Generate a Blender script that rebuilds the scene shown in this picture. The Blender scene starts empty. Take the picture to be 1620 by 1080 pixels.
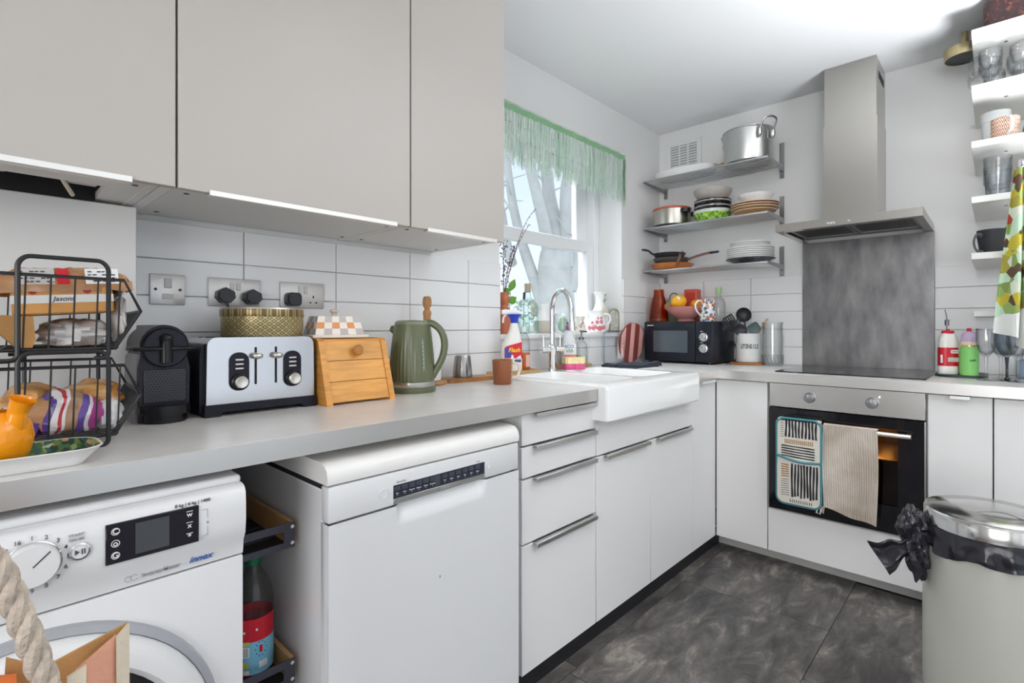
import bpy, bmesh, math, random
from mathutils import Vector, Matrix, Euler
PI = math.pi
R = random.Random(7)
C = bpy.context.scene
COL = C.collection

# ---------------------------------------------------------------- camera
cam_d = bpy.data.cameras.new('camera'); cam = bpy.data.objects.new('camera', cam_d); COL.objects.link(cam)
cam.location = (-2.6358, -1.0563, 1.15)
cam.rotation_euler = (PI/2, 0, 0.7572 - PI/2)
cam_d.sensor_width = 36; cam_d.sensor_fit = 'HORIZONTAL'; cam_d.lens = 816.18*36/1620
cam_d.shift_y = -0.01502; cam_d.clip_start = 0.02
C.camera = cam

# ---------------------------------------------------------------- colour management, sky, lamps
C.view_settings.view_transform = 'Standard'; C.view_settings.look = 'None'
C.view_settings.exposure = 0.0; C.view_settings.gamma = 1.0; C.view_settings.use_curve_mapping = False
C.cycles.use_denoising = True
C.cycles.max_bounces = 10; C.cycles.diffuse_bounces = 6; C.cycles.glossy_bounces = 4
C.cycles.transparent_max_bounces = 24; C.cycles.sample_clamp_indirect = 6.0
C.cycles.caustics_reflective = False; C.cycles.caustics_refractive = False
w = bpy.data.worlds.new('sky'); C.world = w; w.use_nodes = True
nt = w.node_tree; nt.nodes.clear()
o_ = nt.nodes.new('ShaderNodeOutputWorld'); b_ = nt.nodes.new('ShaderNodeBackground')
tc = nt.nodes.new('ShaderNodeTexCoord'); nz = nt.nodes.new('ShaderNodeTexNoise'); rp = nt.nodes.new('ShaderNodeValToRGB')
nz.inputs['Scale'].default_value = 2.2; nz.inputs['Detail'].default_value = 4
rp.color_ramp.elements[0].position = .38; rp.color_ramp.elements[0].color = (.70, .83, 1.0, 1)
rp.color_ramp.elements[1].position = .62; rp.color_ramp.elements[1].color = (.96, .98, 1.0, 1)
nt.links.new(tc.outputs['Generated'], nz.inputs['Vector']); nt.links.new(nz.outputs['Fac'], rp.inputs['Fac'])
nt.links.new(rp.outputs['Color'], b_.inputs['Color']); nt.links.new(b_.outputs['Background'], o_.inputs['Surface'])
b_.inputs['Strength'].default_value = 1.25

def lamp(name, typ, loc, rot, energy, color=(1, 1, 1), **k):
    d = bpy.data.lights.new(name, typ); d.energy = energy; d.color = color
    for a, v in k.items(): setattr(d, a, v)
    o = bpy.data.objects.new(name, d); COL.objects.link(o); o.location = loc; o.rotation_euler = rot
    return o
# daylight entering by the kitchen window, then unseen fill lamps added around the room
lamp('window_daylight', 'AREA', (-.40, 2.0, 3.35), (math.radians(-43), 0, 0), 150, (.90, .95, 1.0), shape='RECTANGLE', size=1.6, size_y=1.0)
wp = lamp('window_portal', 'AREA', (-.40, .94, 1.66), (math.radians(-90), 0, 0), 1, shape='RECTANGLE', size=1.06, size_y=1.10); wp.data.cycles.is_portal = True
lamp('camera_side_fill', 'AREA', (-1.9, -3.55, 1.3), (math.radians(90), 0, 0), 7, (.94, .97, 1.0), shape='RECTANGLE', size=3.2, size_y=2.1)  # added fill for the left-hand fronts; no real door known there
lamp('ceiling_bounce_fill', 'AREA', (-.75, -1.75, 1.0), (PI, 0, 0), 56, (.95, .97, 1.0), shape='DISK', size=.6, spread=math.radians(125))  # unseen upward lamp, added only to brighten the ceiling
lamp('rear_fill', 'AREA', (-5.4, -1.9, 1.45), (PI/2, 0, -PI/2), 76, (.97, .98, 1.0), shape='RECTANGLE', size=2.0, size_y=1.7)  # added fill for the oven-side fronts; the rear wall has no window
# recessed ceiling lamps (warm white); the nearest stands just above the frame
DOWNLIGHTS = [(-.25, -.75), (-1.55, -.75), (-2.85, -.75), (-.25, -2.0), (-1.55, -2.0), (-2.85, -2.0)]
for i, (x, y) in enumerate(DOWNLIGHTS):
    lamp('ceiling_lamp', 'AREA', (x, y, 2.425), (0, 0, 0), 0.9, (1.0, .86, .70), shape='DISK', size=.16)

# ---------------------------------------------------------------- materials
MATS = {}
def pm(name, col, rough=.5, metal=0.0, bump=0, bscale=40, var=0, vscale=6, coat=0, trans=0, ior=1.45, emis=None, alpha=1, stretch=None, sheen=0, spec=.5):
    if name in MATS: return MATS[name]
    m = bpy.data.materials.new(name); m.use_nodes = True; MATS[name] = m
    n = m.node_tree.nodes; l = m.node_tree.links; p = n['Principled BSDF']
    p.inputs['Base Color'].default_value = (*col, 1); p.inputs['Roughness'].default_value = rough
    p.inputs['Metallic'].default_value = metal; p.inputs['Coat Weight'].default_value = coat
    p.inputs['Transmission Weight'].default_value = trans; p.inputs['IOR'].default_value = ior
    p.inputs['Alpha'].default_value = alpha; p.inputs['Sheen Weight'].default_value = sheen
    p.inputs['Specular IOR Level'].default_value = spec
    if emis: p.inputs['Emission Color'].default_value = (*emis[:3], 1); p.inputs['Emission Strength'].default_value = emis[3]
    if bump or var:
        t = n.new('ShaderNodeTexCoord'); mp = n.new('ShaderNodeMapping'); l.new(t.outputs['Object'], mp.inputs['Vector'])
        if stretch: mp.inputs['Scale'].default_value = stretch
    if bump:
        z = n.new('ShaderNodeTexNoise'); z.inputs['Scale'].default_value = bscale; z.inputs['Detail'].default_value = 4
        b = n.new('ShaderNodeBump'); b.inputs['Strength'].default_value = bump; b.inputs['Distance'].default_value = .004
        l.new(mp.outputs['Vector'], z.inputs['Vector']); l.new(z.outputs['Fac'], b.inputs['Height']); l.new(b.outputs['Normal'], p.inputs['Normal'])
    if var:
        z = n.new('ShaderNodeTexNoise'); z.inputs['Scale'].default_value = vscale; z.inputs['Detail'].default_value = 5
        r = n.new('ShaderNodeValToRGB'); l.new(mp.outputs['Vector'], z.inputs['Vector']); l.new(z.outputs['Fac'], r.inputs['Fac'])
        r.color_ramp.elements[0].position = .3; r.color_ramp.elements[1].position = .7
        r.color_ramp.elements[0].color = (*[max(0, c*(1-var)) for c in col], 1); r.color_ramp.elements[1].color = (*[min(1, c*(1+var)) for c in col], 1)
        l.new(r.outputs['Color'], p.inputs['Base Color'])
    return m

def thin_glass(name, tint=(.985, .99, .99), refl=1.0, edge=.35, edgecol=None):
    # clear thin-walled glass: see-through, Fresnel reflections, slightly denser where seen edge-on
    if name in MATS: return MATS[name]
    m = bpy.data.materials.new(name); m.use_nodes = True; MATS[name] = m
    n = m.node_tree.nodes; l = m.node_tree.links; n.clear()
    o = n.new('ShaderNodeOutputMaterial'); mx = n.new('ShaderNodeMixShader'); tr = n.new('ShaderNodeBsdfTransparent'); gl = n.new('ShaderNodeBsdfGlossy')
    gl.inputs['Roughness'].default_value = .03
    l5 = n.new('ShaderNodeLayerWeight'); l5.inputs['Blend'].default_value = .5; pw = n.new('ShaderNodeMath'); pw.operation = 'POWER'; pw.inputs[1].default_value = 5.0
    fr = n.new('ShaderNodeMath'); fr.operation = 'MULTIPLY_ADD'; fr.inputs[1].default_value = .94; fr.inputs[2].default_value = .045
    l.new(l5.outputs['Facing'], pw.inputs[0]); l.new(pw.outputs[0], fr.inputs[0])
    lw = n.new('ShaderNodeLayerWeight'); lw.inputs['Blend'].default_value = edge
    mc = n.new('ShaderNodeMix'); mc.data_type = 'RGBA'
    ec = edgecol or tuple(c*.68 for c in tint)
    mc.inputs[6].default_value = (*tint, 1); mc.inputs[7].default_value = (*ec, 1)
    l.new(lw.outputs['Facing'], mc.inputs[0]); l.new(mc.outputs[2], tr.inputs['Color'])
    mt = n.new('ShaderNodeMath'); mt.operation = 'MULTIPLY'; mt.inputs[1].default_value = refl
    l.new(fr.outputs[0], mt.inputs[0]); l.new(mt.outputs[0], mx.inputs['Fac'])
    l.new(tr.outputs[0], mx.inputs[1]); l.new(gl.outputs[0], mx.inputs[2]); l.new(mx.outputs[0], o.inputs['Surface'])
    return m

def node_mat(name, fn, rough=.5, metal=0, bump=0):
    """material whose base colour comes from fn(nodes, links, math-helper) -> colour socket"""
    if name in MATS: return MATS[name]
    m = bpy.data.materials.new(name); m.use_nodes = True; MATS[name] = m
    n = m.node_tree.nodes; l = m.node_tree.links; p = n['Principled BSDF']
    p.inputs['Roughness'].default_value = rough; p.inputs['Metallic'].default_value = metal
    def mth(op, a, b=None, c=None):
        q = n.new('ShaderNodeMath'); q.operation = op
        for i, x in enumerate((a, b, c)):
            if x is None: continue
            if isinstance(x, (int, float)): q.inputs[i].default_value = x
            else: l.new(x, q.inputs[i])
        return q.outputs[0]
    def ramp(f, stops, interp='CONSTANT'):
        r = n.new('ShaderNodeValToRGB'); r.color_ramp.interpolation = interp; e = r.color_ramp.elements
        while len(e) < len(stops): e.new(.5)
        for k, (pos, c) in enumerate(stops): e[k].position = pos; e[k].color = (*c, 1)
        l.new(f, r.inputs['Fac']); return r.outputs['Color']
    t = n.new('ShaderNodeTexCoord'); s = n.new('ShaderNodeSeparateXYZ'); l.new(t.outputs['Object'], s.inputs[0])
    def noise(scale, detail=3, vec=None):
        z = n.new('ShaderNodeTexNoise'); z.inputs['Scale'].default_value = scale; z.inputs['Detail'].default_value = detail
        l.new(vec or t.outputs['Object'], z.inputs['Vector']); return z.outputs['Fac']
    def voro(scale, out='Color'):
        z = n.new('ShaderNodeTexVoronoi'); z.inputs['Scale'].default_value = scale; l.new(t.outputs['Object'], z.inputs['Vector']); return z.outputs[out]
    class H: pass
    h = H(); h.n, h.l, h.m, h.ramp, h.noise, h.voro, h.vec = n, l, mth, ramp, noise, voro, t.outputs['Object']
    h.x, h.y, h.z = s.outputs[0], s.outputs[1], s.outputs[2]
    l.new(fn(h), p.inputs['Base Color'])
    if bump:
        b = n.new('ShaderNodeBump'); b.inputs['Strength'].default_value = bump; b.inputs['Distance'].default_value = .004
        l.new(noise(60, 4), b.inputs['Height']); l.new(b.outputs['Normal'], p.inputs['Normal'])
    return m

# ---------------------------------------------------------------- mesh helper
class MB:
    def __init__(s): s.v = []; s.f = []; s.m = []; s.cur = 0
    def mat(s, i): s.cur = i; return s
    def add(s, vs, fs):
        b = len(s.v); s.v += [tuple(v) for v in vs]
        for f in fs: s.f.append(tuple(b+i for i in f)); s.m.append(s.cur)
        return s
    def box(s, x0, x1, y0, y1, z0, z1, b=0, seg=1):
        if b <= 0:
            vs = [(x, y, z) for x in (x0, x1) for y in (y0, y1) for z in (z0, z1)]
            return s.add(vs, [(0, 1, 3, 2), (4, 6, 7, 5), (0, 4, 5, 1), (2, 3, 7, 6), (0, 2, 6, 4), (1, 5, 7, 3)])
        bm = bmesh.new(); bmesh.ops.create_cube(bm, size=1)
        for v in bm.verts: v.co = Vector(((x0+x1)/2+v.co.x*(x1-x0), (y0+y1)/2+v.co.y*(y1-y0), (z0+z1)/2+v.co.z*(z1-z0)))
        bmesh.ops.bevel(bm, geom=bm.edges[:], offset=b, segments=seg, affect='EDGES', profile=.5)
        return s.bm(bm)
    def bm(s, bm):
        bm.verts.index_update(); s.add([v.co[:] for v in bm.verts], [[v.index for v in f.verts] for f in bm.faces]); bm.free(); return s
    def lathe(s, prof, c=(0, 0, 0), n=28, rfun=None, axis='z', a0=0, a1=2*PI):
        full = abs(a1-a0-2*PI) < 1e-6; k = n if full else n+1; vs = []; fs = []
        for (r, z) in prof:
            for i in range(k):
                a = a0+(a1-a0)*i/n; q = r*(rfun(a, z) if rfun else 1)
                p = (q*math.cos(a), q*math.sin(a), z)
                if axis == 'x': p = (p[2], p[0], p[1])
                if axis == 'y': p = (p[0], p[2], p[1])
                vs.append((c[0]+p[0], c[1]+p[1], c[2]+p[2]))
        for j in range(len(prof)-1):
            for i in range(n):
                i2 = (i+1) % k
                fs.append((j*k+i, j*k+i2, (j+1)*k+i2, (j+1)*k+i))
        return s.add(vs, fs)
    def cyl(s, c, r, h, n=24, axis='z', b=0):
        pr = [(0, 0), (r, 0), (r, h), (0, h)] if not b else [(0, 0), (r-b, 0), (r, b), (r, h-b), (r-b, h), (0, h)]
        return s.lathe(pr, c, n, axis=axis)
    def tube(s, pts, r, n=8, closed=False, cap=True, flat=None):
        P = [Vector(p) for p in pts]; N = len(P); rr = r if isinstance(r, (list, tuple)) else [r]*N
        T = []
        for i in range(N):
            a = P[(i-1) % N] if closed or i > 0 else P[i]; b = P[(i+1) % N] if closed or i < N-1 else P[i]
            d = (b-a); T.append(d.normalized() if d.length > 1e-9 else Vector((0, 0, 1)))
        u = T[0].orthogonal().normalized(); vs = []; fs = []
        if flat:
            u = Vector(flat); u = (u-T[0]*u.dot(T[0])).normalized()
        for i in range(N):
            u = (u-T[i]*u.dot(T[i])); u = u.normalized() if u.length > 1e-6 else T[i].orthogonal().normalized()
            w_ = T[i].cross(u)
            ra, rb = (rr[i], rr[i]) if not isinstance(rr[i], (list, tuple)) else rr[i]
            for k in range(n):
                a = 2*PI*k/n; vs.append(P[i]+u*(ra*math.cos(a))+w_*(rb*math.sin(a)))
        for i in range(N if closed else N-1):
            j = (i+1) % N
            for k in range(n): fs.append((i*n+k, i*n+(k+1) % n, j*n+(k+1) % n, j*n+k))
        if cap and not closed:
            fs.append(tuple(range(n))[::-1]); fs.append(tuple((N-1)*n+k for k in range(n)))
        return s.add(vs, fs)
    def sph(s, c, r, nu=16, nv=10, fun=None):
        rx, ry, rz = r if isinstance(r, (list, tuple)) else (r, r, r); vs = []; fs = []
        for j in range(nv+1):
            t = -PI/2+PI*j/nv
            for i in range(nu):
                a = 2*PI*i/nu; q = (math.cos(t)*math.cos(a), math.cos(t)*math.sin(a), math.sin(t)); k = fun(*q) if fun else 1
                vs.append((c[0]+rx*q[0]*k, c[1]+ry*q[1]*k, c[2]+rz*q[2]*k))
        for j in range(nv):
            for i in range(nu): fs.append((j*nu+i, j*nu+(i+1) % nu, (j+1)*nu+(i+1) % nu, (j+1)*nu+i))
        return s.add(vs, fs)
    def prism(s, poly, a, b, axis='y'):
        n = len(poly)
        def P(p, t): return {'x': (t, p[0], p[1]), 'y': (p[0], t, p[1]), 'z': (p[0], p[1], t)}[axis]
        vs = [P(p, a) for p in poly]+[P(p, b) for p in poly]
        return s.add(vs, [tuple(range(n)), tuple(range(n, 2*n))[::-1]]+[(i, n+i, n+(i+1) % n, (i+1) % n) for i in range(n)])
    def grid(s, fn, nu, nv, thick=0, thv=(0, 0, 1)):
        vs = [fn(i/nu, j/nv) for j in range(nv+1) for i in range(nu+1)]; k = nu+1
        fs = [(j*k+i, j*k+i+1, (j+1)*k+i+1, (j+1)*k+i) for j in range(nv) for i in range(nu)]
        s.add(vs, fs)
        if thick:
            t = Vector(thv)*thick; s.add([Vector(v)+t for v in vs], [f[::-1] for f in fs])
            rim = [i for i in range(k)]+[j*k+nu for j in range(1, nv+1)]+[nv*k+i for i in range(nu-1, -1, -1)]+[j*k for j in range(nv-1, 0, -1)]
            V = [vs[i] for i in rim]+[Vector(vs[i])+t for i in rim]; n = len(rim)
            s.add(V, [(i, n+i, n+(i+1) % n, (i+1) % n) for i in range(n)])
        return s
    def build(s, name, mats, parent=None, local=False, smooth=True, ang=38, loc=None, rot=None):
        me = bpy.data.meshes.new(name)
        off = Vector((0, 0, 0))
        if parent is not None and not local: off = org(parent)
        if loc is not None and not local: off = Vector(loc)
        me.from_pydata([Vector(v)-off for v in s.v] if off.length else s.v, [], s.f)
        if not isinstance(mats, (list, tuple)): mats = [mats]
        for m in mats: me.materials.append(m)
        if len(mats) > 1: me.polygons.foreach_set('material_index', s.m)
        bm = bmesh.new(); bm.from_mesh(me); bmesh.ops.remove_doubles(bm, verts=bm.verts[:], dist=1e-6)
        bmesh.ops.recalc_face_normals(bm, faces=bm.faces[:]); bm.to_mesh(me); bm.free()
        if smooth:
            me.polygons.foreach_set('use_smooth', [True]*len(me.polygons)); me.set_sharp_from_angle(angle=math.radians(ang))
        me.update()
        o = bpy.data.objects.new(name, me); COL.objects.link(o)
        if parent is not None: o.parent = parent
        if loc is not None: o.location = loc
        if rot is not None: o.rotation_euler = rot
        return o
def org(o):
    v = Vector((0, 0, 0))
    while o is not None: v += o.location; o = o.parent
    return v
def tag(o, label, cat, group=None):
    o['label'] = label; o['category'] = cat
    if group: o['group'] = group
    return o
def thing(name, label, cat, loc=(0, 0, 0), rz=0, group=None):
    o = bpy.data.objects.new(name, None); COL.objects.link(o); o.empty_display_size = .05
    o.location = loc; o.rotation_euler = (0, 0, rz); return tag(o, label, cat, group)
def struct(name, mb, mats, **k):
    o = mb.build(name, mats, **k); o['kind'] = 'structure'; return o
def stuff(o): o['kind'] = 'stuff'; return o
def copy_tree(o, parent=None):
    c = o.copy(); COL.objects.link(c)
    if parent is not None: c.parent = parent
    for ch in list(o.children): copy_tree(ch, c)
    return c
def text(s, loc, size, m, parent, face='-y', align='CENTER', ext=.0004, shear=0, rz=None, name='lettering', sx=1.0, space=1.0):
    d = bpy.data.curves.new(name, 'FONT'); d.body = s; d.size = size; d.align_x = align; d.align_y = 'CENTER'; d.extrude = ext; d.shear = shear; d.space_character = space
    d.materials.append(m); o = bpy.data.objects.new(name, d); COL.objects.link(o)
    z = {'-y': 0, '-x': -PI/2}[face] if rz is None else rz
    o.rotation_euler = (PI/2, 0, z); d.offset = size*(.012 if size > .009 else .003); o.parent = parent; o.location = Vector(loc)-(org(parent) if rz is None else Vector((0, 0, 0))); o.scale = (sx, 1, 1)
    return o
def arc(cx, cz, r, a0, a1, n): return [(cx+r*math.cos(a0+(a1-a0)*i/n), cz+r*math.sin(a0+(a1-a0)*i/n)) for i in range(n+1)]
def rrect(x0, x1, z0, z1, r, n=5):
    return (arc(x1-r, z1-r, r, 0, PI/2, n)+arc(x0+r, z1-r, r, PI/2, PI, n)+arc(x0+r, z0+r, r, PI, 1.5*PI, n)+arc(x1-r, z0+r, r, 1.5*PI, 2*PI, n))
def fillet(pts, r, n=4):
    P = [Vector(p) for p in pts]; out = [P[0]]
    for i in range(1, len(P)-1):
        a = (P[i-1]-P[i]); b = (P[i+1]-P[i]); k = min(r, a.length*.49, b.length*.49); a = P[i]+a.normalized()*k; b = P[i]+b.normalized()*k
        for j in range(n+1): t = j/n; out.append(a*(1-t)**2+P[i]*2*t*(1-t)+b*t*t)
    return out+[P[-1]]
def spline(pts, n=6):
    P = [Vector(p) for p in pts]; out = []
    for i in range(len(P)-1):
        a, b, c, d = P[max(i-1, 0)], P[i], P[i+1], P[min(i+2, len(P)-1)]
        for k in range(n):
            t = k/n; out.append(.5*((2*b)+(c-a)*t+(2*a-5*b+4*c-d)*t*t+(3*b-a-3*c+d)*t**3))
    return out+[P[-1]]

# shared materials
WHITE_PAINT = pm('white_wall_paint', (.80, .80, .79), .85, bump=.05, bscale=60)
CEIL_PAINT = pm('white_ceiling_paint', (.84, .85, .86), .9, bump=.03, bscale=50)
GROUT = pm('pale_grout', (.66, .65, .63), .9)
TILE = pm('white_glazed_tile', (.83, .83, .83), .14, bump=.02, bscale=6)
CABW = pm('shaded_white_lacquer', (.485, .452, .418), .34, spec=.4)  # darker, warmer copy of the cabinet lacquer: weaker light put into the colour
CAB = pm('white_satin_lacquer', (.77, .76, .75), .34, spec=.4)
CABIN = pm('white_melamine', (.74, .73, .71), .5)
DARK = pm('dark_gap', (.015, .015, .017), .8)
ALU = pm('brushed_aluminium', (.62, .62, .61), .32, 1.0)
STEEL = pm('brushed_steel', (.56, .55, .53), .27, 1.0, bump=.03, bscale=30, stretch=(4, 4, 120))
CHROME = pm('chrome', (.80, .80, .81), .08, 1.0)
APPL = pm('white_appliance_enamel', (.70, .70, .705), .25)
BLACKP = pm('black_plastic', (.018, .018, .022), .35)
BLACKM = pm('matt_black_metal', (.02, .02, .02), .45)
WORK = pm('grey_white_laminate', (.70, .685, .66), .30, var=.05, vscale=9, bump=.02, bscale=80)
EDGE = pm('brushed_silver_edging', (.60, .59, .57), .30, .85, bump=.04, bscale=30, stretch=(1, 1, 60))
WHITEC = pm('white_ceramic', (.86, .86, .85), .10)
PRINT = pm('dark_grey_print', (.06, .06, .07), .6)
WPRINT = pm('white_print', (.75, .75, .75), .6)
GLASS = thin_glass('clear_glass')
OAK = pm('oiled_oak', (.42, .22, .085), .5, var=.3, vscale=8, stretch=(1, 1, 10))
# ================================================================ SETTING
WY, WX = .631, .614          # inner faces of the window wall and of the cooker wall
ZC = 2.45
wl = MB()
wl.box(-5.5, -.937, WY, WY+.30, 0, ZC); wl.box(.130, WX+.3, WY, WY+.30, 0, ZC)
wl.box(-.937, .130, WY, WY+.30, 0, 1.085); wl.box(-.937, .130, WY, WY+.30, 2.215, ZC)
wall_left = struct('wall_left', wl, WHITE_PAINT, smooth=False)
wall_back = struct('wall_back', MB().box(WX, WX+.25, -3.6, WY, 0, ZC), WHITE_PAINT, smooth=False)
wr = MB(); wr.box(-5.5, -3.6, -3.85, -3.6, 0, ZC); wr.box(-.2, WX+.25, -3.85, -3.6, 0, ZC); wr.box(-3.6, -.2, -3.85, -3.6, 2.3, ZC)
struct('wall_right', wr, WHITE_PAINT, smooth=False)
struct('wall_rear', MB().box(-5.75, -5.5, -3.85, WY+.3, 0, ZC), WHITE_PAINT, smooth=False)
struct('ceiling', MB().box(-5.75, WX+.25, -3.85, WY+.3, ZC, ZC+.12), CEIL_PAINT, smooth=False)
GR = pm('floor_joint_dark', (.035, .033, .032), .8)
floor = struct('floor', MB().box(-5.75, WX+.25, -3.85, WY+.3, -.1, -.003), GR, smooth=False)
# slate-effect floor tiles, each its own piece
def slate(h):
    oi = h.n.new('ShaderNodeObjectInfo'); ad = h.n.new('ShaderNodeVectorMath'); ad.operation = 'ADD'
    sc = h.n.new('ShaderNodeVectorMath'); sc.operation = 'SCALE'; sc.inputs[3].default_value = 37.0
    cb = h.n.new('ShaderNodeCombineXYZ'); h.l.new(oi.outputs['Random'], cb.inputs[0]); h.l.new(oi.outputs['Random'], cb.inputs[1])
    h.l.new(cb.outputs[0], sc.inputs[0]); h.l.new(h.vec, ad.inputs[0]); h.l.new(sc.outputs[0], ad.inputs[1])
    mp = h.n.new('ShaderNodeMapping'); mp.inputs['Rotation'].default_value = (0, 0, .7); mp.inputs['Scale'].default_value = (1, 2.6, 1); h.l.new(ad.outputs[0], mp.inputs[0])
    z = h.n.new('ShaderNodeTexNoise'); z.inputs['Scale'].default_value = 4.6; z.inputs['Detail'].default_value = 12; z.inputs['Roughness'].default_value = .72; z.inputs['Distortion'].default_value = .55
    h.l.new(mp.outputs[0], z.inputs['Vector'])
    a = h.ramp(z.outputs['Fac'], [(.30, (.035, .034, .034)), (.44, (.085, .083, .082)), (.55, (.145, .14, .135)), (.64, (.30, .285, .26)), (.70, (.42, .39, .36)), (.80, (.22, .21, .20))], 'LINEAR')
    z2 = h.n.new('ShaderNodeTexNoise'); z2.inputs['Scale'].default_value = 2.0; h.l.new(ad.outputs[0], z2.inputs['Vector'])
    mx = h.n.new('ShaderNodeMix'); mx.data_type = 'RGBA'; mx.blend_type = 'MULTIPLY'; mx.inputs[0].default_value = 1.0
    h.l.new(a, mx.inputs[6]); h.l.new(h.ramp(z2.outputs['Fac'], [(.35, (.62, .60, .60)), (.65, (1.15, 1.08, 1.02))], 'LINEAR'), mx.inputs[7])
    return mx.outputs[2]
SLATE = node_mat('slate_effect_vinyl', slate, .42, bump=.16)
TW, TL = .568, .86
for iy in range(-6, 1):
    y1 = -.02-.0005+TW*(iy+1)-TW; y0 = y1-TW
    off = 0 if iy % 2 else .36
    for ix in range(-6, 3):
        x0 = -.76+off+ix*TL; x1 = x0+TL
        a, b = max(x0, -5.5), min(x1, .13)
        if b-a < .05: continue
        MB().box(a+.0012, b-.0012, y0+.0012, y1-.0012, -.004, 0, .0008).build('floor_tile', SLATE, floor)
for ix in range(-5, 2):     # narrow cut strip along the left-hand units
    x0 = -.42+ix*.8
    MB().box(max(x0, -4.2)+.0012, min(x0+.8, .13)-.0012, -.0185, .068, -.004, -.0003, .0008).build('floor_tile', SLATE, floor)

# wall tiles 300 x 100 mm, each its own piece
ROWS = [(.929, 1.029), (1.0315, 1.131), (1.1335, 1.233), (1.2355, 1.3345), (1.337, 1.437)]
def tl(x0, x1, z0, z1): MB().box(x0+.0013, x1-.0013, WY-.011, WY-.001, z0, z1, .0012).build('wall_tile', TILE, wall_left)
for z0, z1 in ROWS:
    xs = [-2.80, -2.338, -2.053, -1.752, -1.442, -1.137, -.938]
    for a, b in zip(xs, xs[1:]): tl(a, b, z0, z1)
    xs = [.132, .40, WX-.010]
    for a, b in zip(xs, xs[1:]): tl(a, b, z0, z1)
for z0, z1 in [(.929, 1.029), (1.0315, 1.088)]:
    xs = [-.938, -.83, -.53, -.23, .07, .132]
    for a, b in zip(xs, xs[1:]): tl(a, b, z0, z1)
for z0, z1 in ROWS:
    ys = [.618, .320, .030, -.250]
    for a, b in zip(ys, ys[1:]): MB().box(WX-.011, WX-.001, b+.0013, a-.0013, z0, z1, .0012).build('wall_tile', TILE, wall_back)
    ys = [-.826, -1.13, -1.43, -1.73, -2.03]
    for a, b in zip(ys, ys[1:]): MB().box(WX-.011, WX-.001, b+.0013, a-.0013, z0, z1, .0012).build('wall_tile', TILE, wall_back)
# boxed-in pipe run at the left end of the window wall
struct('trim_1', MB().box(-3.2, -2.345, .50, WY-.0005, .929, 1.444, .002), pm('boxing_paint', (.76, .75, .73), .7), smooth=False)
# window sill board
SILL = 1.112
sl = MB(); sl.box(-.937, .130, .60, .93, 1.088, SILL, .004, 2)
struct('trim_2', sl, pm('sill_gloss', (.84, .84, .84), .25))

# sash window
UPVC = pm('white_window_frame', (.86, .87, .88), .25)
win = thing('window_1', 'white sash window behind the sink with a tree beyond it', 'window', (-.40, .80, SILL))
for k in ('kind',): win[k] = 'structure'
f = MB(); f.box(-.936, -.886, .795, .925, SILL, 2.214, .004); f.box(.080, .129, .795, .925, SILL, 2.214, .004)
f.box(-.886, .080, .795, .925, 2.165, 2.214, .004); f.box(-.886, .080, .795, .925, SILL, SILL+.012, .004); f.build('window_frame', UPVC, win)
lo = MB(); Y0, Y1 = .802, .842
lo.box(-.885, -.815, Y0, Y1, SILL+.013, 1.672, .004); lo.box(.008, .078, Y0, Y1, SILL+.013, 1.672, .004)
lo.box(-.815, .008, Y0, Y1, 1.605, 1.672, .004); lo.box(-.815, .008, Y0, Y1, SILL+.013, 1.155, .004)
ls = lo.build('lower_sash', UPVC, win)
MB().box(-.816, .009, .820, .826, 1.154, 1.606).build('window_pane', thin_glass('window_glass', (.985, .99, .99), .9, .2, (.95, .96, .96)), ls)
up = MB(); Y0, Y1 = .855, .895
up.box(-.885, -.815, Y0, Y1, 1.655, 2.163, .004); up.box(-.030, .078, Y0, Y1, 1.655, 2.163, .004)
up.box(-.815, -.030, Y0, Y1, 2.095, 2.163, .004); up.box(-.815, -.030, Y0, Y1, 1.655, 1.688, .004)
us = up.build('upper_sash', UPVC, win)
MB().box(-.816, -.029, .872, .878, 1.686, 2.097).build('window_pane', MATS['window_glass'], us)
for x in (-.76, -.12):
    hk = MB(); hk.tube([(x-.03, .850, 1.688), (x-.03, .846, 1.706), (x+.03, .846, 1.706), (x+.03, .850, 1.688)], .004, 6); hk.build('sash_catch', ALU, us)

# fringe valance over the window
GREENF = pm('pale_green_cotton', (.50, .72, .53), .9)
GREENB = pm('green_braid', (.26, .48, .27), .9)
FR1 = pm('backlit_pale_thread', (.72, .87, .77), .9); FR2 = pm('backlit_white_thread', (.88, .93, .90), .9)  # thread colours lightened to stand for daylight coming through from behind
val = thing('fringe_valance', 'pale green string fringe valance hanging over the kitchen window', 'valance', (-.40, .60, 2.19))
hb = MB(); hb.grid(lambda u, v: (-.935+1.062*u, .606+.003*math.sin(u*60), 2.19-.030*v), 40, 2, .002, (0, 1, 0)); hb.build('heading_band', GREENB, val)
bars = MB(); bars.tube([(-.936, .622, 2.182), (.129, .622, 2.182)], .006, 8); bars.build('rod', UPVC, val)
rr = random.Random(3)
def strand(fr, x, y, L, wd):
    ph = rr.random()*6; am = .003+.004*rr.random(); n = 7; vs = []; fs = []
    for i in range(n+1):
        t = i/n; cx = x+am*math.sin(ph+t*4)*t+.006*t*(rr.random()-.5); cy = y+.004*math.sin(ph*2+t*5); z = 2.162-L*t
        vs += [(cx-wd/2, cy, z), (cx+wd/2, cy+.0006, z)]
    for i in range(n): fs.append((2*i, 2*i+1, 2*i+3, 2*i+2))
    fr.add(vs, fs)
fa, fb, fc = MB(), MB(), MB()
for i in range(640):
    x = -.932+1.056*rr.random(); y = .605+.012*rr.random(); L = .215+.05*rr.random()
    strand(rr.choice((fa, fa, fb, fb, fc)), x, y, L, rr.uniform(.002, .0048))
for m_, mt, nm in ((fa, FR1, 'fringe'), (fb, FR2, 'fringe'), (fc, GREENF, 'fringe')): stuff(m_.build(nm, mt, val))
tl_ = MB()
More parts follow.
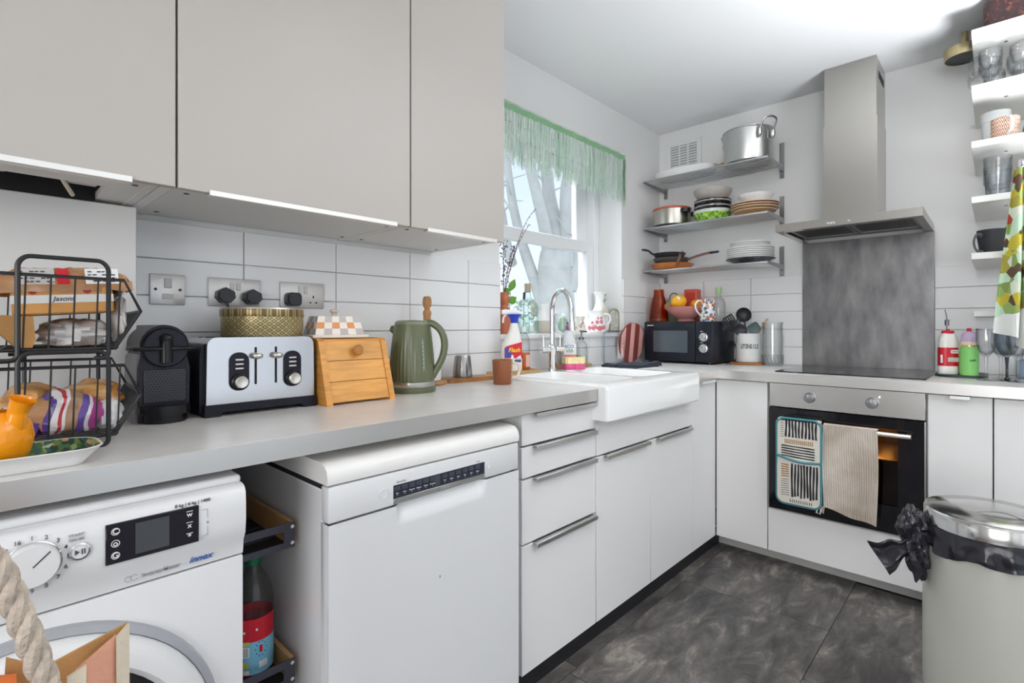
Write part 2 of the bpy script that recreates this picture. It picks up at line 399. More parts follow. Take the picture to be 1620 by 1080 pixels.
for i in range(26): strand(tl_, .110+.014*rr.random(), .600+.010*rr.random(), .19+.10*rr.random(), .003)
stuff(tl_.build('corner_tassel', GREENB, val))

# the tree outside and the garden behind it
def tree():
    bark = pm('glare_paled_bark', (.60, .62, .62), .9, bump=.4, bscale=14, var=.10, vscale=6)  # bark colour paled to stand for glare and haze at the window
    B = Vector((2.87, 3.32, 0)); side = Vector((.687, -.727, 0))
    t = thing('garden_tree', 'bare tree standing outside the kitchen window, its bark paled for glare', 'tree', (B.x, B.y, -.9))
    tr = MB(); q = random.Random(8)
    def limb(pts, r0, r1, n=12):      # pts: (offset along the window, depth offset, height)
        p = spline([B+side*a+Vector((.7, .7, 0))*d+Vector((0, 0, h)) for a, d, h in pts], 5); tr.tube(p, [r0+(r1-r0)*i/(len(p)-1) for i in range(len(p))], n); return p
    limb([(.02, 0, -.9), (.02, 0, .6), (.0, 0, 1.4), (-.02, 0, 1.85), (.0, 0, 2.15)], .30, .215, 16)
    L = [limb([(-.15, 0, 1.3), (-.30, .05, 1.80), (-.46, .1, 2.30), (-.58, .1, 2.8), (-.68, .1, 3.5), (-.75, .1, 4.3)], .085, .045),
         limb([(-.08, 0, 1.9), (-.14, -.1, 2.35), (-.28, -.2, 2.9), (-.42, -.2, 3.5), (-.5, -.2, 4.3)], .10, .05),
         limb([(.02, 0, 2.0), (.0, .1, 2.5), (-.08, .2, 3.0), (-.13, .2, 3.6), (-.2, .2, 4.5)], .125, .06),
         limb([(.14, 0, 1.95), (.15, 0, 2.5), (.13, -.1, 2.95), (.20, -.1, 3.5), (.3, -.1, 4.5)], .12, .06),
         limb([(.16, 0, 1.65), (.28, 0, 2.0), (.30, 0, 2.25)], .12, .07),
         limb([(-.60, 0, 2.0), (-.68, .3, 2.4), (-.75, .5, 2.9), (-.95, .5, 3.6)], .07, .04)]
    tr.build('trunk', bark, t)
    tw = MB()
    for p in L:
        for k in range(7):
            p0 = p[q.randrange(len(p)//2, len(p))]; d = Vector((q.uniform(-1, 1), q.uniform(-.6, .6), q.uniform(.0, 1))).normalized(); ln = q.uniform(.3, .8)
            tw.tube(spline([p0, p0+d*ln*.5+Vector((0, 0, q.uniform(-.05, .1))), p0+d*ln], 3), [.018, .016, .014, .012, .010, .008, .006], 5)
    stuff(tw.build('twigs', bark, t))
tree()
struct('ground', MB().box(-2, 16, 1.3, 22, -1.0, -.9), pm('garden_ground', (.42, .46, .36), .95, var=.2, vscale=3), smooth=False)
HED = pm('pale_hedge_leaves', (.40, .52, .36), .9, var=.35, vscale=30)
q = random.Random(9)
hg = MB()
for i in range(2600):
    c = Vector((q.uniform(1.0, 13.0), q.uniform(11.0, 12.4), -.9+3.0*q.random()**.8)); d = Vector((q.uniform(-1, 1), q.uniform(-1, 1), q.uniform(-1, 1))).normalized(); e = d.orthogonal().normalized(); s_ = q.uniform(.07, .16)
    hg.add([c-d*s_, c+e*s_*.5, c+d*s_, c-e*s_*.5], [(0, 1, 2, 3)])
hedge = hg.build('garden_hedge', HED, None, smooth=False); tag(hedge, 'pale green hedge far behind the tree outside the window', 'hedge'); hedge['kind'] = 'stuff'

# air vent on the cooker wall above the shelves
VENT = pm('white_vent_plastic', (.78, .79, .79), .5)
v = thing('wall_vent', 'white louvred air vent high on the wall above the shelves', 'vent', (WX, .455, 2.18))
vf = MB(); y0, y1, z0, z1 = .335, .575, 2.172, 2.372; X = WX-.012
for a, b, c, d in ((y0, y0+.03, z0, z1), (y1-.03, y1, z0, z1), (y0+.03, y1-.03, z0, z0+.03), (y0+.03, y1-.03, z1-.03, z1), (y0+.085, y0+.095, z0+.03, z1-.03), (y0+.143, y0+.153, z0+.03, z1-.03)): vf.box(X, WX, a, b, c, d, .0015)
vf.build('vent_frame', VENT, v)
MB().box(WX-.003, WX-.0005, y0+.02, y1-.02, z0+.02, z1-.02).build('vent_backing', pm('vent_shadow_grey', (.40, .42, .42), .8), v)
for a, b in ((y0+.03, y0+.085), (y0+.095, y0+.143), (y0+.153, y1-.03)):
    for k in range(8):
        z = z0+.034+k*.0172
        MB().add([(X+.001, a, z), (X+.001, b, z), (X+.009, b, z+.012), (X+.009, a, z+.012), (X+.0025, a, z-.001), (X+.0025, b, z-.001), (X+.0105, b, z+.011), (X+.0105, a, z+.011)],
                 [(0, 1, 2, 3), (7, 6, 5, 4), (0, 4, 5, 1), (2, 6, 7, 3), (1, 5, 6, 2), (0, 3, 7, 4)]).build('slat', VENT, v)
# recessed ceiling lamps
for i, (x, y) in enumerate(DOWNLIGHTS[:1]):
    d = thing('ceiling_spotlight', 'small recessed spotlight in the white ceiling near the cooker hood', 'light', (x, y, ZC))
    MB().lathe([(.082, -.006), (.098, -.006), (.100, 0), (.082, 0), (.082, -.006)], (x, y, ZC-.0005)).build('rim', CHROME, d)
# ================================================================ FITTED UNITS
ZT = .928    # worktop surface
wt = thing('worktop', 'pale grey laminate worktop with silver edging under the toaster and kettle', 'worktop', (-2.0, .3, .885))
m = MB(); m.box(-3.2, -1.103, -.021, WY-.0005, .885, ZT, .0015); m.build('slab', WORK, wt)
m = MB(); m.box(-3.2, -1.102, -.0235, -.0212, .8855, ZT-.0005); m.box(-1.1028, -1.1005, -.0235, .0, .8855, ZT-.0005); m.build('edging', EDGE, wt)
wt2 = thing('worktop', 'pale grey laminate worktop with silver edging under the microwave and hob', 'worktop', (.3, .0, .885))
m = MB(); m.prism([(-.327, -.021), (-.021, -.021), (-.021, -1.75), (WX-.0005, -1.75), (WX-.0005, WY-.0005), (-.327, WY-.0005)], .885, ZT, 'z'); m.build('slab', WORK, wt2)
m = MB(); m.box(-.327, -.0235, -.0235, -.0212, .8855, ZT-.0005); m.box(-.0235, -.0212, -1.75, -.0212, .8855, ZT-.0005); m.build('edging', EDGE, wt2)

def lip_y(parent, x0, x1, z, y=0.0, up=True):   # aluminium edge pull on a front facing -y
    h = MB(); h.box(x0, x1, y-.019, y+.004, z+.0005, z+.003, .0005); h.box(x0, x1, y-.021, y-.0185, z-.0105, z+.003, .0006); return h.build('handle', ALU, parent)
def lip_x(parent, y0, y1, z, x=0.0):
    h = MB(); h.box(x-.019, x+.004, y0, y1, z+.0005, z+.003, .0005); h.box(x-.021, x-.0185, y0, y1, z-.0105, z+.003, .0006); return h.build('handle', ALU, parent)
def front_y(name, parent, x0, x1, z0, z1, m=None): return MB().box(x0+.0015, x1-.0015, 0, .018, z0+.0015, z1-.0015, .0012).build(name, m or CAB, parent)
def front_x(name, parent, y0, y1, z0, z1, m=None): return MB().box(0, .018, y0+.0015, y1-.0015, z0+.0015, z1-.0015, .0012).build(name, m or CAB, parent)

dc = thing('drawer_cabinet', 'white four-drawer base cabinet between the dishwasher and the sink', 'cabinet', (-1.276, .3, .08))
m = MB(); m.box(-1.476, -1.460, .0195, .58, .08, .884); m.box(-1.092, -1.077, .0195, .58, .08, .884); m.box(-1.460, -1.092, .0195, .58, .08, .096); m.box(-1.460, -1.092, .56, .58, .096, .884); m.box(-1.460, -1.092, .0195, .10, .868, .884); m.build('carcass', CABIN, dc)
for i, (z0, z1) in enumerate(((.782, .880), (.682, .779), (.480, .679), (.080, .477))):
    d = front_y('drawer', dc, -1.476, -1.0775, z0, z1)
    lip_y(d, -1.425, -1.095, z1-.002)
sc = thing('sink_cabinet', 'white base cabinet with two doors beneath the ceramic sink', 'cabinet', (-.68, .3, .08))
m = MB(); m.box(-1.076, -1.060, .0195, .58, .08, .80); m.box(-.292, -.276, .0195, .58, .08, .80); m.box(-1.060, -.292, .0195, .58, .08, .096); m.box(-1.060, -.292, .56, .58, .096, .80); m.build('carcass', CABIN, sc)
front_y('apron_panel', sc, -1.076, -.276, .680, .803)
for a, b in ((-1.076, -.677), (-.676, -.276)):
    d = front_y('door', sc, a, b, .080, .677); lip_y(d, a+.045, b-.03, .675)
fp = thing('filler_panel', 'plain white filler panel in the inner corner right of the sink doors', 'panel', (-.14, .01, .08))
m = MB(); m.box(-.275, -.001, .001, .018, .08, .88, .001); m.box(-.20, -.04, -.02, .001, .868, .8835, .002); m.build('panel', CAB, fp)
pl = MB().box(-1.476, .118, .030, .046, 0, .079).build('plinth', pm('black_plinth_board', (.012, .012, .014), .5)); tag(pl, 'black plinth board along the floor below the drawers and sink doors', 'plinth')
pl2 = MB().box(.120, .136, -1.75, .069, 0, .079).build('plinth', pm('grey_plinth_board', (.50, .49, .47), .4, var=.1)); tag(pl2, 'pale grey plinth board along the floor below the oven', 'plinth')

cc = thing('corner_cabinet', 'narrow white corner cupboard front between the sink run and the oven', 'cabinet', (.3, -.13, .08))
MB().box(.0195, .56, -.2485, .0, .08, .884).build('carcass', CABIN, cc); front_x('door', cc, -.249, -.002, .08, .880)
sc2 = thing('pull_out_cabinet', 'slim white base cabinet directly right of the oven', 'cabinet', (.3, -.94, .08))
MB().box(.0195, .58, -1.038, -.849, .08, .884).build('carcass', CABIN, sc2); d = front_x('door', sc2, -1.038, -.847, .08, .880); lip_x(d, -.975, -.915, .8785)
sc3 = thing('base_cabinet', 'white base cabinet at the right edge, behind the waste bin', 'cabinet', (.3, -1.3, .08))
MB().box(.0195, .58, -1.64, -1.041, .08, .884).build('carcass', CABIN, sc3); front_x('door', sc3, -1.64, -1.040, .08, .880)

# ---------------- built-in oven and the drawer front below it
oc = thing('oven_housing', 'white oven housing with a plain drawer panel under the oven', 'cabinet', (.3, -.55, .08))
m = MB(); m.box(.02, .58, -.2565, -.2505, .08, .884); m.box(.02, .58, -.8475, -.8425, .08, .884); m.box(.02, .58, -.8425, -.2565, .08, .26); m.build('carcass', CABIN, oc); front_x('drawer_panel', oc, -.846, -.250, .08, .284)
OY0, OY1 = -.842, -.2575
ov = thing('built_in_oven', 'black glass and steel built-in oven, lit inside, below the hob', 'oven', (.3, -.55, .288))
m = MB(); m.box(-.002, .020, OY0, OY1, .770, .882, .002); cp = m.build('control_panel', STEEL, ov)
BGL = pm('black_oven_glass', (.008, .008, .010), .06)
# door: frame around a see-through dark window
gy0, gy1, gz0, gz1 = -.752, -.345, .405, .722
m = MB(); X0, X1 = -.004, .018
m.box(X0, X1, OY0, gy0, .290, .766); m.box(X0, X1, gy1, OY1, .290, .766); m.box(X0, X1, gy0, gy1, .290, gz0); m.box(X0, X1, gy0, gy1, gz1, .766)
dr = m.build('door', BGL, ov)
MB().box(.004, .009, gy0, gy1, gz0, gz1).build('door_window', thin_glass('smoked_oven_glass', (.55, .50, .46), .8, .2), dr)
m = MB(); m.box(-.005, .0, OY0, OY1, .285, .2895); m.box(-.0045, .0, OY0+.0, OY0+.004, .290, .766); m.build('door_trim', ALU, dr)
hd = MB(); hd.box(-.052, -.040, -.800, -.300, .697, .715, .003, 2)
for y in (-.79, -.31): hd.box(-.040, -.004, y-.008, y+.008, .700, .712, .001)
hd.build('handle', pm('pale_handle_steel', (.66, .62, .56), .3, 1.0), dr)
cav = MB(); CX0, CX1 = .03, .45
A = [(CX0, -.78, .36), (CX1, -.78, .36), (CX1, -.31, .36), (CX0, -.31, .36), (CX0, -.78, .755), (CX1, -.78, .755), (CX1, -.31, .755), (CX0, -.31, .755)]
cav.add(A, [(0, 1, 2, 3), (4, 7, 6, 5), (1, 5, 6, 2), (0, 4, 5, 1), (3, 2, 6, 7)]); cav.build('cavity', pm('oven_enamel', (.09, .065, .045), .25), ov, smooth=False)
MB().box(.05, .43, -.77, -.32, .573, .581, .003).build('baking_tray', pm('dark_baking_tray', (.05, .04, .035), .3), ov)
m = MB(); m.lathe([(0, 0), (.022, 0), (.022, -.012), (0, -.02)], (CX1-.001, -.66, .675), axis='x'); m.build('oven_light', pm('oven_lamp_glass', (1, .6, .2), .4, emis=(1, .45, .08, 16)), ov)
lamp('oven_bulb', 'POINT', (.30, -.64, .68), (0, 0, 0), 1.6, (1, .46, .10), shadow_soft_size=.02)
for y in (-.428, -.664):
    k = MB(); k.cyl((-.002, y, .824), .024, -.006, 28, 'x'); k.lathe([(.021, -.006), (.019, -.026), (.0, -.028)], (-.002, y, .824), 28, axis='x', rfun=lambda a, z: 1+.02*math.cos(a*18)); kn = k.build('knob', pm('black_steel_knob', (.30, .30, .31), .3, .9), cp)
    MB().box(-.0315, -.0295, y-.0015, y+.0015, .828, .842).build('knob_pointer', WPRINT, kn)
MB().cyl((-.002, -.690, .852), .0035, -.001, 12, 'x').build('indicator_light', pm('lit_indicator', (1, 1, .9), .4, emis=(1, .9, .7, 2.5)), cp)
m = MB()
for y, zc in ((-.428, .824), (-.664, .824)):
    for a in range(0, 360, 40):
        m.box(-.0026, -.0020, y+.034*math.cos(math.radians(a))-.0016, y+.034*math.cos(math.radians(a))+.0016, zc+.034*math.sin(math.radians(a))-.0004, zc+.034*math.sin(math.radians(a))+.0004)
stuff(m.build('dial_marks', pm('faint_grey_print', (.28, .27, .26), .6), cp, smooth=False))

# hob and steel splashback
hob = MB(); hob.box(.062, .575, -.838, -.262, ZT+.0003, ZT+.006, .002); hb = hob.build('ceramic_hob', pm('black_ceramic_glass', (.012, .012, .014), .07), loc=(.32, -.55, ZT)); tag(hb, 'flat black ceramic hob set in the worktop above the oven', 'hob')
m = MB()
for cx, cy, r in ((.20, -.42, .095), (.20, -.68, .075), (.44, -.42, .075), (.44, -.68, .105)): m.lathe([(r, 0), (r+.0016, 0)], (cx, cy, ZT+.0062), 40)
m.build('ring_marks', pm('hob_ring_print', (.16, .16, .17), .4), hb)
def brushed(h):
    mp = h.n.new('ShaderNodeMapping'); mp.inputs['Scale'].default_value = (1, 3.0, 1.1); mp.inputs['Rotation'].default_value = (.35, 0, 0); h.l.new(h.vec, mp.inputs[0])
    return h.ramp(h.noise(5, 6, mp.outputs[0]), [(.25, (.12, .12, .125)), (.8, (.30, .295, .295))], 'LINEAR')
sb = MB().box(WX-.0165, WX-.0115, -.826, -.2505, ZT+.0005, 1.612).build('splashback', node_mat('scuffed_steel', brushed, .40, 1.0)); sb['label'] = 'brushed scuffed steel splashback panel on the wall behind the hob'; sb['category'] = 'splashback'

# cooker hood
HS = pm('hood_steel', (.44, .425, .395), .24, 1.0, bump=.02, bscale=20, stretch=(60, 1, 1))
ho = thing('cooker_hood', 'stainless steel chimney cooker hood on the wall over the hob', 'hood', (.40, -.535, 1.612))
cx0, cx1, cy0, cy1, cz0, cz1 = .112, WX-.0005, -.823, -.251, 1.613, 1.650
m = MB()
m.box(cx0, cx0+.004, cy0, cy1, cz0, cz1); m.box(cx0+.004, cx1, cy0, cy0+.004, cz0, cz1); m.box(cx0+.004, cx1, cy1-.004, cy1, cz0, cz1); m.box(cx0+.004, cx1, cy0+.004, cy1-.004, cz1-.004, cz1); m.box(cx0+.004, cx0+.045, cy0+.004, cy1-.004, cz0, cz0+.003); m.box(cx0+.045, cx1, cy0+.004, cy0+.03, cz0, cz0+.003); m.box(cx0+.045, cx1, cy1-.03, cy1-.004, cz0, cz0+.003)
m.build('canopy', HS, ho, smooth=False)
fb = MB(); fb.box(cx0+.045, cx1-.02, cy0+.03, cy1-.03, cz0+.016, cz0+.019); fb.build('underside_panel', pm('hood_underside', (.30, .30, .30), .4, .9), ho)
for a, b in ((cy0+.035, -.540), (-.534, cy1-.035)):
    fr = MB(); x0, x1 = cx0+.07, cx1-.10; z = cz0+.012
    for p in ((x0, x0+.012, a, b), (x1-.012, x1, a, b), (x0, x1, a, a+.012), (x0, x1, b-.012, b)): fr.box(*p, z, z+.004)
    ff = fr.build('grease_filter', pm('filter_metal', (.45, .45, .46), .35, 1.0), ho)
    sl = MB(); n = 26
    for i in range(n):
        y = a+.014+(b-a-.028)*i/(n-1); sl.add([(x0+.012, y, z), (x1-.012, y-.0, z), (x1-.012, y+.004, z+.003), (x0+.012, y+.004, z+.003)], [(0, 1, 2, 3)])
    stuff(sl.build('filter_mesh', MATS['filter_metal'], ff))
m = MB(); m.box(.352, WX-.0005, -.632, -.406, 1.6505, 2.16); m.build('lower_duct', HS, ho, smooth=False)
m = MB(); m.box(.356, WX-.0005, -.628, -.410, 2.16, ZC-.001); ud = m.build('upper_duct', HS, ho, smooth=False)
MB().box(.42, .57, -.6287, -.6279, 2.36, 2.395).build('duct_slot', DARK, ud)
for y in (-.475, -.487, -.499, -.56):
    k = MB(); k.cyl((cx0, y, 1.628), .005, -.006, 12, 'x'); k.build('button', CHROME, ho)

# ---------------- wall cabinets
wc = [('narrow white wall cabinet at the right end of the row beside the window', -1.724, -1.325, -1.665, -1.365),
      ('wide white wall cabinet in the middle of the row above the toaster', -2.326, -1.727, -2.265, -1.775),
      ('white wall cabinet at the left, cut open underneath over the bread baskets', -3.2, -2.352, -3.15, -2.405)]
for i, (lb, x0, x1, h0, h1) in enumerate(wc):
    c = thing('wall_cabinet', lb, 'cabinet', ((x0+x1)/2, .42, 1.45))
    m = MB(); m.box(x0, x0+.016, .24, WY-.001, 1.45, ZC-.001); m.box(x1-.016, x1, .24, WY-.001, 1.45, ZC-.001)
    if i < 2: m.box(x0+.016, x1-.016, .24, WY-.012, 1.452, 1.468)
    else:
        m.box(x0+.016, x1-.016, .24, .352, 1.452, 1.468); m.box(-2.425, x1-.016, .352, .62, 1.452, 1.468); m.box(x0+.016, x1-.016, .24, .30, 1.60, 1.616)
    m.box(x0+.016, x1-.016, WY-.012, WY-.001, 1.5, ZC-.001); m.build('carcass', CABIN, c)
    if i == 2:
        l_ = MB(); l_.box(x0+.016, -2.4255, .3525, .62, 1.562, 1.572); l_.box(x0+.016, -2.4255, .3525, .358, 1.4685, 1.562); l_.box(-2.4275, -2.4255, .358, .62, 1.4685, 1.562); l_.box(x0+.016, -2.4275, .505, .515, 1.4455, 1.562); l_.build('void_shade_lining', DARK, c)  # black lining boards added to put deep shade into the opening
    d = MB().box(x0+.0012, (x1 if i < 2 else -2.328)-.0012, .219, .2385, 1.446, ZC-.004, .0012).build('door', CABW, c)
    h = MB(); h.box(h0, h1, .2145, .2185, 1.440, 1.452, .0006); h.box(h0, h1, .2185, .237, 1.440, 1.4435, .0005); h.build('handle', pm('pale_satin_aluminium', (.80, .78, .75), .4, .7), d)
    for x in (x0+.035, x1-.035):
        for y in (.29, .56):
            if i == 2 and x < -2.5: continue
            MB().cyl((x, y, 1.4518), .006, -.0012, 10).build('screw_cap', pm('dark_screw_cap', (.10, .09, .08), .5), c)
ep = MB().box(-2.3505, -2.3275, .2395, WY-.012, 1.449, ZC-.001).build('end_panel', CAB); tag(ep, 'thin white spacer panel between the left and middle wall cabinets', 'panel')
# cables and junction box in the cut-away
jb = MB(); jb.box(-2.485, -2.43, .385, .45, 1.468, 1.50, .003); o = jb.build('junction_box', pm('white_junction_box', (.70, .62, .62), .5), loc=(-2.455, .42, 1.468)); tag(o, 'small pale junction box inside the opening under the left wall cabinet', 'box')
cb = MB(); cb.tube(spline([(-2.52, .375, 1.56), (-2.515, .385, 1.50), (-2.49, .43, 1.468), (-2.47, .47, 1.447)], 6), .0045, 8); o = cb.build('cable', pm('cream_cable', (.72, .66, .52), .5), loc=(-2.5, .4, 1.5)); tag(o, 'straight cream cable hanging in the opening beside the junction box', 'cable')
cb = MB(); cb.tube(spline([(-2.62, .366, 1.56), (-2.585, .370, 1.475), (-2.592, .385, 1.462), (-2.63, .38, 1.475), (-2.66, .372, 1.56)], 6), .005, 8); o = cb.build('cable', MATS['cream_cable'], loc=(-2.6, .4, 1.5)); tag(o, 'looped cream cable at the left end of the cabinet opening', 'cable')

# ---------------- washing machine
wm = thing('washing_machine', 'white front-loading washing machine under the left end of the worktop', 'washing machine', (-2.575, .25, 0))
WX0, WX1 = -2.873, -2.275
m = MB(); m.box(WX0, WX1, -.010, .52, .012, .850, .006, 2); m.build('body', APPL, wm)
m = MB(); m.box(WX0, WX1, -.006, .54, .851, .868, .007, 3); m.build('top_lid', APPL, wm)
pr = [(-.006, .8545), (-.018, .8535), (-.027, .850), (-.0325, .842), (-.034, .82), (-.034, .79), (-.031, .765), (-.022, .750), (-.018, .723), (-.0095, .723), (-.0095, .846), (-.004, .849)]
m = MB(); m.prism([(y, z) for y, z in pr], WX0+.002, WX1-.002, 'x'); pnl = m.build('control_panel', APPL, wm, ang=50)
MB().box(WX0+.004, WX1-.004, -.0135, -.0095, .7205, .7232).build('panel_joint', DARK, wm)
m = MB(); m.box(WX0+.001, WX1-.001, -.019, -.0095, .10, .7202, .004, 2); m.build('front_panel', APPL, wm)
for x in (WX0+.06, WX1-.06):
    for y in (.05, .46): MB().cyl((x, y, 0), .022, .0125, 14).build('foot', BLACKP, wm)
DC = (-2.575, -.019, .440)
GREYR = pm('grey_door_ring', (.34, .35, .37), .35)
MB().lathe([(.258, 0), (.256, -.010), (.245, -.013), (.240, -.004), (.240, 0)], DC, 64, axis='y').build('door_seal_ring', GREYR, wm)
dd = MB().lathe([(.243, -.004), (.243, -.016), (.236, -.028), (.222, -.034), (.205, -.033), (.196, -.024), (.190, -.012)], DC, 64, axis='y').build('door', APPL, wm)
MB().lathe([(.196, -.023), (.186, -.017), (.17, -.012), (.12, -.004), (0, 0)], DC, 64, axis='y').build('door_glass', pm('dark_door_glass', (.02, .02, .022), .08), dd)
# dial
KC = (-2.570, -.0338, .803)
m = MB(); m.lathe([(.0335, 0), (.0335, -.002), (.0322, -.003)], KC, 40, axis='y'); m.build('dial_ring', CHROME, pnl)
k = MB().lathe([(.0318, 0), (.031, -.010), (.029, -.013), (0, -.014)], KC, 40, axis='y').build('dial', APPL, pnl)
a = math.radians(43); m = MB(); m.add([(KC[0]+r_*math.cos(a)+q_*math.sin(a), KC[1]-.0144+.0006*(r_ > .02), KC[2]+r_*math.sin(a)-q_*math.cos(a)) for r_, q_ in ((.0, .0010), (.026, .0010), (.026, -.0010), (0, -.0010))], [(0, 1, 2, 3)]); m.build('dial_pointer', PRINT, k)
for i in range(1, 17):
    a = math.radians(90-22.5*(i-1)); text(str(i), (KC[0]+.0405*math.cos(a), -.0346, KC[2]+.0385*math.sin(a)), .0088, PRINT, pnl)
m = MB(); BC = (-2.5165, -.0338, .806); m.lathe([(.0128, 0), (.0128, -.003), (.0108, -.004), (.0108, 0)], BC, 28, axis='y'); m.build('button_ring', CHROME, pnl)
bt = MB().lathe([(.0106, 0), (.0104, -.003), (0, -.0035)], BC, 28, axis='y').build('start_button', APPL, pnl)
m = MB(); y = BC[1]-.0042; m.add([(BC[0]-.006, y, BC[2]+.004), (BC[0]-.006, y, BC[2]-.004), (BC[0]-.0002, y, BC[2])], [(0, 1, 2)])
for x in (.0016, .0048): m.add([(BC[0]+x, y, BC[2]+.004), (BC[0]+x+.0017, y, BC[2]+.004), (BC[0]+x+.0017, y, BC[2]-.004), (BC[0]+x, y, BC[2]-.004)], [(0, 1, 2, 3)])
m.build('play_pause_mark', PRINT, bt, smooth=False)
GPR = pm('mid_grey_print', (.30, .30, .31), .6)
text('START\nPAUSE', (-2.520, -.0350, .8285), .0066, GPR, pnl)
ds = MB().box(-2.4855, -2.3555, -.0368, -.0305, .773, .8365, .001).build('display', pm('black_display_glass', (.012, .010, .016), .06), pnl)
for i, (x, z, s) in enumerate(((-2.473, .824, 'C'), (-2.473, .805, 'o'), (-2.473, .786, 'G'), (-2.370, .824, 'w'), (-2.370, .805, 'x'), (-2.370, .786, '*'))):
    text(s, (x, -.0372, z), .012, WPRINT, ds)
    if i < 3: MB().lathe([(.0048, 0), (.0058, 0)], (x, -.0371, z), 20, axis='y').build('icon_ring', WPRINT, ds)
    else:
        MB().box(x-.005, x+.005, -.0372, -.0369, z+.005, z+.006).build('icon_bar', WPRINT, ds, smooth=False)
MB().box(-2.447, -2.400, -.0371, -.0367, .780, .830).build('screen', pm('unlit_screen', (.06, .065, .07), .10), ds)
text('8 kg | 6 kg | 1400', (-2.364, -.0338, .8415), .0078, PRINT, pnl, sx=1.0)
text('InverterMotor', (-2.408, -.0222, .7365), .0100, GPR, pnl, sx=.95)
text('innex', (-2.349, -.0222, .738), .0150, pm('blue_print', (.03, .10, .34), .5), pnl, shear=.35, sx=1.1)
m = MB()
for dx in (-.004, .004): m.lathe([(.0042, 0), (.0050, 0)], (-2.450+dx, -.0222, .737), 20, axis='y', a0=.5 if dx > 0 else 0, a1=5.8)
m.build('motor_mark', GPR, pnl, smooth=False)
m = MB()
for p in ((-2.350, -2.341, .8255, .8260), (-2.350, -2.341, .7797, .7802), (-2.3415, -2.341, .810, .8260), (-2.3415, -2.341, .7797, .796)): m.box(p[0], p[1], -.0346, -.0340, p[2], p[3])
m.build('bracket_mark', GPR, pnl, smooth=False); text('a', (-2.341, -.0345, .803), .009, GPR, pnl)

# ---------------- dishwasher
dw = thing('dishwasher', 'white freestanding dishwasher with a black button strip, left of the drawers', 'dishwasher', (-1.82, .27, 0))
DX0, DX1 = -2.118, -1.528
m = MB(); m.box(DX0+.004, DX1-.004, -.005, .54, .02, .80, .003); m.build('body', APPL, dw)
m = MB(); pr = [(-.036, .815), (-.038, .828), (-.034, .845), (-.022, .856), (0, .860), (.56, .860), (.56, .815)]
m.prism(pr, DX0, DX1, 'x'); m.build('top_lid', pm('warm_white_plastic', (.80, .785, .76), .22), dw, ang=50)
MB().box(DX0+.006, DX1-.006, -.026, .50, .800, .8148).build('lid_gap', DARK, dw)
m = MB(); m.box(DX0+.002, DX1-.002, -.037, -.004, .7345, .811, .004, 2); pn = m.build('control_panel', APPL, dw)
def dface(u, v):
    x = DX0+.002+(DX1-DX0-.004)*u; z = .105+.515*v/.25 if v < .25 else .62+.112*(v-.25)/.75
    a = max(0, min(1, (x+1.950)/.02)) * max(0, min(1, (-1.662-x)/.02))
    t = max(0, min(1, (z-.683)/.052)); dep = .020*a*(3*t*t-2*t*t*t)
    return (x, -.038+dep, z)
m = MB(); m.grid(dface, 90, 48); a_, b_ = DX0+.002, DX1-.002
for x in (a_, b_): m.add([(x, -.038, .105), (x, -.038, .732), (x, -.005, .732), (x, -.005, .105)], [(0, 1, 2, 3)])
for z in (.105, .732): m.add([(a_, -.038, z), (b_, -.038, z), (b_, -.005, z), (a_, -.005, z)], [(0, 1, 2, 3)]) if z < .2 else m.add([(a_, -.0175, z), (b_, -.0175, z), (b_, -.005, z), (a_, -.005, z)], [(0, 1, 2, 3)])
m.build('door', APPL, dw, ang=60)
MB().box(DX0+.01, DX1-.01, .03, .05, 0, .102).build('kick_plate', BLACKP, dw)
DB = pm('navy_black_strip', (.025, .028, .045), .25)
st = MB().box(-1.957, -1.667, -.0385, -.036, .750, .781, .0005).build('button_strip', DB, pn)
ss = MB().box(-1.957, -1.667, -.0388, -.036, .737, .7498, .0005).build('silver_strip', ALU, pn)
for i in range(12):
    x = -1.9455+.0235*i+(.006 if i > 5 else 0)
    if i in (6,): pass
    xx = -1.947+i*.0205 if i < 6 else -1.806+(i-6)*.0225
    MB().box(xx-.0082, xx+.0082, -.0398, -.0384, .7675, .7775, .0006).build('button', pm('dark_button', (.05, .052, .07), .35), st)
    text(R.choice(('Eco', 'Auto', 'Glass', 'Quick', 'Silence', 'Hygiene')) if False else ('Eco', 'Auto', 'Intensive', 'Express', 'Silence', 'Favourite', 'Half', 'Speed', 'Extra', 'Dry', 'Start', 'Reset')[i], (xx, -.0389, .7615), .0042, WPRINT, st)
    text('\u2022', (xx, -.0389, .7565), .006, WPRINT, st)
MB().box(-1.838, -1.821, -.0391, -.0384, .7535, .7785).build('display', pm('unlit_screen', (.06, .065, .07), .10), st)
lg = text('BOSCH', (-1.800, -.0391, .7434), .0095, pm('embossed_logo', (.35, .35, .36), .4), ss, ext=.0004)
m = MB(); m.lathe([(.0038, 0), (.0047, 0)], (-1.8245, -.0392, .7434), 24, axis='y'); m.box(-1.8257, -1.8249, -.0394, -.0390, .7405, .7463); m.box(-1.8241, -1.8233, -.0394, -.0390, .7405, .7463); m.box(-1.8257, -1.8233, -.0394, -.0390, .7430, .7438); m.build('emblem', MATS['embossed_logo'], ss, smooth=False)
for x, r in ((-1.983, .0125), (-1.650, .0095)):
    m = MB(); m.lathe([(r, 0), (r, -.0012), (r-.0012, -.0018), (r-.0014, -.0006), (0, -.0006)], (x, -.037, .768), 28, axis='y'); m.build('round_button', APPL, pn)
text('SilencePlus', (-1.935, -.0374, .7868), .0062, GPR, pn); text('Service', (-1.69, -.0374, .7865), .0045, GPR, pn)
MB().box(-1.822, -1.820, -.0386, -.0381, .520, .527).build('paint_chip', PRINT, dw, smooth=False)

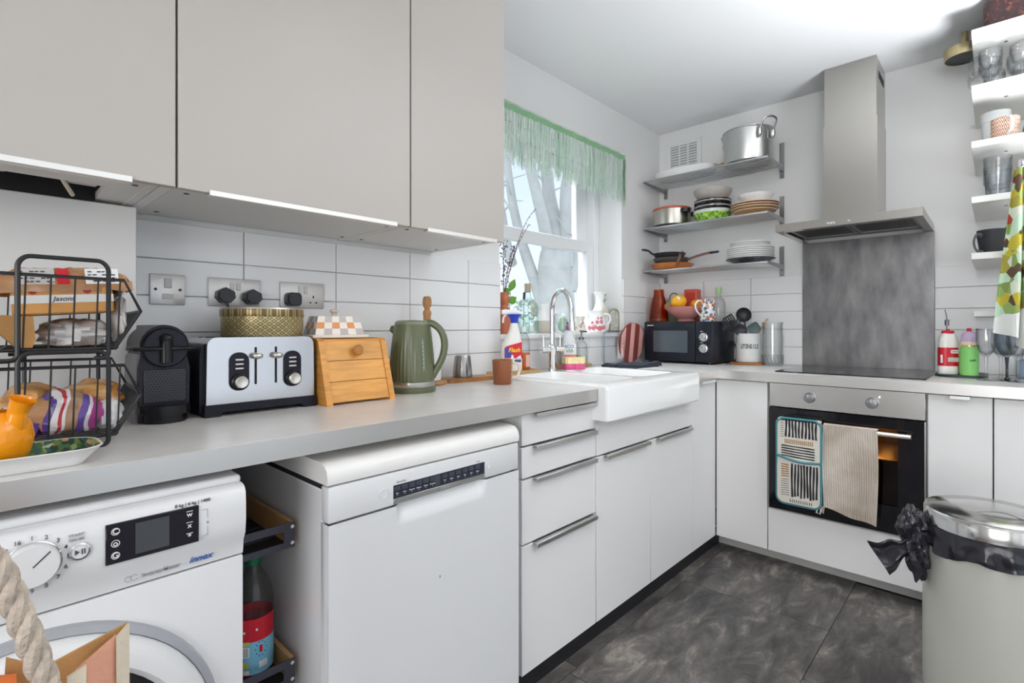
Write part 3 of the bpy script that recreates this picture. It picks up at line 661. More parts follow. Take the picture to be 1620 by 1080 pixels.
# ---------------- pull-out wire and wood baskets between washing machine and dishwasher
RM = pm('dark_grey_basket_metal', (.045, .043, .060), .45)
def pullout(z, lab, name='pull_out_basket'):
    t = thing(name, lab, 'rack', (-2.195, .3, z))
    m = MB(); x0, x1, y0 = -2.262, -2.128, .096
    zz0, zz1 = z, z+.056
    m.box(x0, x1, y0, y0+.003, zz0, zz0+.014); m.box(x0, x1, y0, y0+.003, zz1-.017, zz1); m.box(x0, x0+.022, y0, y0+.003, zz0+.014, zz1-.017); m.box(x1-.024, x1, y0, y0+.003, zz0+.014, zz1-.017); m.build('front_plate', RM, t)
    for zz in (zz0+.011, zz1-.009): MB().cyl((x1-.006, y0, zz), .0042, -.002, 12, 'y').build('screw', CHROME, t)
    wdp = pm('pine_side_board', (.52, .30, .12), .5, var=.2, vscale=10, stretch=(10, 1, 1))
    MB().box(x1-.010, x1, y0+.003, .50, zz0, zz1).build('side_board', wdp, t); MB().box(x0, x0+.010, y0+.003, .50, zz0, zz1).build('side_board', wdp, t)
    m = MB(); m.box(x0+.010, x1-.010, y0+.003, .50, zz0, zz0+.004); m.box(x0+.010, x1-.010, .49, .50, zz0+.004, zz1); m.build('tray', BLACKM, t)
    for y in (.17, .25, .33): MB().box(x0+.012, x1-.012, y, y+.008, zz0+.004, zz0+.007).build('slat', RM, t)
    return t
pullout(.655, 'upper pull-out basket with wooden sides, empty, beside the washing machine')
pullout(.350, 'lower pull-out basket with wooden sides holding the drink bottle')
m = MB()
for x in (-2.24, -2.15): m.box(x-.008, x+.008, .52, .54, 0, .86)
o = m.build('basket_frame', RM, loc=(-2.195, .53, 0)); tag(o, 'dark upright metal frame at the back of the pull-out baskets', 'frame')
# squash bottle
bo = thing('drink_bottle', 'clear plastic drink bottle with green cap and red and blue label', 'bottle', (-2.184, .185, .3615), -.66)
PET = thin_glass('clear_plastic', (.90, .92, .92), .9, .3)
m = MB(); m.lathe([(0, 0), (.036, 0), (.041, .008), (.042, .03), (.0415, .14), (.042, .165), (.038, .19), (.028, .215), (.016, .235), (.0135, .243), (.0135, .252)], (0, 0, 0), 32); m.build('bottle_body', PET, bo, local=True)
m = MB(); m.lathe([(0, .002), (.035, .002), (.0395, .01), (.0395, .118), (0, .118)], (0, 0, 0), 32); m.build('drink', pm('dark_red_squash', (.22, .01, .03), .2), bo, local=True)
m = MB(); m.lathe([(.0423, .088), (.0425, .135), (.0423, .138)], (0, 0, 0), 32); m.build('red_label', pm('red_label', (.55, .01, .025), .3), bo, local=True)
m = MB(); m.lathe([(.0423, .016), (.0425, .055), (.0423, .088)], (0, 0, 0), 32); lb = m.build('blue_label', pm('light_blue_label', (.20, .50, .66), .35), bo, local=True)
def patch(a0, a1, z0, z1, mt, nm, par, r=.0429):
    m = MB(); n = 6; vs = []
    for i in range(n+1):
        a = a0+(a1-a0)*i/n; vs += [(r*math.cos(a), r*math.sin(a), z0), (r*math.cos(a), r*math.sin(a), z1)]
    m.add(vs, [(2*i, 2*i+2, 2*i+3, 2*i+1) for i in range(n)]); return m.build(nm, mt, par, local=True)
PW = pm('label_white', (.80, .80, .80), .5)
patch(-2.05, -1.45, .056, .078, PW, 'bar_code', lb)
for i in range(9): patch(-2.02+.06*i, -2.0+.06*i+.01*(i % 2), .0575, .0765, PRINT, 'bar', lb, .0431)
patch(-2.0, -1.45, .082, .090, pm('lime_label', (.50, .55, .08), .5), 'lime_sticker', lb); patch(-1.85, -1.5, .032, .045, MATS['lime_label'], 'recycling_mark', lb); patch(-1.75, -1.45, .018, .027, PW, 'date_box', lb); patch(-2.05, -1.75, .046, .053, pm('blue_print', (.03, .10, .34), .5), 'litre_print', lb)
patch(-.98, -.82, .062, .078, MATS['red_label'], 'drop_mark', lb)
for i in range(10):
    a = 2*PI*i/10; patch(-.9+.26*math.cos(a)-.03, -.9+.26*math.cos(a)+.03, .070+.016*math.sin(a)-.0016, .070+.016*math.sin(a)+.0016, MATS['blue_print'], 'ring_print', lb)
patch(-1.0, -.55, .028, .042, PW, 'volume_mark', lb)
patch(-1.75, -1.65, .108, .113, PW, 'dot', bo); patch(-1.15, -1.05, .112, .117, PW, 'dot', bo)
m = MB(); m.lathe([(0, .268), (.0155, .268), (.0165, .265), (.0165, .247), (.0155, .247)], (0, 0, 0), 28, rfun=lambda a, z: 1+.03*math.cos(24*a)); m.build('cap', pm('dark_green_cap', (.0, .14, .05), .4), bo, local=True)
# ================================================================ LEFT WORKTOP
FACE = -.815     # turns a thing's local -y towards the room's open side
BW = pm('black_basket_wire', (.012, .012, .013), .4)
def blob(c, r, seed, amp=.12, fr=5, nu=28, nv=18, flat=None, mb=None):
    from mathutils import noise
    m = mb or MB(); o = Vector((seed*3.1, seed*1.7, seed*.9))
    def fn(x, y, z):
        return 1+amp*noise.noise(Vector((x, y, z))*fr*.4+o)*1.6+amp*.5*noise.noise(Vector((x, y, z))*fr+o)
    b = len(m.v); m.sph(c, r, nu, nv, fn)
    if flat is not None:
        for i in range(b, len(m.v)):
            v = m.v[i]; m.v[i] = (v[0], v[1], max(v[2], flat))
    return m
def basket(name, lab, z0, dz):
    """scoop-fronted wire basket: side frames, side, front and base wires"""
    t = thing(name, lab, 'basket', (-2.52, .28, z0))
    yn, yf = .150, .420; zb = z0+.020; zr = z0+.152; zk = z0+.090
    def sh(y): return (y-.15)*.085
    prof = [(-2.78, zr), (-2.430, zr-.004), (-2.404, zk), (-2.443, zb), (-2.78, zb)]
    for y in (yn-.006, yf+.006):
        s = sh(y); m = MB()
        pts = [(-2.60+s, y, z0+.003), (-2.576+s, y, z0+.003), (-2.576+s, y, z0+dz-.012), (-2.566+s, y, z0+dz), (-2.464+s, y, z0+dz), (-2.454+s, y, z0+dz-.012), (-2.454+s, y, z0+.004), (-2.475+s, y, z0+.003)]
        m.tube(fillet(pts, .012), .0040, 8); m.build('side_frame', BW, t)
    for y in (yn, yf):
        s = sh(y); m = MB(); m.tube([(x+s, y, z) for x, z in prof], .0032, 6, closed=True)
        for k in range(8):
            x = -2.436-.0325*k; m.tube([(x+s, y, zr-.003), (x-.004+s, y, zb)], .0015, 5)
        m.build('side_wires', BW, t)
    m = MB(); m.tube([(-2.404+sh(yn), yn, zk), (-2.404+sh(yf), yf, zk)], .003, 6); m.tube([(-2.443+sh(yn), yn, zb), (-2.443+sh(yf), yf, zb)], .003, 6)
    for k in range(1, 13):
        y = yn+(yf-yn)*k/13; m.tube([(-2.404+sh(y), y, zk), (-2.443+sh(y), y, zb)], .0014, 5)
    m.build('front_wires', BW, t)
    m = MB()
    for k in range(1, 13):
        y = yn+(yf-yn)*k/13; m.tube([(-2.443+sh(y), y, zb), (-2.78+sh(y), y, zb)], .0014, 5)
    m.tube([(-2.60, yn, zb), (-2.58, yf, zb)], .0025, 6); m.build('base_wires', BW, t); return t
basket('wire_basket', 'lower black wire basket of the stack, holding wrapped bread rolls', ZT, .176)
basket('wire_basket', 'upper black wire basket of the stack, holding a cardboard bread carton', ZT+.1605, .181)
# contents of the upper basket
ub = ZT+.1605+.0225
def crinkle(c1, c2, sc):
    return lambda h: h.ramp(h.noise(sc, 4), [(.3, c1), (.7, c2)], 'LINEAR')
PLAS = node_mat('white_plastic_bag', crinkle((.62, .60, .58), (.80, .79, .78), 9), .3, bump=.5)
m = blob((-2.490, .275, ub+.026), (.055, .09, .028), 3, .22, 6, flat=ub); blob((-2.422, .27, ub+.06), (.010, .07, .055), 4, .25, 6, flat=ub, mb=m); o = m.build('plastic_bag', PLAS, loc=(-2.495, .275, ub)); tag(o, 'crumpled white plastic bag under the carton in the upper basket', 'bag')
CARD = pm('orange_brown_card', (.56, .27, .075), .55, var=.08, vscale=14)
ct = thing('bread_carton', 'orange-brown carton with a white label band in the upper basket', 'box', (-2.505, .27, ub+.088)); ct.rotation_euler = (0, math.radians(-4), -.05)
m = MB(); m.box(-.074, .068, -.085, .085, -.026, .024, .003); m.build('box', CARD, ct, local=True)
m = MB(); m.box(-.0745, .0685, -.0856, -.0852, -.006, .0085); m.box(.0681, .0686, -.085, .085, -.006, .0085); lb = m.build('label_band', pm('carton_white_band', (.66, .65, .63), .5), ct, local=True, smooth=False)
text('Jasons', (-.004, -.0859, .0012), .012, PRINT, lb, rz=0, shear=.25)
for x in (-.045, .030):
    m = MB(); m.prism(arc(x, .0165, .0065, PI, 2*PI, 8), -.0858, -.0853, 'y'); m.build('red_mark', pm('dark_red_print', (.32, .02, .02), .5), ct, local=True, smooth=False)
def film(h): return h.ramp(h.noise(18, 4), [(.3, (.33, .15, .055)), (.55, (.46, .24, .11)), (.75, (.60, .44, .32))], 'LINEAR')
kp = thing('bread_packet', 'brown printed bread packet lying flat on top of the carton', 'packet', (-2.505, .272, ub+.128)); kp.rotation_euler = (0, math.radians(-4), -.03)
from mathutils import noise as mnoise
def pk(u, v): 
    x = -.100+.195*u; y = -.088+.18*v; e = min(u, 1-u, v, 1-v); return (x, y, -.010+.030*min(1, e*5)**.6+.005*mnoise.noise(Vector((x*60, y*60, 1))))
m = MB(); m.grid(pk, 24, 24, -.016, (0, 0, 1)); m.build('wrapper', node_mat('brown_bread_film', film, .25, bump=.3), kp, local=True)
for x0, x1, mt, nm in ((-.070, -.018, pm('grey_paper_label', (.50, .48, .46), .6), 'grey_label'), (-.015, .002, MATS['red_label'], 'red_panel'), (.025, .075, pm('label_white', (.80, .80, .80), .5), 'white_label')):
    m = MB(); m.add([(x0, -.089, -.012), (x1, -.089, -.012), (x1, -.078, .017), (x0, -.078, .017)], [(0, 1, 2, 3)]); l_ = m.build(nm, mt, kp, local=True, smooth=False)
    if nm != 'red_panel':
        m = MB()
        for k in range(4):
            z = -.008+.006*k; y = -.0895+.011*(z+.012)/.029
            for j in range(6):
                a = x0+.004+(x1-x0-.008)*j/6; 
                if (j*7+k*3) % 4: m.add([(a, y, z), (a+.006*(.6+.4*((j+k) % 2)), y, z), (a+.006, y+.0008, z+.0025), (a, y+.0008, z+.0025)], [(0, 1, 2, 3)])
        m.build('label_print', PRINT, l_, local=True, smooth=False)
m = MB(); m.prism([(-2.60, ub+.058), (-2.555, ub+.056), (-2.552, ub+.015), (-2.556, ub+.001), (-2.575, ub+.001), (-2.60, ub+.03)], .175, .30, 'y'); o = m.build('paper_bag', pm('tan_paper_bag', (.40, .20, .06), .6, var=.2, vscale=14), loc=(-2.56, .24, ub)); tag(o, 'folded tan paper bag corner at the left of the upper basket', 'bag')
m = blob((-2.415, .205, ub+.118), .0065, 2, .3, nu=12, nv=8); o = m.build('bag_clip', pm('lime_green_clip', (.25, .50, .05), .5), loc=(-2.415, .205, ub+.118))
o['label'] = 'small green bag clip at the right end of the upper basket'; o['category'] = 'clip'
m = MB(); m.tube([(-2.415, .205, ub+.118), (-2.425, .22, ub+.10), (-2.437, .24, ub+.086)], .002, 5); m.build('bag_tail', PLAS, o)
# wrapped bread in the lower basket
lb_ = ZT+.0225
def breadcol(h):
    d = h.m('ADD', h.m('MULTIPLY', h.x, 10.0), h.m('MULTIPLY', h.noise(9, 2), .6))
    low = h.ramp(h.m('ADD', d, .25), [(0, (.42, .22, .10)), (.20, (.10, .05, .26)), (.30, (.75, .72, .72)), (.38, (.45, .03, .04)), (.44, (.75, .70, .70)), (.50, (.38, .22, .12)), (.72, (.12, .06, .30)), (.84, (.74, .72, .74)), (.90, (.42, .05, .26))])
    return low
def bread2(h): return h.ramp(h.noise(22, 4), [(.30, (.10, .035, .01)), (.45, (.40, .17, .04)), (.60, (.62, .32, .10)), (.75, (.72, .50, .30))], 'LINEAR')
BREAD = node_mat('crusty_bread_in_film', bread2, .22, bump=.3); BWRAP = node_mat('purple_white_red_wrapper', breadcol, .2, bump=.3)
for c, r, sd, mt, lab, nm in (
    ((-2.505, .225, lb_+.036), (.062, .055, .044), 5, BWRAP, 'bread bag printed purple, white and red in the lower basket', 'bread_bag'),
    ((-2.565, .235, lb_+.026), (.038, .05, .032), 8, BWRAP, 'small printed bread bag at the left of the lower basket', 'bread_bag'),
    ((-2.460, .285, lb_+.058), (.050, .075, .034), 11, BREAD, 'golden crusty loaf in clear film at the right of the lower basket', 'bread_loaf'),
    ((-2.545, .300, lb_+.056), (.050, .060, .034), 14, BREAD, 'brown crusty loaf in clear film at the back left of the lower basket', 'bread_loaf')):
    m = blob(c, r, sd, .16, 5, flat=lb_); o = m.build(nm, mt, loc=(c[0], c[1], lb_)); tag(o, lab, 'bread')
m = blob((-2.445, .25, lb_+.026), (.028, .065, .040), 21, .2, 6, flat=lb_); o = m.build('paper_bag', node_mat('white_paper_bag', crinkle((.55, .55, .56), (.80, .80, .80), 20), .5, bump=.4), loc=(-2.445, .25, lb_)); tag(o, 'white printed paper bag at the right front of the lower basket', 'bag')

# leaf-patterned tray
def leaves(h):
    mp = h.n.new('ShaderNodeMapping'); mp.inputs['Rotation'].default_value = (0, 0, .8); mp.inputs['Scale'].default_value = (1, .30, 1); h.l.new(h.vec, mp.inputs[0])
    z = h.n.new('ShaderNodeTexVoronoi'); z.inputs['Scale'].default_value = 150; h.l.new(mp.outputs[0], z.inputs['Vector'])
    s = h.n.new('ShaderNodeSeparateXYZ'); h.l.new(z.outputs['Color'], s.inputs[0])
    return h.ramp(s.outputs[0], [(0, (.012, .035, .025)), (.22, (.05, .13, .03)), (.42, (.22, .30, .10)), (.56, (.45, .50, .30)), (.66, (.03, .10, .08)), (.80, (.10, .17, .03)), (.93, (.50, .24, .05))])
tr = thing('serving_tray', 'white melamine tray printed with jungle leaves at the worktop edge', 'tray', (-2.62, .06, ZT))
def trayring(z, g): return [(x, y, z) for x, y in rrect(-2.78-g, -2.505+g, .013-g, .090+g, .018+g, 5)]
m = MB(); n = 24
rings = [(0.0005, 0), (.026, .024), (.028, .0265), (.029, .025), (.029, .023), (.004, 0.0)]
vs = []
for z, g in rings: vs += trayring(ZT+z, g)
n = len(trayring(0, 0)); fs = [tuple(range(n))]
for j in range(len(rings)-1): fs += [(j*n+i, j*n+(i+1) % n, (j+1)*n+(i+1) % n, (j+1)*n+i) for i in range(n)]
m.add(vs, fs); m.build('rim', pm('white_melamine_gloss', (.80, .80, .79), .2), tr)
r4, r5 = trayring(ZT+.0285, .0222), trayring(ZT+.005, .0005)
m = MB(); m.add(r4+r5, [(i, (i+1) % n, n+(i+1) % n, n+i) for i in range(n)]+[tuple(range(n, 2*n))]); m.build('leaf_pattern', node_mat('jungle_leaf_print', leaves, .15), tr)
# teapot
tp = thing('teapot', 'small shiny orange teapot standing on the leaf-patterned tray', 'teapot', (-2.608, .052, ZT+.0055), FACE)
ORG = pm('orange_glaze', (.85, .30, .008), .08)
m = MB(); m.lathe([(0, 0), (.024, 0), (.033, .006), (.0435, .024), (.0475, .046), (.044, .066), (.034, .082), (.026, .087), (.0245, .0865), (.030, .080), (.040, .060)], (0, 0, 0), 36); m.build('body', ORG, tp, local=True)
m = MB(); m.tube(spline([(.026, 0, .050), (.034, 0, .070), (.038, 0, .088), (.046, 0, .106)], 5), [.016, .0155, .015, .0145, .014, .0135, .0135, .013, .013, .0125, .0125, .013, .0135, .014, .015, .016], 16, cap=False); m.build('spout', ORG, tp, local=True)
m = MB(); m.tube(spline([(-.042, 0, .070), (-.066, 0, .074), (-.078, 0, .052), (-.066, 0, .028), (-.043, 0, .028)], 5), .006, 10); m.build('handle', ORG, tp, local=True)

# coffee machine
cm = thing('coffee_machine', 'small black capsule coffee machine with a perforated front', 'coffee machine', (-2.312, .46, ZT))
BLK = pm('blue_black_plastic', (.010, .009, .017), .36, spec=.28); BLK2 = pm('gloss_black_plastic', (.010, .010, .012), .2, spec=.35)
X0, X1, XM = -2.372, -2.262, -2.317
body = [(X0+.006, ZT), (X1-.006, ZT), (X1-.004, ZT+.125), (X1-.010, ZT+.150)]+arc(XM, ZT+.176, .049, -.35, PI+.35, 14)+[(X0+.010, ZT+.150), (X0+.004, ZT+.125)]
m = MB(); m.prism(body, .360, .60, 'y'); m.build('body', BLK, cm, ang=40)
m = MB(); m.prism([(X0-.002, ZT), (X0+.006, ZT), (X0+.004, ZT+.125), (X0+.016, ZT+.165), (X0+.004, ZT+.15)], .375, .60, 'y'); m.build('side_panel', pm('grey_side_panel', (.22, .21, .21), .35), cm)
m = MB(); m.lathe([(0, -.012), (.043, -.012), (.046, -.009), (.046, 0)], (XM, .360, ZT+.172), 36, axis='y'); m.build('brew_head', BLK, cm)
m = MB(); m.tube([(XM-.066, .385, ZT+.170), (XM-.060, .350, ZT+.170), (XM-.03, .342, ZT+.170), (XM+.03, .342, ZT+.170), (XM+.060, .350, ZT+.170), (XM+.066, .385, ZT+.170)], .005, 8); m.build('lever', BLK2, cm)
m = MB(); m.cyl((XM, .347, ZT+.138), .013, .055, 18); m.sph((XM, .345, ZT+.193), (.014, .012, .012), 16, 10); m.build('outlet', BLK2, cm)
m = MB(); m.box(X0+.012, X1-.012, .357, .362, ZT+.044, ZT+.122, .002); gp = m.build('front_grille', pm('grille_grey_black', (.030, .029, .040), .4), cm)
m = MB()
for j in range(13):
    for i in range(13):
        x = X0+.0175+i*.0063+(.00315 if j % 2 else 0); z = ZT+.049+j*.0056
        if x < X1-.015: m.add([(x+.0021*math.cos(a*PI/3), .3565, z+.0021*math.sin(a*PI/3)) for a in range(6)], [tuple(range(6))])
stuff(m.build('grille_holes', DARK, gp, smooth=False))
m = MB(); m.prism(arc(XM, .362, .052, PI, 2*PI, 16), ZT+.020, ZT+.040, 'z'); m.prism(arc(XM, .362, .044, PI, 2*PI, 16), ZT+.001, ZT+.020, 'z'); m.build('drip_tray', BLK2, cm)

# toaster
ts = thing('toaster', 'four-slice steel toaster with black base and two dials', 'toaster', (-2.10, .44, ZT))
SS = pm('polished_toaster_steel', (.52, .53, .55), .24, 1.0)
TX0, TX1, TY0, TY1 = -2.238, -1.968, .335, .52
sec = [(TX0, ZT+.030)]+[(TX1, ZT+.030)]+arc(TX1-.024, ZT+.172, .022, 0, PI/2, 6)+arc(TX0+.024, ZT+.172, .022, PI/2, PI, 6)
m = MB(); m.prism(sec, TY0, TY0+.018, 'y'); m.prism([(a*1, b-.001) for a, b in sec], TY0+.018, TY1, 'y'); m.build('steel_body', SS, ts, ang=40)
sec2 = [(TX0-.010, ZT+.012), (TX0+.001, ZT+.012), (TX0+.001, ZT+.178), (TX0-.004, ZT+.172), (TX0-.009, ZT+.150)]
for s in (sec2, [(TX0+TX1-a, b) for a, b in sec2]): m = MB(); m.prism(s, TY0+.018, TY1, 'y'); m.build('end_cap', BLK, ts)
m = MB(); m.prism([(TX0-.004, ZT), (TX0+.03, ZT), (TX0+.036, ZT+.010), (TX1-.036, ZT+.010), (TX1-.03, ZT), (TX1+.004, ZT), (TX1+.004, ZT+.030), (TX0-.004, ZT+.030)], TY0-.004, TY1, 'y'); m.build('base', BLK, ts, smooth=False)
for x in (-2.164, -2.030):
    m = MB(); m.prism(rrect(x-.0235, x+.0235, ZT+.060, ZT+.156, .022, 6), TY0-.003, TY0, 'y'); pn_ = m.build('dial_panel', BLK, ts)
    for k in range(3): MB().box(x-.010, x+.010, TY0-.0055, TY0-.003, ZT+.113+.011*k, ZT+.118+.011*k, .001).build('button', pm('silver_button', (.55, .54, .52), .3, .8), pn_)
    m = MB(); m.lathe([(.022, 0), (.021, -.006), (.018, -.008)], (x+.001, TY0-.003, ZT+.082), 28, axis='y'); m.build('dial_bezel', BLK2, pn_)
    m = MB(); m.lathe([(.0165, -.005), (.0155, -.016), (.0135, -.018), (.006, -.0165), (0, -.016)], (x+.001, TY0-.003, ZT+.082), 28, axis='y'); m.build('dial', pm('satin_dial', (.60, .58, .54), .3, .9), pn_)
for x in (-2.124, -2.073):
    MB().box(x-.0028, x+.0028, TY0-.0008, TY0, ZT+.073, ZT+.168).build('lever_slot', DARK, ts, smooth=False)
    m = MB(); m.sph((x, TY0-.012, ZT+.146), (.014, .010, .0085), 16, 10); m.tube([(x, TY0, ZT+.146), (x, TY0-.01, ZT+.146)], .003, 6); m.build('lever', MATS['satin_dial'], ts)
for y in (.40, .46):
    for x0, x1 in ((TX0+.02, TX0+.13), (TX1-.13, TX1-.02)): MB().box(x0, x1, y-.012, y+.012, ZT+.1930, ZT+.1938).build('bread_slot', DARK, ts, smooth=False)
# patterned tin standing on the toaster
def lattice(h):
    a = h.m('MULTIPLY', h.m('ARCTAN2', h.y, h.x), 15.0/PI*1.0); z = h.m('MULTIPLY', h.z, 62.0)
    d1 = h.m('ABSOLUTE', h.m('SUBTRACT', h.m('FRACT', h.m('ADD', a, z)), .5)); d2 = h.m('ABSOLUTE', h.m('SUBTRACT', h.m('FRACT', h.m('SUBTRACT', a, z)), .5))
    d = h.m('MAXIMUM', d1, d2); e = h.m('MINIMUM', d1, d2)
    c = h.ramp(d, [(0, (.40, .36, .20)), (.20, (.17, .13, .07)), (.36, (.30, .25, .13)), (.44, (.66, .53, .22))])
    return c
tn = thing('cake_tin', 'round brass-coloured lattice tin standing on the toaster', 'tin', (-2.068, .435, ZT+.195))
m = MB(); m.lathe([(0, 0), (.102, 0), (.104, .003), (.104, .055)], (0, 0, 0), 60); m.build('tin_body', node_mat('brass_lattice_print', lattice, .35, .5), tn, local=True)
def lidpat(h):
    a = h.m('MULTIPLY', h.m('ARCTAN2', h.y, h.x), 14.0/PI); return h.ramp(h.m('ABSOLUTE', h.m('SUBTRACT', h.m('FRACT', a), .5)), [(0, (.16, .10, .04)), (.25, (.42, .33, .15)), (.42, (.20, .13, .06))])
m = MB(); m.lathe([(.1055, .053), (.1062, .055), (.1062, .070), (.1055, .072)], (0, 0, 0), 60); m.build('lid_rim', node_mat('brass_rim_print', lidpat, .35, .5), tn, local=True)
m = MB(); m.lathe([(.1055, .072), (.1045, .076), (.100, .077), (.0, .077)], (0, 0, 0), 60); m.build('lid', pm('silver_grey_lid', (.42, .41, .40), .3, .8), tn, local=True)

# sockets on the tiles
SKT = pm('brushed_socket_plate', (.60, .58, .56), .35, .55); SKW = pm('pale_switch', (.62, .60, .58), .4)
SY = WY-.0115
def socket(lab, x0, x1, double=True, holes=()):
    t = thing('wall_socket' if double else 'fused_switch', lab, 'socket' if double else 'switch', ((x0+x1)/2, SY, 1.25))
    MB().box(x0, x1, SY-.007, SY, 1.209, 1.293, .003, 2).build('plate', SKT, t); xm = (x0+x1)/2
    if double:
        for x in (xm-.009, xm+.009): MB().box(x-.006, x+.006, SY-.0105, SY-.007, 1.257, 1.280, .0015).build('rocker', SKW, t)
    else:
        MB().box(xm-.009, xm+.009, SY-.0105, SY-.007, 1.255, 1.282, .0015).build('rocker', SKW, t); MB().box(xm-.014, xm+.014, SY-.009, SY-.007, 1.224, 1.239, .001).build('fuse_carrier', SKW, t)
        for x in (x0+.013, x1-.013): MB().cyl((x, SY-.007, 1.251), .004, -.001, 12, 'y').build('screw', PRINT, t)
    for hx in holes:
        m = MB()
        for dx, z, a, b in ((0, 1.247, .0022, .0042), (-.010, 1.228, .0036, .0020), (.010, 1.228, .0036, .0020)): m.box(hx+dx-a, hx+dx+a, SY-.0074, SY-.0069, z-b, z+b)
        m.build('pin_holes', DARK, t, smooth=False)
    return t
socket('single fused switch plate on the tiles at the left above the coffee machine', -2.295, -2.211, False)
socket('double wall socket with two black plugs, behind the tin', -2.153, -2.008, True)
socket('double wall socket with one black plug and one free outlet', -1.947, -1.800, True, (-1.838,))
def plug(x, z, lab, sh, cord=False):
    t = thing('power_plug', lab, 'plug', (x, SY-.007, z)); m = MB()
    if sh == 'hex': pr_ = [(x-.026, z-.006), (x-.023, z+.012), (x, z+.024), (x+.023, z+.012), (x+.026, z-.006), (x+.012, z-.022), (x-.012, z-.022)]
    else: pr_ = rrect(x-.024, x+.024, z-.022, z+.022, .014, 5)
    m.prism(pr_, SY-.030, SY-.0075, 'y'); m.prism([((a-x)*.8+x, (b-z)*.8+z) for a, b in pr_], SY-.036, SY-.030, 'y'); m.build('plug_body', BLACKP, t)
    if cord:
        c = MB(); c.tube(spline([(x, SY-.03, z-.018), (x+.004, SY-.035, z-.045), (x-.004, SY-.040, z-.09), (x-.012, SY-.04, z-.14), (x-.016, SY-.02, z-.22), (x-.02, SY-.02, ZT+.006)], 6), .0042, 8); c.build('cord', BLACKP, t)
plug(-2.112, 1.240, 'black plug with a hanging cord in the left side of the middle socket', 'hex', True)
plug(-2.036, 1.238, 'black plug in the right side of the middle socket', 'hex')
plug(-1.911, 1.236, 'rounded black plug in the right-hand double socket', 'r')

# wooden bread bin
BBW = pm('honey_pine', (.60, .27, .055), .38, var=.18, vscale=7, stretch=(2, 2, 14)); BBH = pm('honey_pine_boards', (.64, .30, .065), .38, var=.16, vscale=7, stretch=(1.5, 14, 14))
bb = thing('bread_bin', 'honey pine bread bin with three front boards and a round knob', 'bread bin', (-1.845, .40, ZT))
BX0, BX1 = -1.955, -1.735
side = [(.285, ZT), (.50, ZT), (.50, ZT+.186), (.352, ZT+.186), (.338, ZT+.178)]
for a, b in ((BX0, BX0+.018), (BX1-.018, BX1)): m = MB(); m.prism(side, a, b, 'x'); m.build('side_board', BBW, bb, smooth=False)
def fb_(t, off=0): y = .2905+(.3425-.2905)*t; return (y+off, ZT+.008+.170*t)
for nm, a, b in (('bottom_board', .0, .325), ('middle_board', .335, .668), ('lid_board', .678, 1.0)):
    p, q_ = fb_(a), fb_(b); r_, s_ = fb_(b, .016), fb_(a, .016); m = MB(); m.prism([p, q_, r_, s_], BX0+.0185, BX1-.0185, 'x'); o = m.build(nm, BBH, bb, smooth=False)
y, z = fb_(.845); m = MB(); m.lathe([(.008, 0), (.008, -.006), (.015, -.012), (.016, -.019), (.012, -.025), (0, -.027)], (-1.842, y, z), 24, axis='y'); m.build('knob', pm('darker_pine_knob', (.42, .17, .04), .35), o)
m = MB(); m.box(BX0+.0185, BX1-.0185, .346, .498, ZT+.174, ZT+.184); m.box(BX0+.0185, BX1-.0185, .488, .498, ZT+.002, ZT+.174); m.box(BX0+.0185, BX1-.0185, .312, .488, ZT+.002, ZT+.010); m.build('back_and_top', BBH, bb, smooth=False)
# butter dish on the bread bin
bd = thing('butter_dish', 'chequered orange and cream butter dish on the bread bin', 'butter dish', (-1.862, .425, ZT+.1865), -.08)
CR = pm('cream_glaze', (.74, .68, .60), .15); OC = pm('orange_check', (.62, .22, .04), .2); GC = pm('greige_check', (.42, .37, .35), .2)
m = MB(); m.box(-.088, .088, -.060, .060, .0, .010, .004, 2); m.build('dish', CR, bd, local=True)
m = MB(); nx, ny = 6, 4
def lidp(u, v, t): return ((u-.5)*(.152-.026*t), (v-.5)*(.096-.026*t), .010+.055*t)
for sgn, cnt, f_ in ((0, nx, lambda u, t: lidp(u, 0, t)), (1, ny, lambda u, t: lidp(1, u, t)), (2, nx, lambda u, t: lidp(1-u, 1, t)), (3, ny, lambda u, t: lidp(0, 1-u, t))):
    for j in range(3):
        for i in range(cnt):
            k = (i+j) % 2
            m.mat(0 if k == 0 else (1 if j == 1 else 2)); m.add([f_(i/cnt, j/3), f_((i+1)/cnt, j/3), f_((i+1)/cnt, (j+1)/3), f_(i/cnt, (j+1)/3)], [(0, 1, 2, 3)])
m.mat(0); m.add([lidp(0, 0, 1), lidp(1, 0, 1), lidp(1, 1, 1), lidp(0, 1, 1)], [(0, 1, 2, 3)]); ld = m.build('lid', [CR, OC, GC], bd, local=True, smooth=False)
m = MB(); m.lathe([(.006, .065), (.006, .072), (.013, .080), (.013, .085), (.008, .088), (0, .088)], (0, 0, 0), 20); m.build('lid_knob', pm('stone_knob', (.50, .44, .38), .3), ld, local=True)

# kettle
kt = thing('kettle', 'sage green ribbed electric kettle between the bread bin and kitchen roll', 'kettle', (-1.590, .400, ZT), FACE)
SG = pm('sage_green_plastic', (.115, .130, .068), .28); SGM = pm('kettle_steel_band', (.60, .59, .57), .25, 1.0)
m = MB(); m.lathe([(0, 0), (.078, 0), (.080, .004), (.080, .014), (.076, .018), (0, .018)], (0, 0, 0), 48); m.build('base', SG, kt, local=True)
def rib(a, z):
    a = (a+PI) % (2*PI)-PI; k = max(0, 1-max(0, z-.13)/.05); return 1+.012*k*math.cos(a*36) if -2.9 < a < -.75 else 1
prof = [(.0745, .036), (.0755, .042), (.0755, .07), (.0745, .10), (.0725, .13), (.0695, .16), (.066, .19), (.0625, .215), (.060, .228)]
m = MB(); m.lathe(prof, (0, 0, 0), 288, rfun=rib); m.build('body', SG, kt, local=True, ang=60)
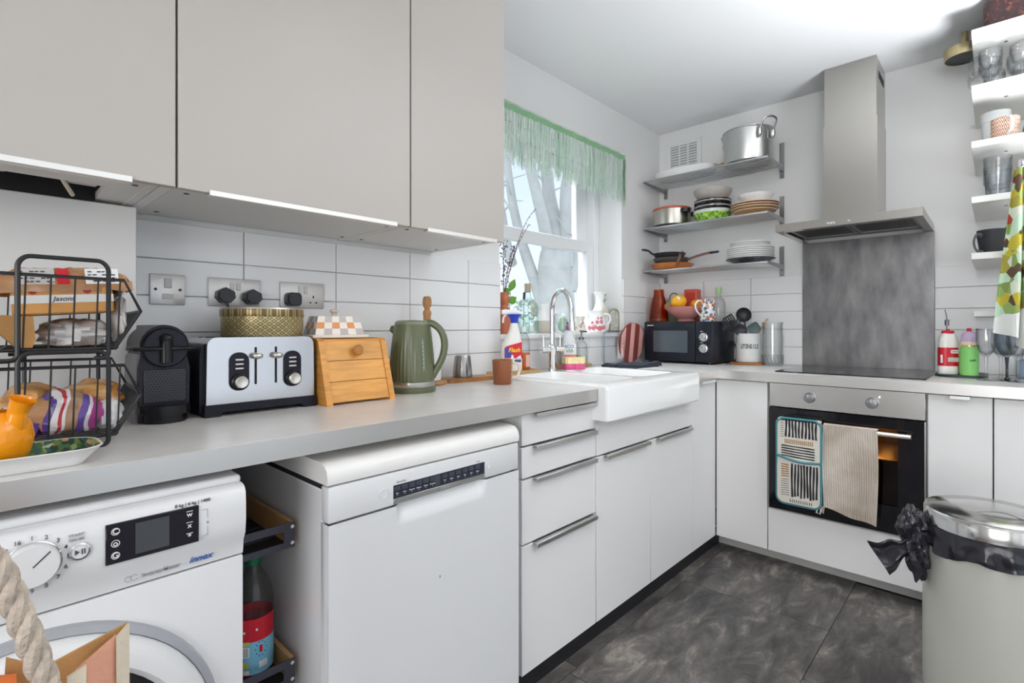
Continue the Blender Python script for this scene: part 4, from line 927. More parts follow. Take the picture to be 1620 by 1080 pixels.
m = MB(); m.lathe([(.0748, .0185), (.0757, .020), (.0757, .035), (.0745, .0362)], (0, 0, 0), 48); m.build('steel_band', SGM, kt, local=True)
m = MB(); m.lathe([(.0600, .228), (.058, .236), (.050, .241), (0, .243)], (0, 0, 0), 48); m.build('lid', pm('sage_green_lid', (.18, .20, .13), .3), kt, local=True)
m = MB(); m.tube([(-.050, 0, .205), (-.067, 0, .212), (-.074, 0, .214)], [.020, .013, .010], 12); m.build('spout', SG, kt, local=True)
m = MB(); pts = spline([(.045, 0, .232), (.070, 0, .230), (.098, 0, .205), (.110, 0, .165), (.104, 0, .120), (.088, 0, .085), (.068, 0, .050)], 5); m.tube(pts, [(.013, .012)]*len(pts), 12, flat=(0, 1, 0)); m.build('handle', SG, kt, local=True)
a0 = -.92; m = MB(); m.grid(lambda u, v: ((.0775-.010*v**1.6)*math.cos(a0+.10*u), (.0775-.010*v**1.6)*math.sin(a0+.10*u), .075+.105*v), 3, 10); wg = m.build('water_gauge', pm('grey_gauge', (.20, .24, .20), .2), kt, local=True)
for k in range(7):
    z = .085+.0135*k; v_ = (z-.075)/.105; r_ = .0779-.010*v_**1.6; m = MB(); m.add([(r_*math.cos(a0+.01), r_*math.sin(a0+.01), z), (r_*math.cos(a0+.06), r_*math.sin(a0+.06), z), (r_*math.cos(a0+.06), r_*math.sin(a0+.06), z+.0012), (r_*math.cos(a0+.01), r_*math.sin(a0+.01), z+.0012)], [(0, 1, 2, 3)]); m.build('gauge_mark', WPRINT, wg, local=True, smooth=False)
m = MB(); m.box(.058, .072, -.012, .0, .040, .052, .002); m.build('switch', BLACKP, kt, local=True)

# kitchen roll on a turned wooden holder
kr = thing('kitchen_roll_holder', 'turned wooden kitchen roll holder behind the kettle', 'holder', (-1.425, .535, ZT))
m = MB(); m.lathe([(0, 0), (.075, 0), (.078, .006), (.074, .014), (.016, .016), (.0145, .03), (.0145, .262), (.0165, .268), (.0155, .278), (.0105, .284), (.0105, .290), (.0155, .297), (.0175, .31), (.0165, .325), (.012, .335), (0, .337)], (-1.425, .535, ZT), 28); m.build('holder', pm('turned_beech', (.40, .20, .075), .4, var=.2, vscale=20), kr)
PAP = pm('white_kitchen_paper', (.82, .82, .80), .9, bump=.15, bscale=120)
m = MB(); m.lathe([(.018, .017), (.052, .017), (.053, .02), (.053, .238), (.052, .240), (.018, .240), (.018, .017)], (-1.425, .535, ZT), 40); o = m.build('kitchen_roll', PAP, loc=(-1.425, .535, ZT+.017)); tag(o, 'white kitchen paper roll on the wooden holder behind the kettle', 'kitchen roll')

# board, steel cup, brown mug
ACA = pm('acacia_wood', (.34, .15, .045), .4, var=.35, vscale=7, stretch=(2, 12, 4))
bo_ = thing('wooden_board', 'oblong brown wooden board on the worktop between kettle and mug', 'board', (-1.235, .52, ZT), -.10)
m = MB(); pl_ = rrect(-.135, .135, -.050, .050, .045, 7); m.prism(pl_, .0, .014, 'z'); m.prism([(a*.975, b*.94) for a, b in pl_], .014, .016, 'z'); m.build('board', ACA, bo_, local=True)
m = MB(); m.lathe([(.040, 0), (.0405, .002), (.036, .05), (.032, .082), (.030, .087), (.026, .088), (0, .088)], (0, 0, 0), 36); o = m.build('steel_beaker', pm('dull_steel_beaker', (.36, .35, .34), .25, 1.0), loc=(-1.252, .528, ZT+.0165), local=True); tag(o, 'upturned grey steel beaker standing on the wooden board', 'beaker')
BRN = pm('brown_glaze', (.26, .085, .035), .3)
mg = thing('brown_mug', 'brown mug with a cream patterned side at the worktop front by the sink', 'mug', (-1.222, .330, ZT), FACE+.15)
m = MB(); m.lathe([(0, 0), (.034, 0), (.036, .003), (.0395, .093), (.038, .094), (.0355, .088), (.033, .006), (0, .006)], (0, 0, 0), 36); m.build('body', BRN, mg, local=True)
m = MB(); n_ = 8
m.grid(lambda u, v: ((.0362+.0034*v)*math.cos(-.62+1.5*u), (.0362+.0034*v)*math.sin(-.62+1.5*u), .003+.089*v), 8, 2); pn_ = m.build('cream_panel', pm('cream_slip', (.66, .56, .42), .3), mg, local=True)
for k in range(5):
    for a in (-.45, .0): 
        z = .013+.0175*k; r_ = .0366+.0034*(z/.09); m = MB(); vs = []
        for i in range(12):
            t = 2*PI*i/12; vs += [(r_*math.cos(a+.0065*math.cos(t)/r_), r_*math.sin(a+.0065*math.cos(t)/r_), z+.0065*math.sin(t)), (r_*math.cos(a+.0042*math.cos(t)/r_), r_*math.sin(a+.0042*math.cos(t)/r_), z+.0042*math.sin(t))]
        m.add(vs, [(2*i, 2*((i+1) % 12), 2*((i+1) % 12)+1, 2*i+1) for i in range(12)]); m.build('ring_motif', BRN, pn_, local=True, smooth=False)
m = MB(); m.tube(spline([(.036, 0, .078), (.058, 0, .078), (.066, 0, .055), (.056, 0, .028), (.036, 0, .024)], 5), .0055, 10); m.build('handle', MATS['cream_slip'], mg, local=True)
# ================================================================ SINK AND SILL
sk = thing('ceramic_sink', 'large white ceramic apron-front sink with two bowls', 'sink', (-.72, .25, .806))
SX0, SX1, SY0, SY1, SZ0, SZ1 = -1.098, -.330, -.062, .598, .806, .938
SINKC = pm('white_fireclay', (.85, .85, .84), .12)
def sinkring(x0, x1, y0, y1, z, r): return [(x, y, z) for x, y in rrect(x0, x1, y0, y1, r, 5)]
n = len(sinkring(0, 1, 0, 1, 0, .1))
def rings_mesh(m, rs, capb=False, capt=False):
    vs = [p for r_ in rs for p in r_]; fs = []
    for j in range(len(rs)-1): fs += [(j*n+i, j*n+(i+1) % n, (j+1)*n+(i+1) % n, (j+1)*n+i) for i in range(n)]
    if capb: fs.append(tuple(range(n)))
    if capt: fs.append(tuple((len(rs)-1)*n+i for i in range(n)))
    m.add(vs, fs)
# outer shell with two openings in its top face, filled from edge loops
B1 = (-1.035, -.735, .03, .455); B2 = (-.695, -.390, .03, .455)
outer = [sinkring(SX0+.012, SX1-.012, SY0+.012, SY1-.012, SZ0, .012), sinkring(SX0, SX1, SY0, SY1, SZ0+.010, .014), sinkring(SX0, SX1, SY0, SY1, SZ1-.012, .014), sinkring(SX0+.004, SX1-.004, SY0+.004, SY1-.004, SZ1-.003, .014), sinkring(SX0+.012, SX1-.012, SY0+.012, SY1-.012, SZ1, .012)]
m = MB(); rings_mesh(m, outer, capb=True)
bm = bmesh.new()
loops = []
for lp in (outer[-1], sinkring(*B1, SZ1, .05), sinkring(*B2, SZ1, .05)):
    vs = [bm.verts.new(p) for p in lp]; loops += [bm.edges.new((vs[i], vs[(i+1) % n])) for i in range(n)]
bmesh.ops.triangle_fill(bm, edges=loops, use_beauty=True); m.bm(bm)
m.build('basin_body', SINKC, sk, ang=30)
for bx in (B1, B2):
    m = MB(); a, b, c, d = bx
    rings_mesh(m, [sinkring(a, b, c, d, SZ1, .05), sinkring(a+.003, b-.003, c+.003, d-.003, SZ1-.006, .05), sinkring(a+.012, b-.012, c+.012, d-.012, SZ0+.03, .05), sinkring(a+.04, b-.04, c+.04, d-.04, SZ0+.008, .04)], capt=True)
    m.build('bowl', SINKC, sk); MB().cyl(((a+b)/2, (c+d)/2, SZ0+.0085), .04, .003, 24).build('waste', CHROME, sk)
wp2 = MB(); wp2.box(-1.0995, -.3285, .599, .6195, .90, ZT).build('worktop_strip', WORK, wt)
# mixer tap
tap = thing('mixer_tap', 'tall chrome swan-neck mixer tap on the back of the sink', 'tap', (-.668, .535, SZ1), -.30)
m = MB(); m.lathe([(0, 0), (.026, 0), (.026, .006), (.021, .010), (.020, .085), (.0215, .088), (.0215, .115), (.016, .120), (.0135, .125)], (0, 0, 0), 28); m.build('body', CHROME, tap, local=True)
pts = [(0, 0, .12), (0, 0, .27)]+[(.0, -.078+.078*math.cos(a), .285+.098*math.sin(a)) for a in [PI*k/14 for k in range(0, 14)]]+[(0, -.160, .27), (0, -.166, .215)]
m = MB(); m.tube(pts, .0125, 14); m.build('spout', CHROME, tap, local=True)
m = MB(); m.tube([(0, -.164, .232), (0, -.168, .19)], .015, 14); m.build('spout_tip', CHROME, tap, local=True)
for s in (-1, 1):
    m = MB(); m.tube([(s*.018, 0, .098), (s*.062, -.002, .098)], [.0165, .0165], 18); m.lathe([(0, 0), (.0175, 0), (.0175, .004), (0, .006)], (s*.062, 0, .098), 18, axis='x'); lv = m.build('lever_base', CHROME, tap, local=True)
    m = MB(); m.tube([(s*.048, 0, .112), (s*.050, 0, .165)], [.005, .004], 10); m.build('lever', CHROME, tap, local=True) if False else m.build('lever', CHROME, lv, local=True)

# wooden coasters behind the sink
BAM = pm('bamboo_board', (.50, .32, .14), .5, var=.18, vscale=8, stretch=(12, 2, 2))
for c, L, W, lb in (((-.925, .545), .145, .050, 'pale bamboo tray under the spray bottle, left of the tap'), ((-.46, .572), .155, .038, 'pale bamboo tray under the soap bottles, right of the tap')):
    t = thing('bamboo_tray', lb, 'tray', (c[0], c[1], SZ1)); m = MB(); pl_ = [(c[0]+a, c[1]+b) for a, b in rrect(-L, L, -W, W, .03, 6)]
    m.prism(pl_, SZ1+.0005, SZ1+.011, 'z'); m.build('tray_base', BAM, t)
ZB = SZ1+.0115
# spray cleaner
sp = thing('spray_bottle', 'white spray cleaner bottle with red label and blue neck', 'bottle', (-.955, .535, ZB), FACE+.25)
BWH = pm('white_bottle_plastic', (.82, .80, .76), .3)
def oval(prof, m, n=32):   # profile rows: half width, half depth, z, x-shift
    vs = []; fs = []
    for (a, b, z, sx) in prof:
        for i in range(n):
            t = 2*PI*i/n; ct, st = math.cos(t), math.sin(t); e = .75
            vs.append((sx+a*math.copysign(abs(ct)**e, ct), b*math.copysign(abs(st)**e, st), z))
    for j in range(len(prof)-1): fs += [(j*n+i, j*n+(i+1) % n, (j+1)*n+(i+1) % n, (j+1)*n+i) for i in range(n)]
    fs += [tuple(range(n))[::-1], tuple((len(prof)-1)*n+i for i in range(n))]; m.add(vs, fs); return m
m = oval([(.043, .026, 0, 0), (.047, .030, .006, 0), (.047, .030, .05, 0), (.045, .029, .10, 0), (.042, .027, .125, .004), (.030, .022, .160, .010), (.021, .019, .185, .012), (.017, .017, .205, .012), (.017, .017, .214, .012)], MB()); m.build('bottle_body', BWH, sp, local=True)
m = MB(); m.lathe([(.014, .206), (.0165, .213), (.0170, .228), (.022, .240), (.033, .250), (.034, .253), (0, .253)], (.012, 0, 0), 28); m.build('collar', pm('royal_blue_plastic', (.02, .05, .50), .3), sp, local=True)
m = MB(); m.tube([(-.045, 0, .262), (-.03, 0, .263), (.03, 0, .261), (.052, 0, .255)], [(.010, .010), (.013, .012), (.013, .012), (.008, .008)], 12); m.tube(spline([(-.022, 0, .256), (-.036, 0, .240), (-.040, 0, .215)], 5), .0045, 8); tg = m.build('trigger_head', pm('white_trigger', (.84, .83, .82), .3), sp, local=True)
m = MB(); m.add([(-.040, -.0312, .070-.012), (.040, -.0312, .058), (.040, -.0306, .130), (-.030, -.0306, .112), (-.040, -.0308, .104)], [(0, 1, 2, 3, 4)]); lb = m.build('label', pm('label_red', (.60, .01, .02), .3), sp, local=True, smooth=False)
m = MB(); m.add([(-.038, -.0316, .062), (-.012, -.0316, .062), (-.002, -.0316, .082), (-.016, -.0316, .078), (-.010, -.0314, .100), (-.024, -.0314, .094), (-.020, -.0312, .112), (-.038, -.0312, .100)], [(0, 1, 2, 3, 4, 5, 6, 7)]); m.build('lightning_mark', pm('label_blue', (.03, .06, .30), .3), lb, local=True, smooth=False)
text('Flash', (.004, -.0322, .094), .027, pm('label_yellow', (.90, .68, .03), .3), lb, rz=0, shear=.25)
m = MB(); m.add([(-.012, -.0318, .052), (.004, -.0318, .052), (.000, -.0318, .072), (-.008, -.0318, .074)], [(0, 1, 2, 3)]); m.add([(.014, -.0316, .060), (.036, -.0316, .056), (.034, -.0316, .072), (.024, -.0316, .066)], [(0, 1, 2, 3)]); m.build('picture_print', PW, lb, local=True, smooth=False)
m = MB(); m.add([(.006, -.0312, .040), (.036, -.0312, .040), (.036, -.0312, .052), (.006, -.0312, .052)], [(0, 1, 2, 3)]); m.build('blue_panel', MATS['label_blue'], sp, local=True, smooth=False)
# clear bottle half full of orange washing-up liquid
ob = thing('washing_up_bottle', 'clear bottle half full of orange washing-up liquid beside the spray cleaner', 'bottle', (-.845, .565, ZB))
c = (-.845, .565, ZB)
m = MB(); m.lathe([(0, 0), (.031, 0), (.033, .004), (.033, .12), (.030, .145), (.018, .165), (.013, .172), (.013, .180)], c, 32); m.build('bottle_body', PET, ob)
m = MB(); m.lathe([(0, .002), (.030, .002), (.0315, .005), (.0315, .078), (0, .078)], c, 32); m.build('orange_liquid', pm('orange_liquid', (.80, .16, .015), .15), ob)
m = MB(); m.lathe([(0, .196), (.012, .196), (.0145, .180), (.0145, .174)], c, 24); m.build('cap', pm('clear_white_cap', (.80, .82, .82), .3), ob)
m = MB(); m.grid(lambda u, v: (c[0]+.0334*math.cos(-2.0+.9*u), c[1]+.0334*math.sin(-2.0+.9*u), c[2]+.012+.055*v), 6, 1); m.build('label', pm('pink_white_label', (.75, .45, .36), .4), ob)
# washing liquid bottle
eb = thing('washing_liquid_bottle', 'translucent bottle with white, blue and green label and purple neck right of tap', 'bottle', (-.490, .568, ZB), FACE+.2)
m = oval([(.035, .022, 0, 0), (.037, .024, .006, 0), (.037, .024, .115, 0), (.034, .022, .135, 0), (.020, .016, .165, 0), (.013, .013, .180, 0)], MB()); m.build('bottle_body', pm('milky_plastic', (.66, .68, .70), .25), eb, local=True)
m = MB(); m.lathe([(.014, .178), (.0155, .184), (.0145, .205), (.0115, .208), (.011, .222), (0, .223)], (0, 0, 0), 24); m.build('cap', pm('purple_cap', (.22, .10, .24), .3), eb, local=True)
m = MB(); m.box(-.033, .033, -.0252, -.0238, .022, .110); lb = m.build('label', PW, eb, local=True, smooth=False)
text('ECO', (-.004, -.0256, .095), .023, pm('ink_blue', (.04, .10, .32), .5), lb, rz=0); text('VER', (-.002, -.0256, .072), .023, pm('ink_green', (.02, .38, .16), .5), lb, rz=0)
m = MB(); m.box(-.033, .033, -.0256, -.0250, .028, .054); m.build('coral_panel', pm('ink_coral', (.68, .20, .20), .5), lb, local=True, smooth=False)
# pump soap dispenser
so = thing('soap_dispenser', 'clear glass soap dispenser with a metal pump right of the sink tap', 'dispenser', (-.375, .570, ZB)); c = (-.375, .570, ZB)
m = MB(); m.lathe([(0, 0), (.030, 0), (.033, .004), (.033, .085), (.030, .105), (.020, .118), (.012, .122), (.012, .130)], c, 32); m.build('bottle_body', thin_glass('frosted_clear', (.94, .95, .95), .9, .4), so)
m = MB(); m.lathe([(0, .003), (.0305, .003), (.0305, .045), (0, .045)], c, 28); m.build('liquid_soap', pm('pale_soap', (.60, .66, .55), .3), so)
m = MB(); m.lathe([(.0135, .128), (.0135, .142), (.006, .144), (.004, .146), (.004, .168), (.010, .170), (.010, .178), (0, .179)], c, 20); m.tube([(c[0], c[1], c[2]+.173), (c[0]+.008, c[1]-.030, c[2]+.170)], .0045, 8); m.build('pump', pm('dark_pump_metal', (.16, .16, .17), .3, .9), so)
# sponge
spg = thing('sponge', 'yellow and pink washing-up sponge on the sink rim beside the tap', 'sponge', (-.578, .470, SZ1), FACE+.2)
def wob(z0, z1, col, nm, sd):
    m = MB(); ring = [(a*(1+.05*math.sin(3*i+sd)), b*(1+.09*math.sin(2.1*i+sd))) for i, (a, b) in enumerate(rrect(-.052, .052, -.030, .030, .012, 4))]; m.prism(ring, z0, z1, 'z'); m.build(nm, col, spg, local=True)
wob(.0005, .028, pm('pink_scourer', (.62, .10, .24), .9, bump=.8, bscale=80, var=.3, vscale=50), 'pink_layer', 1)
wob(.0285, .058, pm('pale_yellow_sponge', (.82, .70, .38), .9, bump=.8, bscale=90, var=.12, vscale=50), 'yellow_layer', 2.2)
# dark cloth
DCL = pm('slate_blue_towelling', (.030, .036, .050), .95, bump=.6, bscale=160)
m = MB()
def clothf(u, v):
    x = -.36+.375*u; y = .335+.115*v-.03*u; z = .9395+.004*math.sin(u*9+v*3)+.004*math.sin(v*11)+(.012*max(0, u-.82)/.18)*math.sin((u-.82)/.18*PI) - (.0065 if x > -.325 else 0)
    return (x, y, z+.003)
m.grid(clothf, 44, 14, -.009); m.grid(lambda u, v: (clothf(u, v)[0], clothf(u, v)[1]+.004, clothf(u, v)[2]+.010), 44, 14, -.009)
o = m.build('dish_cloth', DCL, loc=(-.16, .38, .938)); tag(o, 'folded dark slate-blue cloth at the right back of the sink', 'cloth')
# clear ribbed tray standing on edge against the wall
ct_ = thing('glass_tray', 'clear glass tray standing upright against the tiles right of the sink', 'tray', (-.04, .575, ZT))
m = MB(); nn = 10
def gt(x0, x1, z0, z1, y, r): return [(x, y, z) for x, z in rrect(x0, x1, z0, z1, r, 5)]
rs = [gt(-.135, .035, ZT+.012, ZT+.178, .602, .02), gt(-.150, .05, ZT+.001, ZT+.190, .572, .025), gt(-.156, .056, ZT+.0005, ZT+.194, .570, .025)]
vs = [p for r_ in rs for p in r_]; fs = [tuple(range(n))]
for j in range(2): fs += [(j*n+i, j*n+(i+1) % n, (j+1)*n+(i+1) % n, (j+1)*n+i) for i in range(n)]
m.add(vs, fs); m.build('tray_body', thin_glass('tray_glass', (.96, .97, .98), 1, .35, (.72, .76, .79)), ct_)
rm = MB(); rm.tube(rs[2], .0035, 8, closed=True); rm.build('rim', thin_glass('rim_glass', (.86, .88, .90), 1, .3, (.60, .65, .68)), ct_)
# striped round board
def stripes(h): return h.ramp(h.m('FRACT', h.m('ADD', h.m('MULTIPLY', h.x, 11.5), .30)), [(0, (.66, .36, .33)), (.46, (.20, .035, .03))])
m = MB(); m.lathe([(0, .0), (.117, .0), (.121, .003), (.121, .010), (.117, .013), (0, .013)], (0, 0, .121), 48, axis='y'); o = m.build('striped_board', node_mat('pink_maroon_stripes', stripes, .45), loc=(.145, .575, ZT+.001), rot=(.10, 0, -.1), local=True); tag(o, 'round pink and maroon striped board leaning behind the microwave', 'board')
m = MB(); m.lathe([(.1213, .002), (.1218, .011)], (0, 0, .121), 48, axis='y'); m.build('rim', pm('maroon_edge', (.15, .05, .03), .5), o, local=True)

# ---------------- things on the window sill
ZS = SILL+.0005
def lathe_obj(name, lab, cat, c, prof, mat, n=28, rfun=None, group=None):
    m = MB(); m.lathe(prof, c, n, rfun=rfun); o = m.build(name, mat, loc=c); return tag(o, lab, cat, group)
TER = pm('terracotta_glaze', (.46, .14, .06), .4)
va = lathe_obj('terracotta_vase', 'slim terracotta vase at the left end of the window sill', 'vase', (-.862, .676, ZS), [(0, 0), (.030, 0), (.034, .01), (.034, .09), (.026, .125), (.020, .14), (.028, .155), (.030, .175), (.022, .195), (.016, .20), (.014, .196)], TER)
tw = MB(); q = random.Random(4); bl = MB()
for k, (dx, dy, h_) in enumerate(((.27, .03, .48), (.18, -.01, .38), (.06, -.015, .25), (.02, .02, .27))):
    p0 = Vector((-.862, .676, ZS+.17)); pts = spline([p0, p0+Vector((dx*.30, dy*.3, h_*.45)), p0+Vector((dx*.68, dy*.7, h_*.82)), p0+Vector((dx, dy, h_))], 6)
    tw.tube(pts, [.0022-.0012*i/len(pts) for i in range(len(pts))], 5)
    for i in range(4, len(pts), 1):
        p = pts[i]+Vector((q.uniform(-.006, .006), 0, q.uniform(-.006, .006))); bl.sph(p, q.uniform(.0018, .0035), 6, 4)
        if k >= 2:
            for _ in range(3): bl.sph(pts[i]+Vector((q.uniform(-.018, .018), q.uniform(-.01, .01), q.uniform(-.014, .014))), q.uniform(.003, .005), 6, 4)
tw.build('dry_twig', pm('dry_twig', (.10, .08, .08), .8), va, smooth=False); stuff(bl.build('dry_buds', pm('grey_lilac_buds', (.22, .18, .20), .9), va))
# plant cutting in a glass
pc = thing('plant_cutting', 'small green-leaved cutting in a glass on the window sill', 'plant', (-.800, .700, ZS)); c = (-.800, .700, ZS)
m = MB(); m.lathe([(0, 0), (.022, 0), (.026, .08), (.0255, .08), (.021, .004), (0, .004)], c, 24); m.build('glass', GLASS, pc)
m = MB(); m.tube(spline([(c[0], c[1], ZS+.01), (c[0]+.004, c[1], ZS+.12), (c[0]+.012, c[1], ZS+.21)], 6), .0018, 6)
LEAF = pm('fresh_leaf_green', (.14, .36, .04), .4); st_ = m.build('stem', pm('stem_green', (.20, .34, .10), .5), pc)
for p, d, L in (((.012, 0, .21), (.35, -.2, .9), .065), ((.010, 0, .195), (-.9, -.2, .45), .06), ((.006, 0, .15), (.9, .1, .50), .07), ((.004, 0, .14), (-.8, 0, .5), .05)):
    p = Vector(c)+Vector(p); d = Vector(d).normalized(); s = Vector((d.z, 0, -d.x)).normalized()*.30+Vector((0, -.12, 0)); m = MB()
    m.grid(lambda u, v: p+d*L*u+s*L*(v-.5)*2*math.sin(PI*min(1, u*.97+.02))*.9+Vector((0, .012*abs(v-.5), 0)), 8, 4); m.build('leaf', LEAF, pc)
# fish slice / brush in a jar, corked bottle, jug, tumblers
jr = thing('sill_jar', 'clear glass jar holding a dark-handled knife on the sill', 'jar', (-.735, .662, ZS)); c = (-.735, .662, ZS)
m = MB(); m.lathe([(0, 0), (.028, 0), (.031, .004), (.031, .085), (.028, .095), (.028, .10)], c, 24); m.build('glass', thin_glass('aqua_glass', (.93, .98, .97), 1, .35, (.55, .74, .73)), jr)
m = MB(); m.tube([(c[0]-.003, c[1], ZS+.01), (c[0]+.004, c[1], ZS+.17)], [(.007, .002), (.006, .002)], 8); o = m.build('table_knife', pm('knife_steel', (.50, .50, .52), .25, 1.0), loc=(c[0], c[1], ZS+.01)); tag(o, 'table knife standing in the clear jar on the window sill', 'knife')
m = MB(); m.tube([(c[0]+.004, c[1], ZS+.17), (c[0]+.007, c[1], ZS+.205)], .0065, 10); m.build('handle', BLACKP, o)
cb_ = thing('corked_bottle', 'patterned pale aqua bottle with a cork on the sill', 'bottle', (-.655, .705, ZS)); c = (-.655, .705, ZS)
AQ = MATS['aqua_glass']
m = MB(); m.lathe([(0, 0), (.052, 0), (.055, .005), (.055, .13), (.048, .155), (.028, .175), (.018, .185), (.017, .215), (.019, .217), (.019, .222)], c, 32); m.build('bottle_body', AQ, cb_)
def marb(h): return h.ramp(h.noise(42, 5), [(.42, (.74, .76, .72)), (.50, (.44, .38, .26)), (.56, (.72, .72, .66))], 'LINEAR')
m = MB(); m.lathe([(.0515, .085), (.0515, .125), (.0455, .150), (.030, .168)], c, 28, a0=-2.1, a1=-.4); m.build('pattern_band', node_mat('gold_marbled_print', marb, .4), cb_)
m = MB(); m.lathe([(0, .21), (.0145, .21), (.016, .222), (.0175, .255), (0, .256)], c, 20); m.build('cork', pm('cork', (.46, .38, .27), .9, bump=.5), cb_)
pj_ = thing('white_jug', 'tall white jug with a bare clay base on the sill, left of the tap', 'jug', (-.540, .700, ZS), FACE); 
m = MB(); m.lathe([(0, 0), (.040, 0), (.048, .012), (.053, .04), (.050, .066)], (0, 0, 0), 32); m.build('clay_base', pm('bare_clay', (.52, .47, .40), .7), pj_, local=True)
m = MB(); m.lathe([(.050, .066), (.040, .095), (.032, .120), (.036, .145), (.042, .155), (.040, .155), (.030, .12)], (0, 0, 0), 32, rfun=lambda a, z: 1+(.25*max(0, math.cos(a-PI))**6 if z > .14 else 0)); m.tube(spline([(.035, 0, .140), (.058, 0, .135), (.062, 0, .105), (.043, 0, .085)], 5), .005, 8); m.build('glazed_body', WHITEC, pj_, local=True)
tg_ = thing('sill_tumbler', 'clear tumbler with a folded green cloth behind the tap', 'glass', (-.375, .690, ZS)); c = (-.375, .690, ZS)
m = MB(); m.lathe([(0, 0), (.050, 0), (.053, .005), (.056, .11), (.055, .11), (.051, .006)], c, 32); m.build('glass', GLASS, tg_)
m = blob((c[0]-.01, c[1], ZS+.048), (.028, .028, .042), 6, .1, 5, flat=ZS+.004); m.build('green_cloth', pm('sage_cloth', (.36, .50, .38), .9), tg_)
cr = thing('cream_jug', 'small cream milk jug with a floral sprig on the sill', 'jug', (-.245, .682, ZS), FACE)
CRG = pm('ivory_glaze', (.76, .73, .66), .15)
m = MB(); m.lathe([(0, 0), (.030, 0), (.036, .010), (.038, .035), (.030, .065), (.024, .080), (.027, .092), (.025, .092), (.022, .08)], (0, 0, 0), 28, rfun=lambda a, z: 1+(.4*max(0, math.cos(a))**8 if z > .07 else 0)); m.tube(spline([(-.026, 0, .083), (-.050, 0, .086), (-.056, 0, .055), (-.036, 0, .030)], 5), .0042, 8); m.build('body', CRG, cr, local=True)
m = MB(); q = random.Random(2)
for k in range(7):
    a = -1.5+q.uniform(-.6, .6); z = q.uniform(.025, .06); r_ = .0395-.0006*(z-.035)/.001*.25; m.sph((r_*math.cos(a), r_*math.sin(a), z), (.0035, .0015, .0035), 6, 4)
m.build('sprig', pm('rose_sprig', (.48, .10, .10), .4), cr, local=True)
fj = thing('rose_jug', 'white jug printed with pink roses at the right of the sill', 'jug', (-.095, .662, ZS), FACE)
m = MB(); m.lathe([(0, 0), (.050, 0), (.058, .008), (.060, .035), (.054, .065), (.042, .095), (.036, .115), (.040, .128), (.038, .128), (.033, .112)], (0, 0, 0), 36, rfun=lambda a, z: 1+(.35*max(0, math.cos(a-PI))**8 if z > .10 else 0)); m.tube(spline([(.040, 0, .108), (.072, 0, .104), (.080, 0, .070), (.058, 0, .040)], 6), .006, 10); m.build('body', WHITEC, fj, local=True)
ROSE = pm('rose_print', (.56, .08, .13), .3); ROS2 = pm('rose_print_light', (.70, .30, .32), .3)
def jr_(z): return .0585 if z < .02 else (.0605-.0605*0 if z < .04 else .0605-(z-.035)*.22)
for a, z, s in ((-2.5, .026, .014), (-1.95, .028, .017), (-1.4, .024, .015), (-1.0, .03, .014), (-2.2, .057, .009), (-1.65, .060, .011), (-1.2, .062, .012), (-1.15, .084, .009), (-1.55, .083, .007)):
    for k, (f_, mt) in enumerate(((1, ROSE), (.62, ROS2), (.3, ROSE))):
        m = MB(); vs = []
        for i in range(10):
            t = 2*PI*i/10; zz_ = z+s*f_*math.sin(t); aa = a+s*f_*math.cos(t)/.058; r_ = jr_(zz_)+.0004+.0003*k; vs.append((r_*math.cos(aa), r_*math.sin(aa), zz_))
        m.add(vs, [tuple(range(10))]); m.build('rose', mt, fj, local=True, smooth=False)
tv = lathe_obj('white_vase', 'tall white bottle vase with a flared lip near the right reveal', 'vase', (.048, .735, ZS), [(0, 0), (.045, 0), (.055, .012), (.060, .06), (.055, .11), (.036, .15), (.027, .175), (.027, .215), (.034, .235), (.046, .245), (.045, .247), (.025, .225)], WHITEC, 36)
m = MB()
for a, z in ((-.9, .235), (-1.3, .23), (-1.2, .20), (-1.6, .19)): m.sph((.048+.032*math.cos(a), .735+.032*math.sin(a), ZS+z), (.008, .006, .009), 8, 5)
m.build('flower_relief', pm('grey_green_relief', (.40, .40, .34), .5), tv)
dk = thing('round_plaque', 'cream round plaque standing on the window sill, against the white vase', 'plaque', (.002, .672, ZS+.085)); m = MB(); m.lathe([(0, -.004), (.030, -.004), (.036, 0), (.030, .004), (0, .004)], (.004, .668, ZS+.124), 28, axis='y'); m.build('disc', pm('cream_plaque', (.80, .76, .64), .4), dk)
m = MB(); m.box(-.002, .010, .666, .676, ZS, ZS+.092); m.build('stand', WHITEC, dk)
af = thing('arched_frame', 'small arched gilt frame at the right end of the sill', 'picture frame', (.100, .665, ZS), FACE+.35)
ap = [(-.032, 0), (.032, 0), (.032, .105)]+arc(0, .105, .032, 0, PI, 10)[1:]; 
m = MB(); m.tube([(a, 0, b+.004) for a, b in ap], .005, 8, closed=True); m.build('frame', pm('aged_gilt', (.36, .32, .20), .4, .5), af, local=True)
m = MB(); m.prism([(a*.93, b*.95+.004) for a, b in ap], -.001, .003, 'y'); m.build('picture', pm('grey_green_picture', (.46, .46, .42), .5, var=.35, vscale=60), af, local=True)
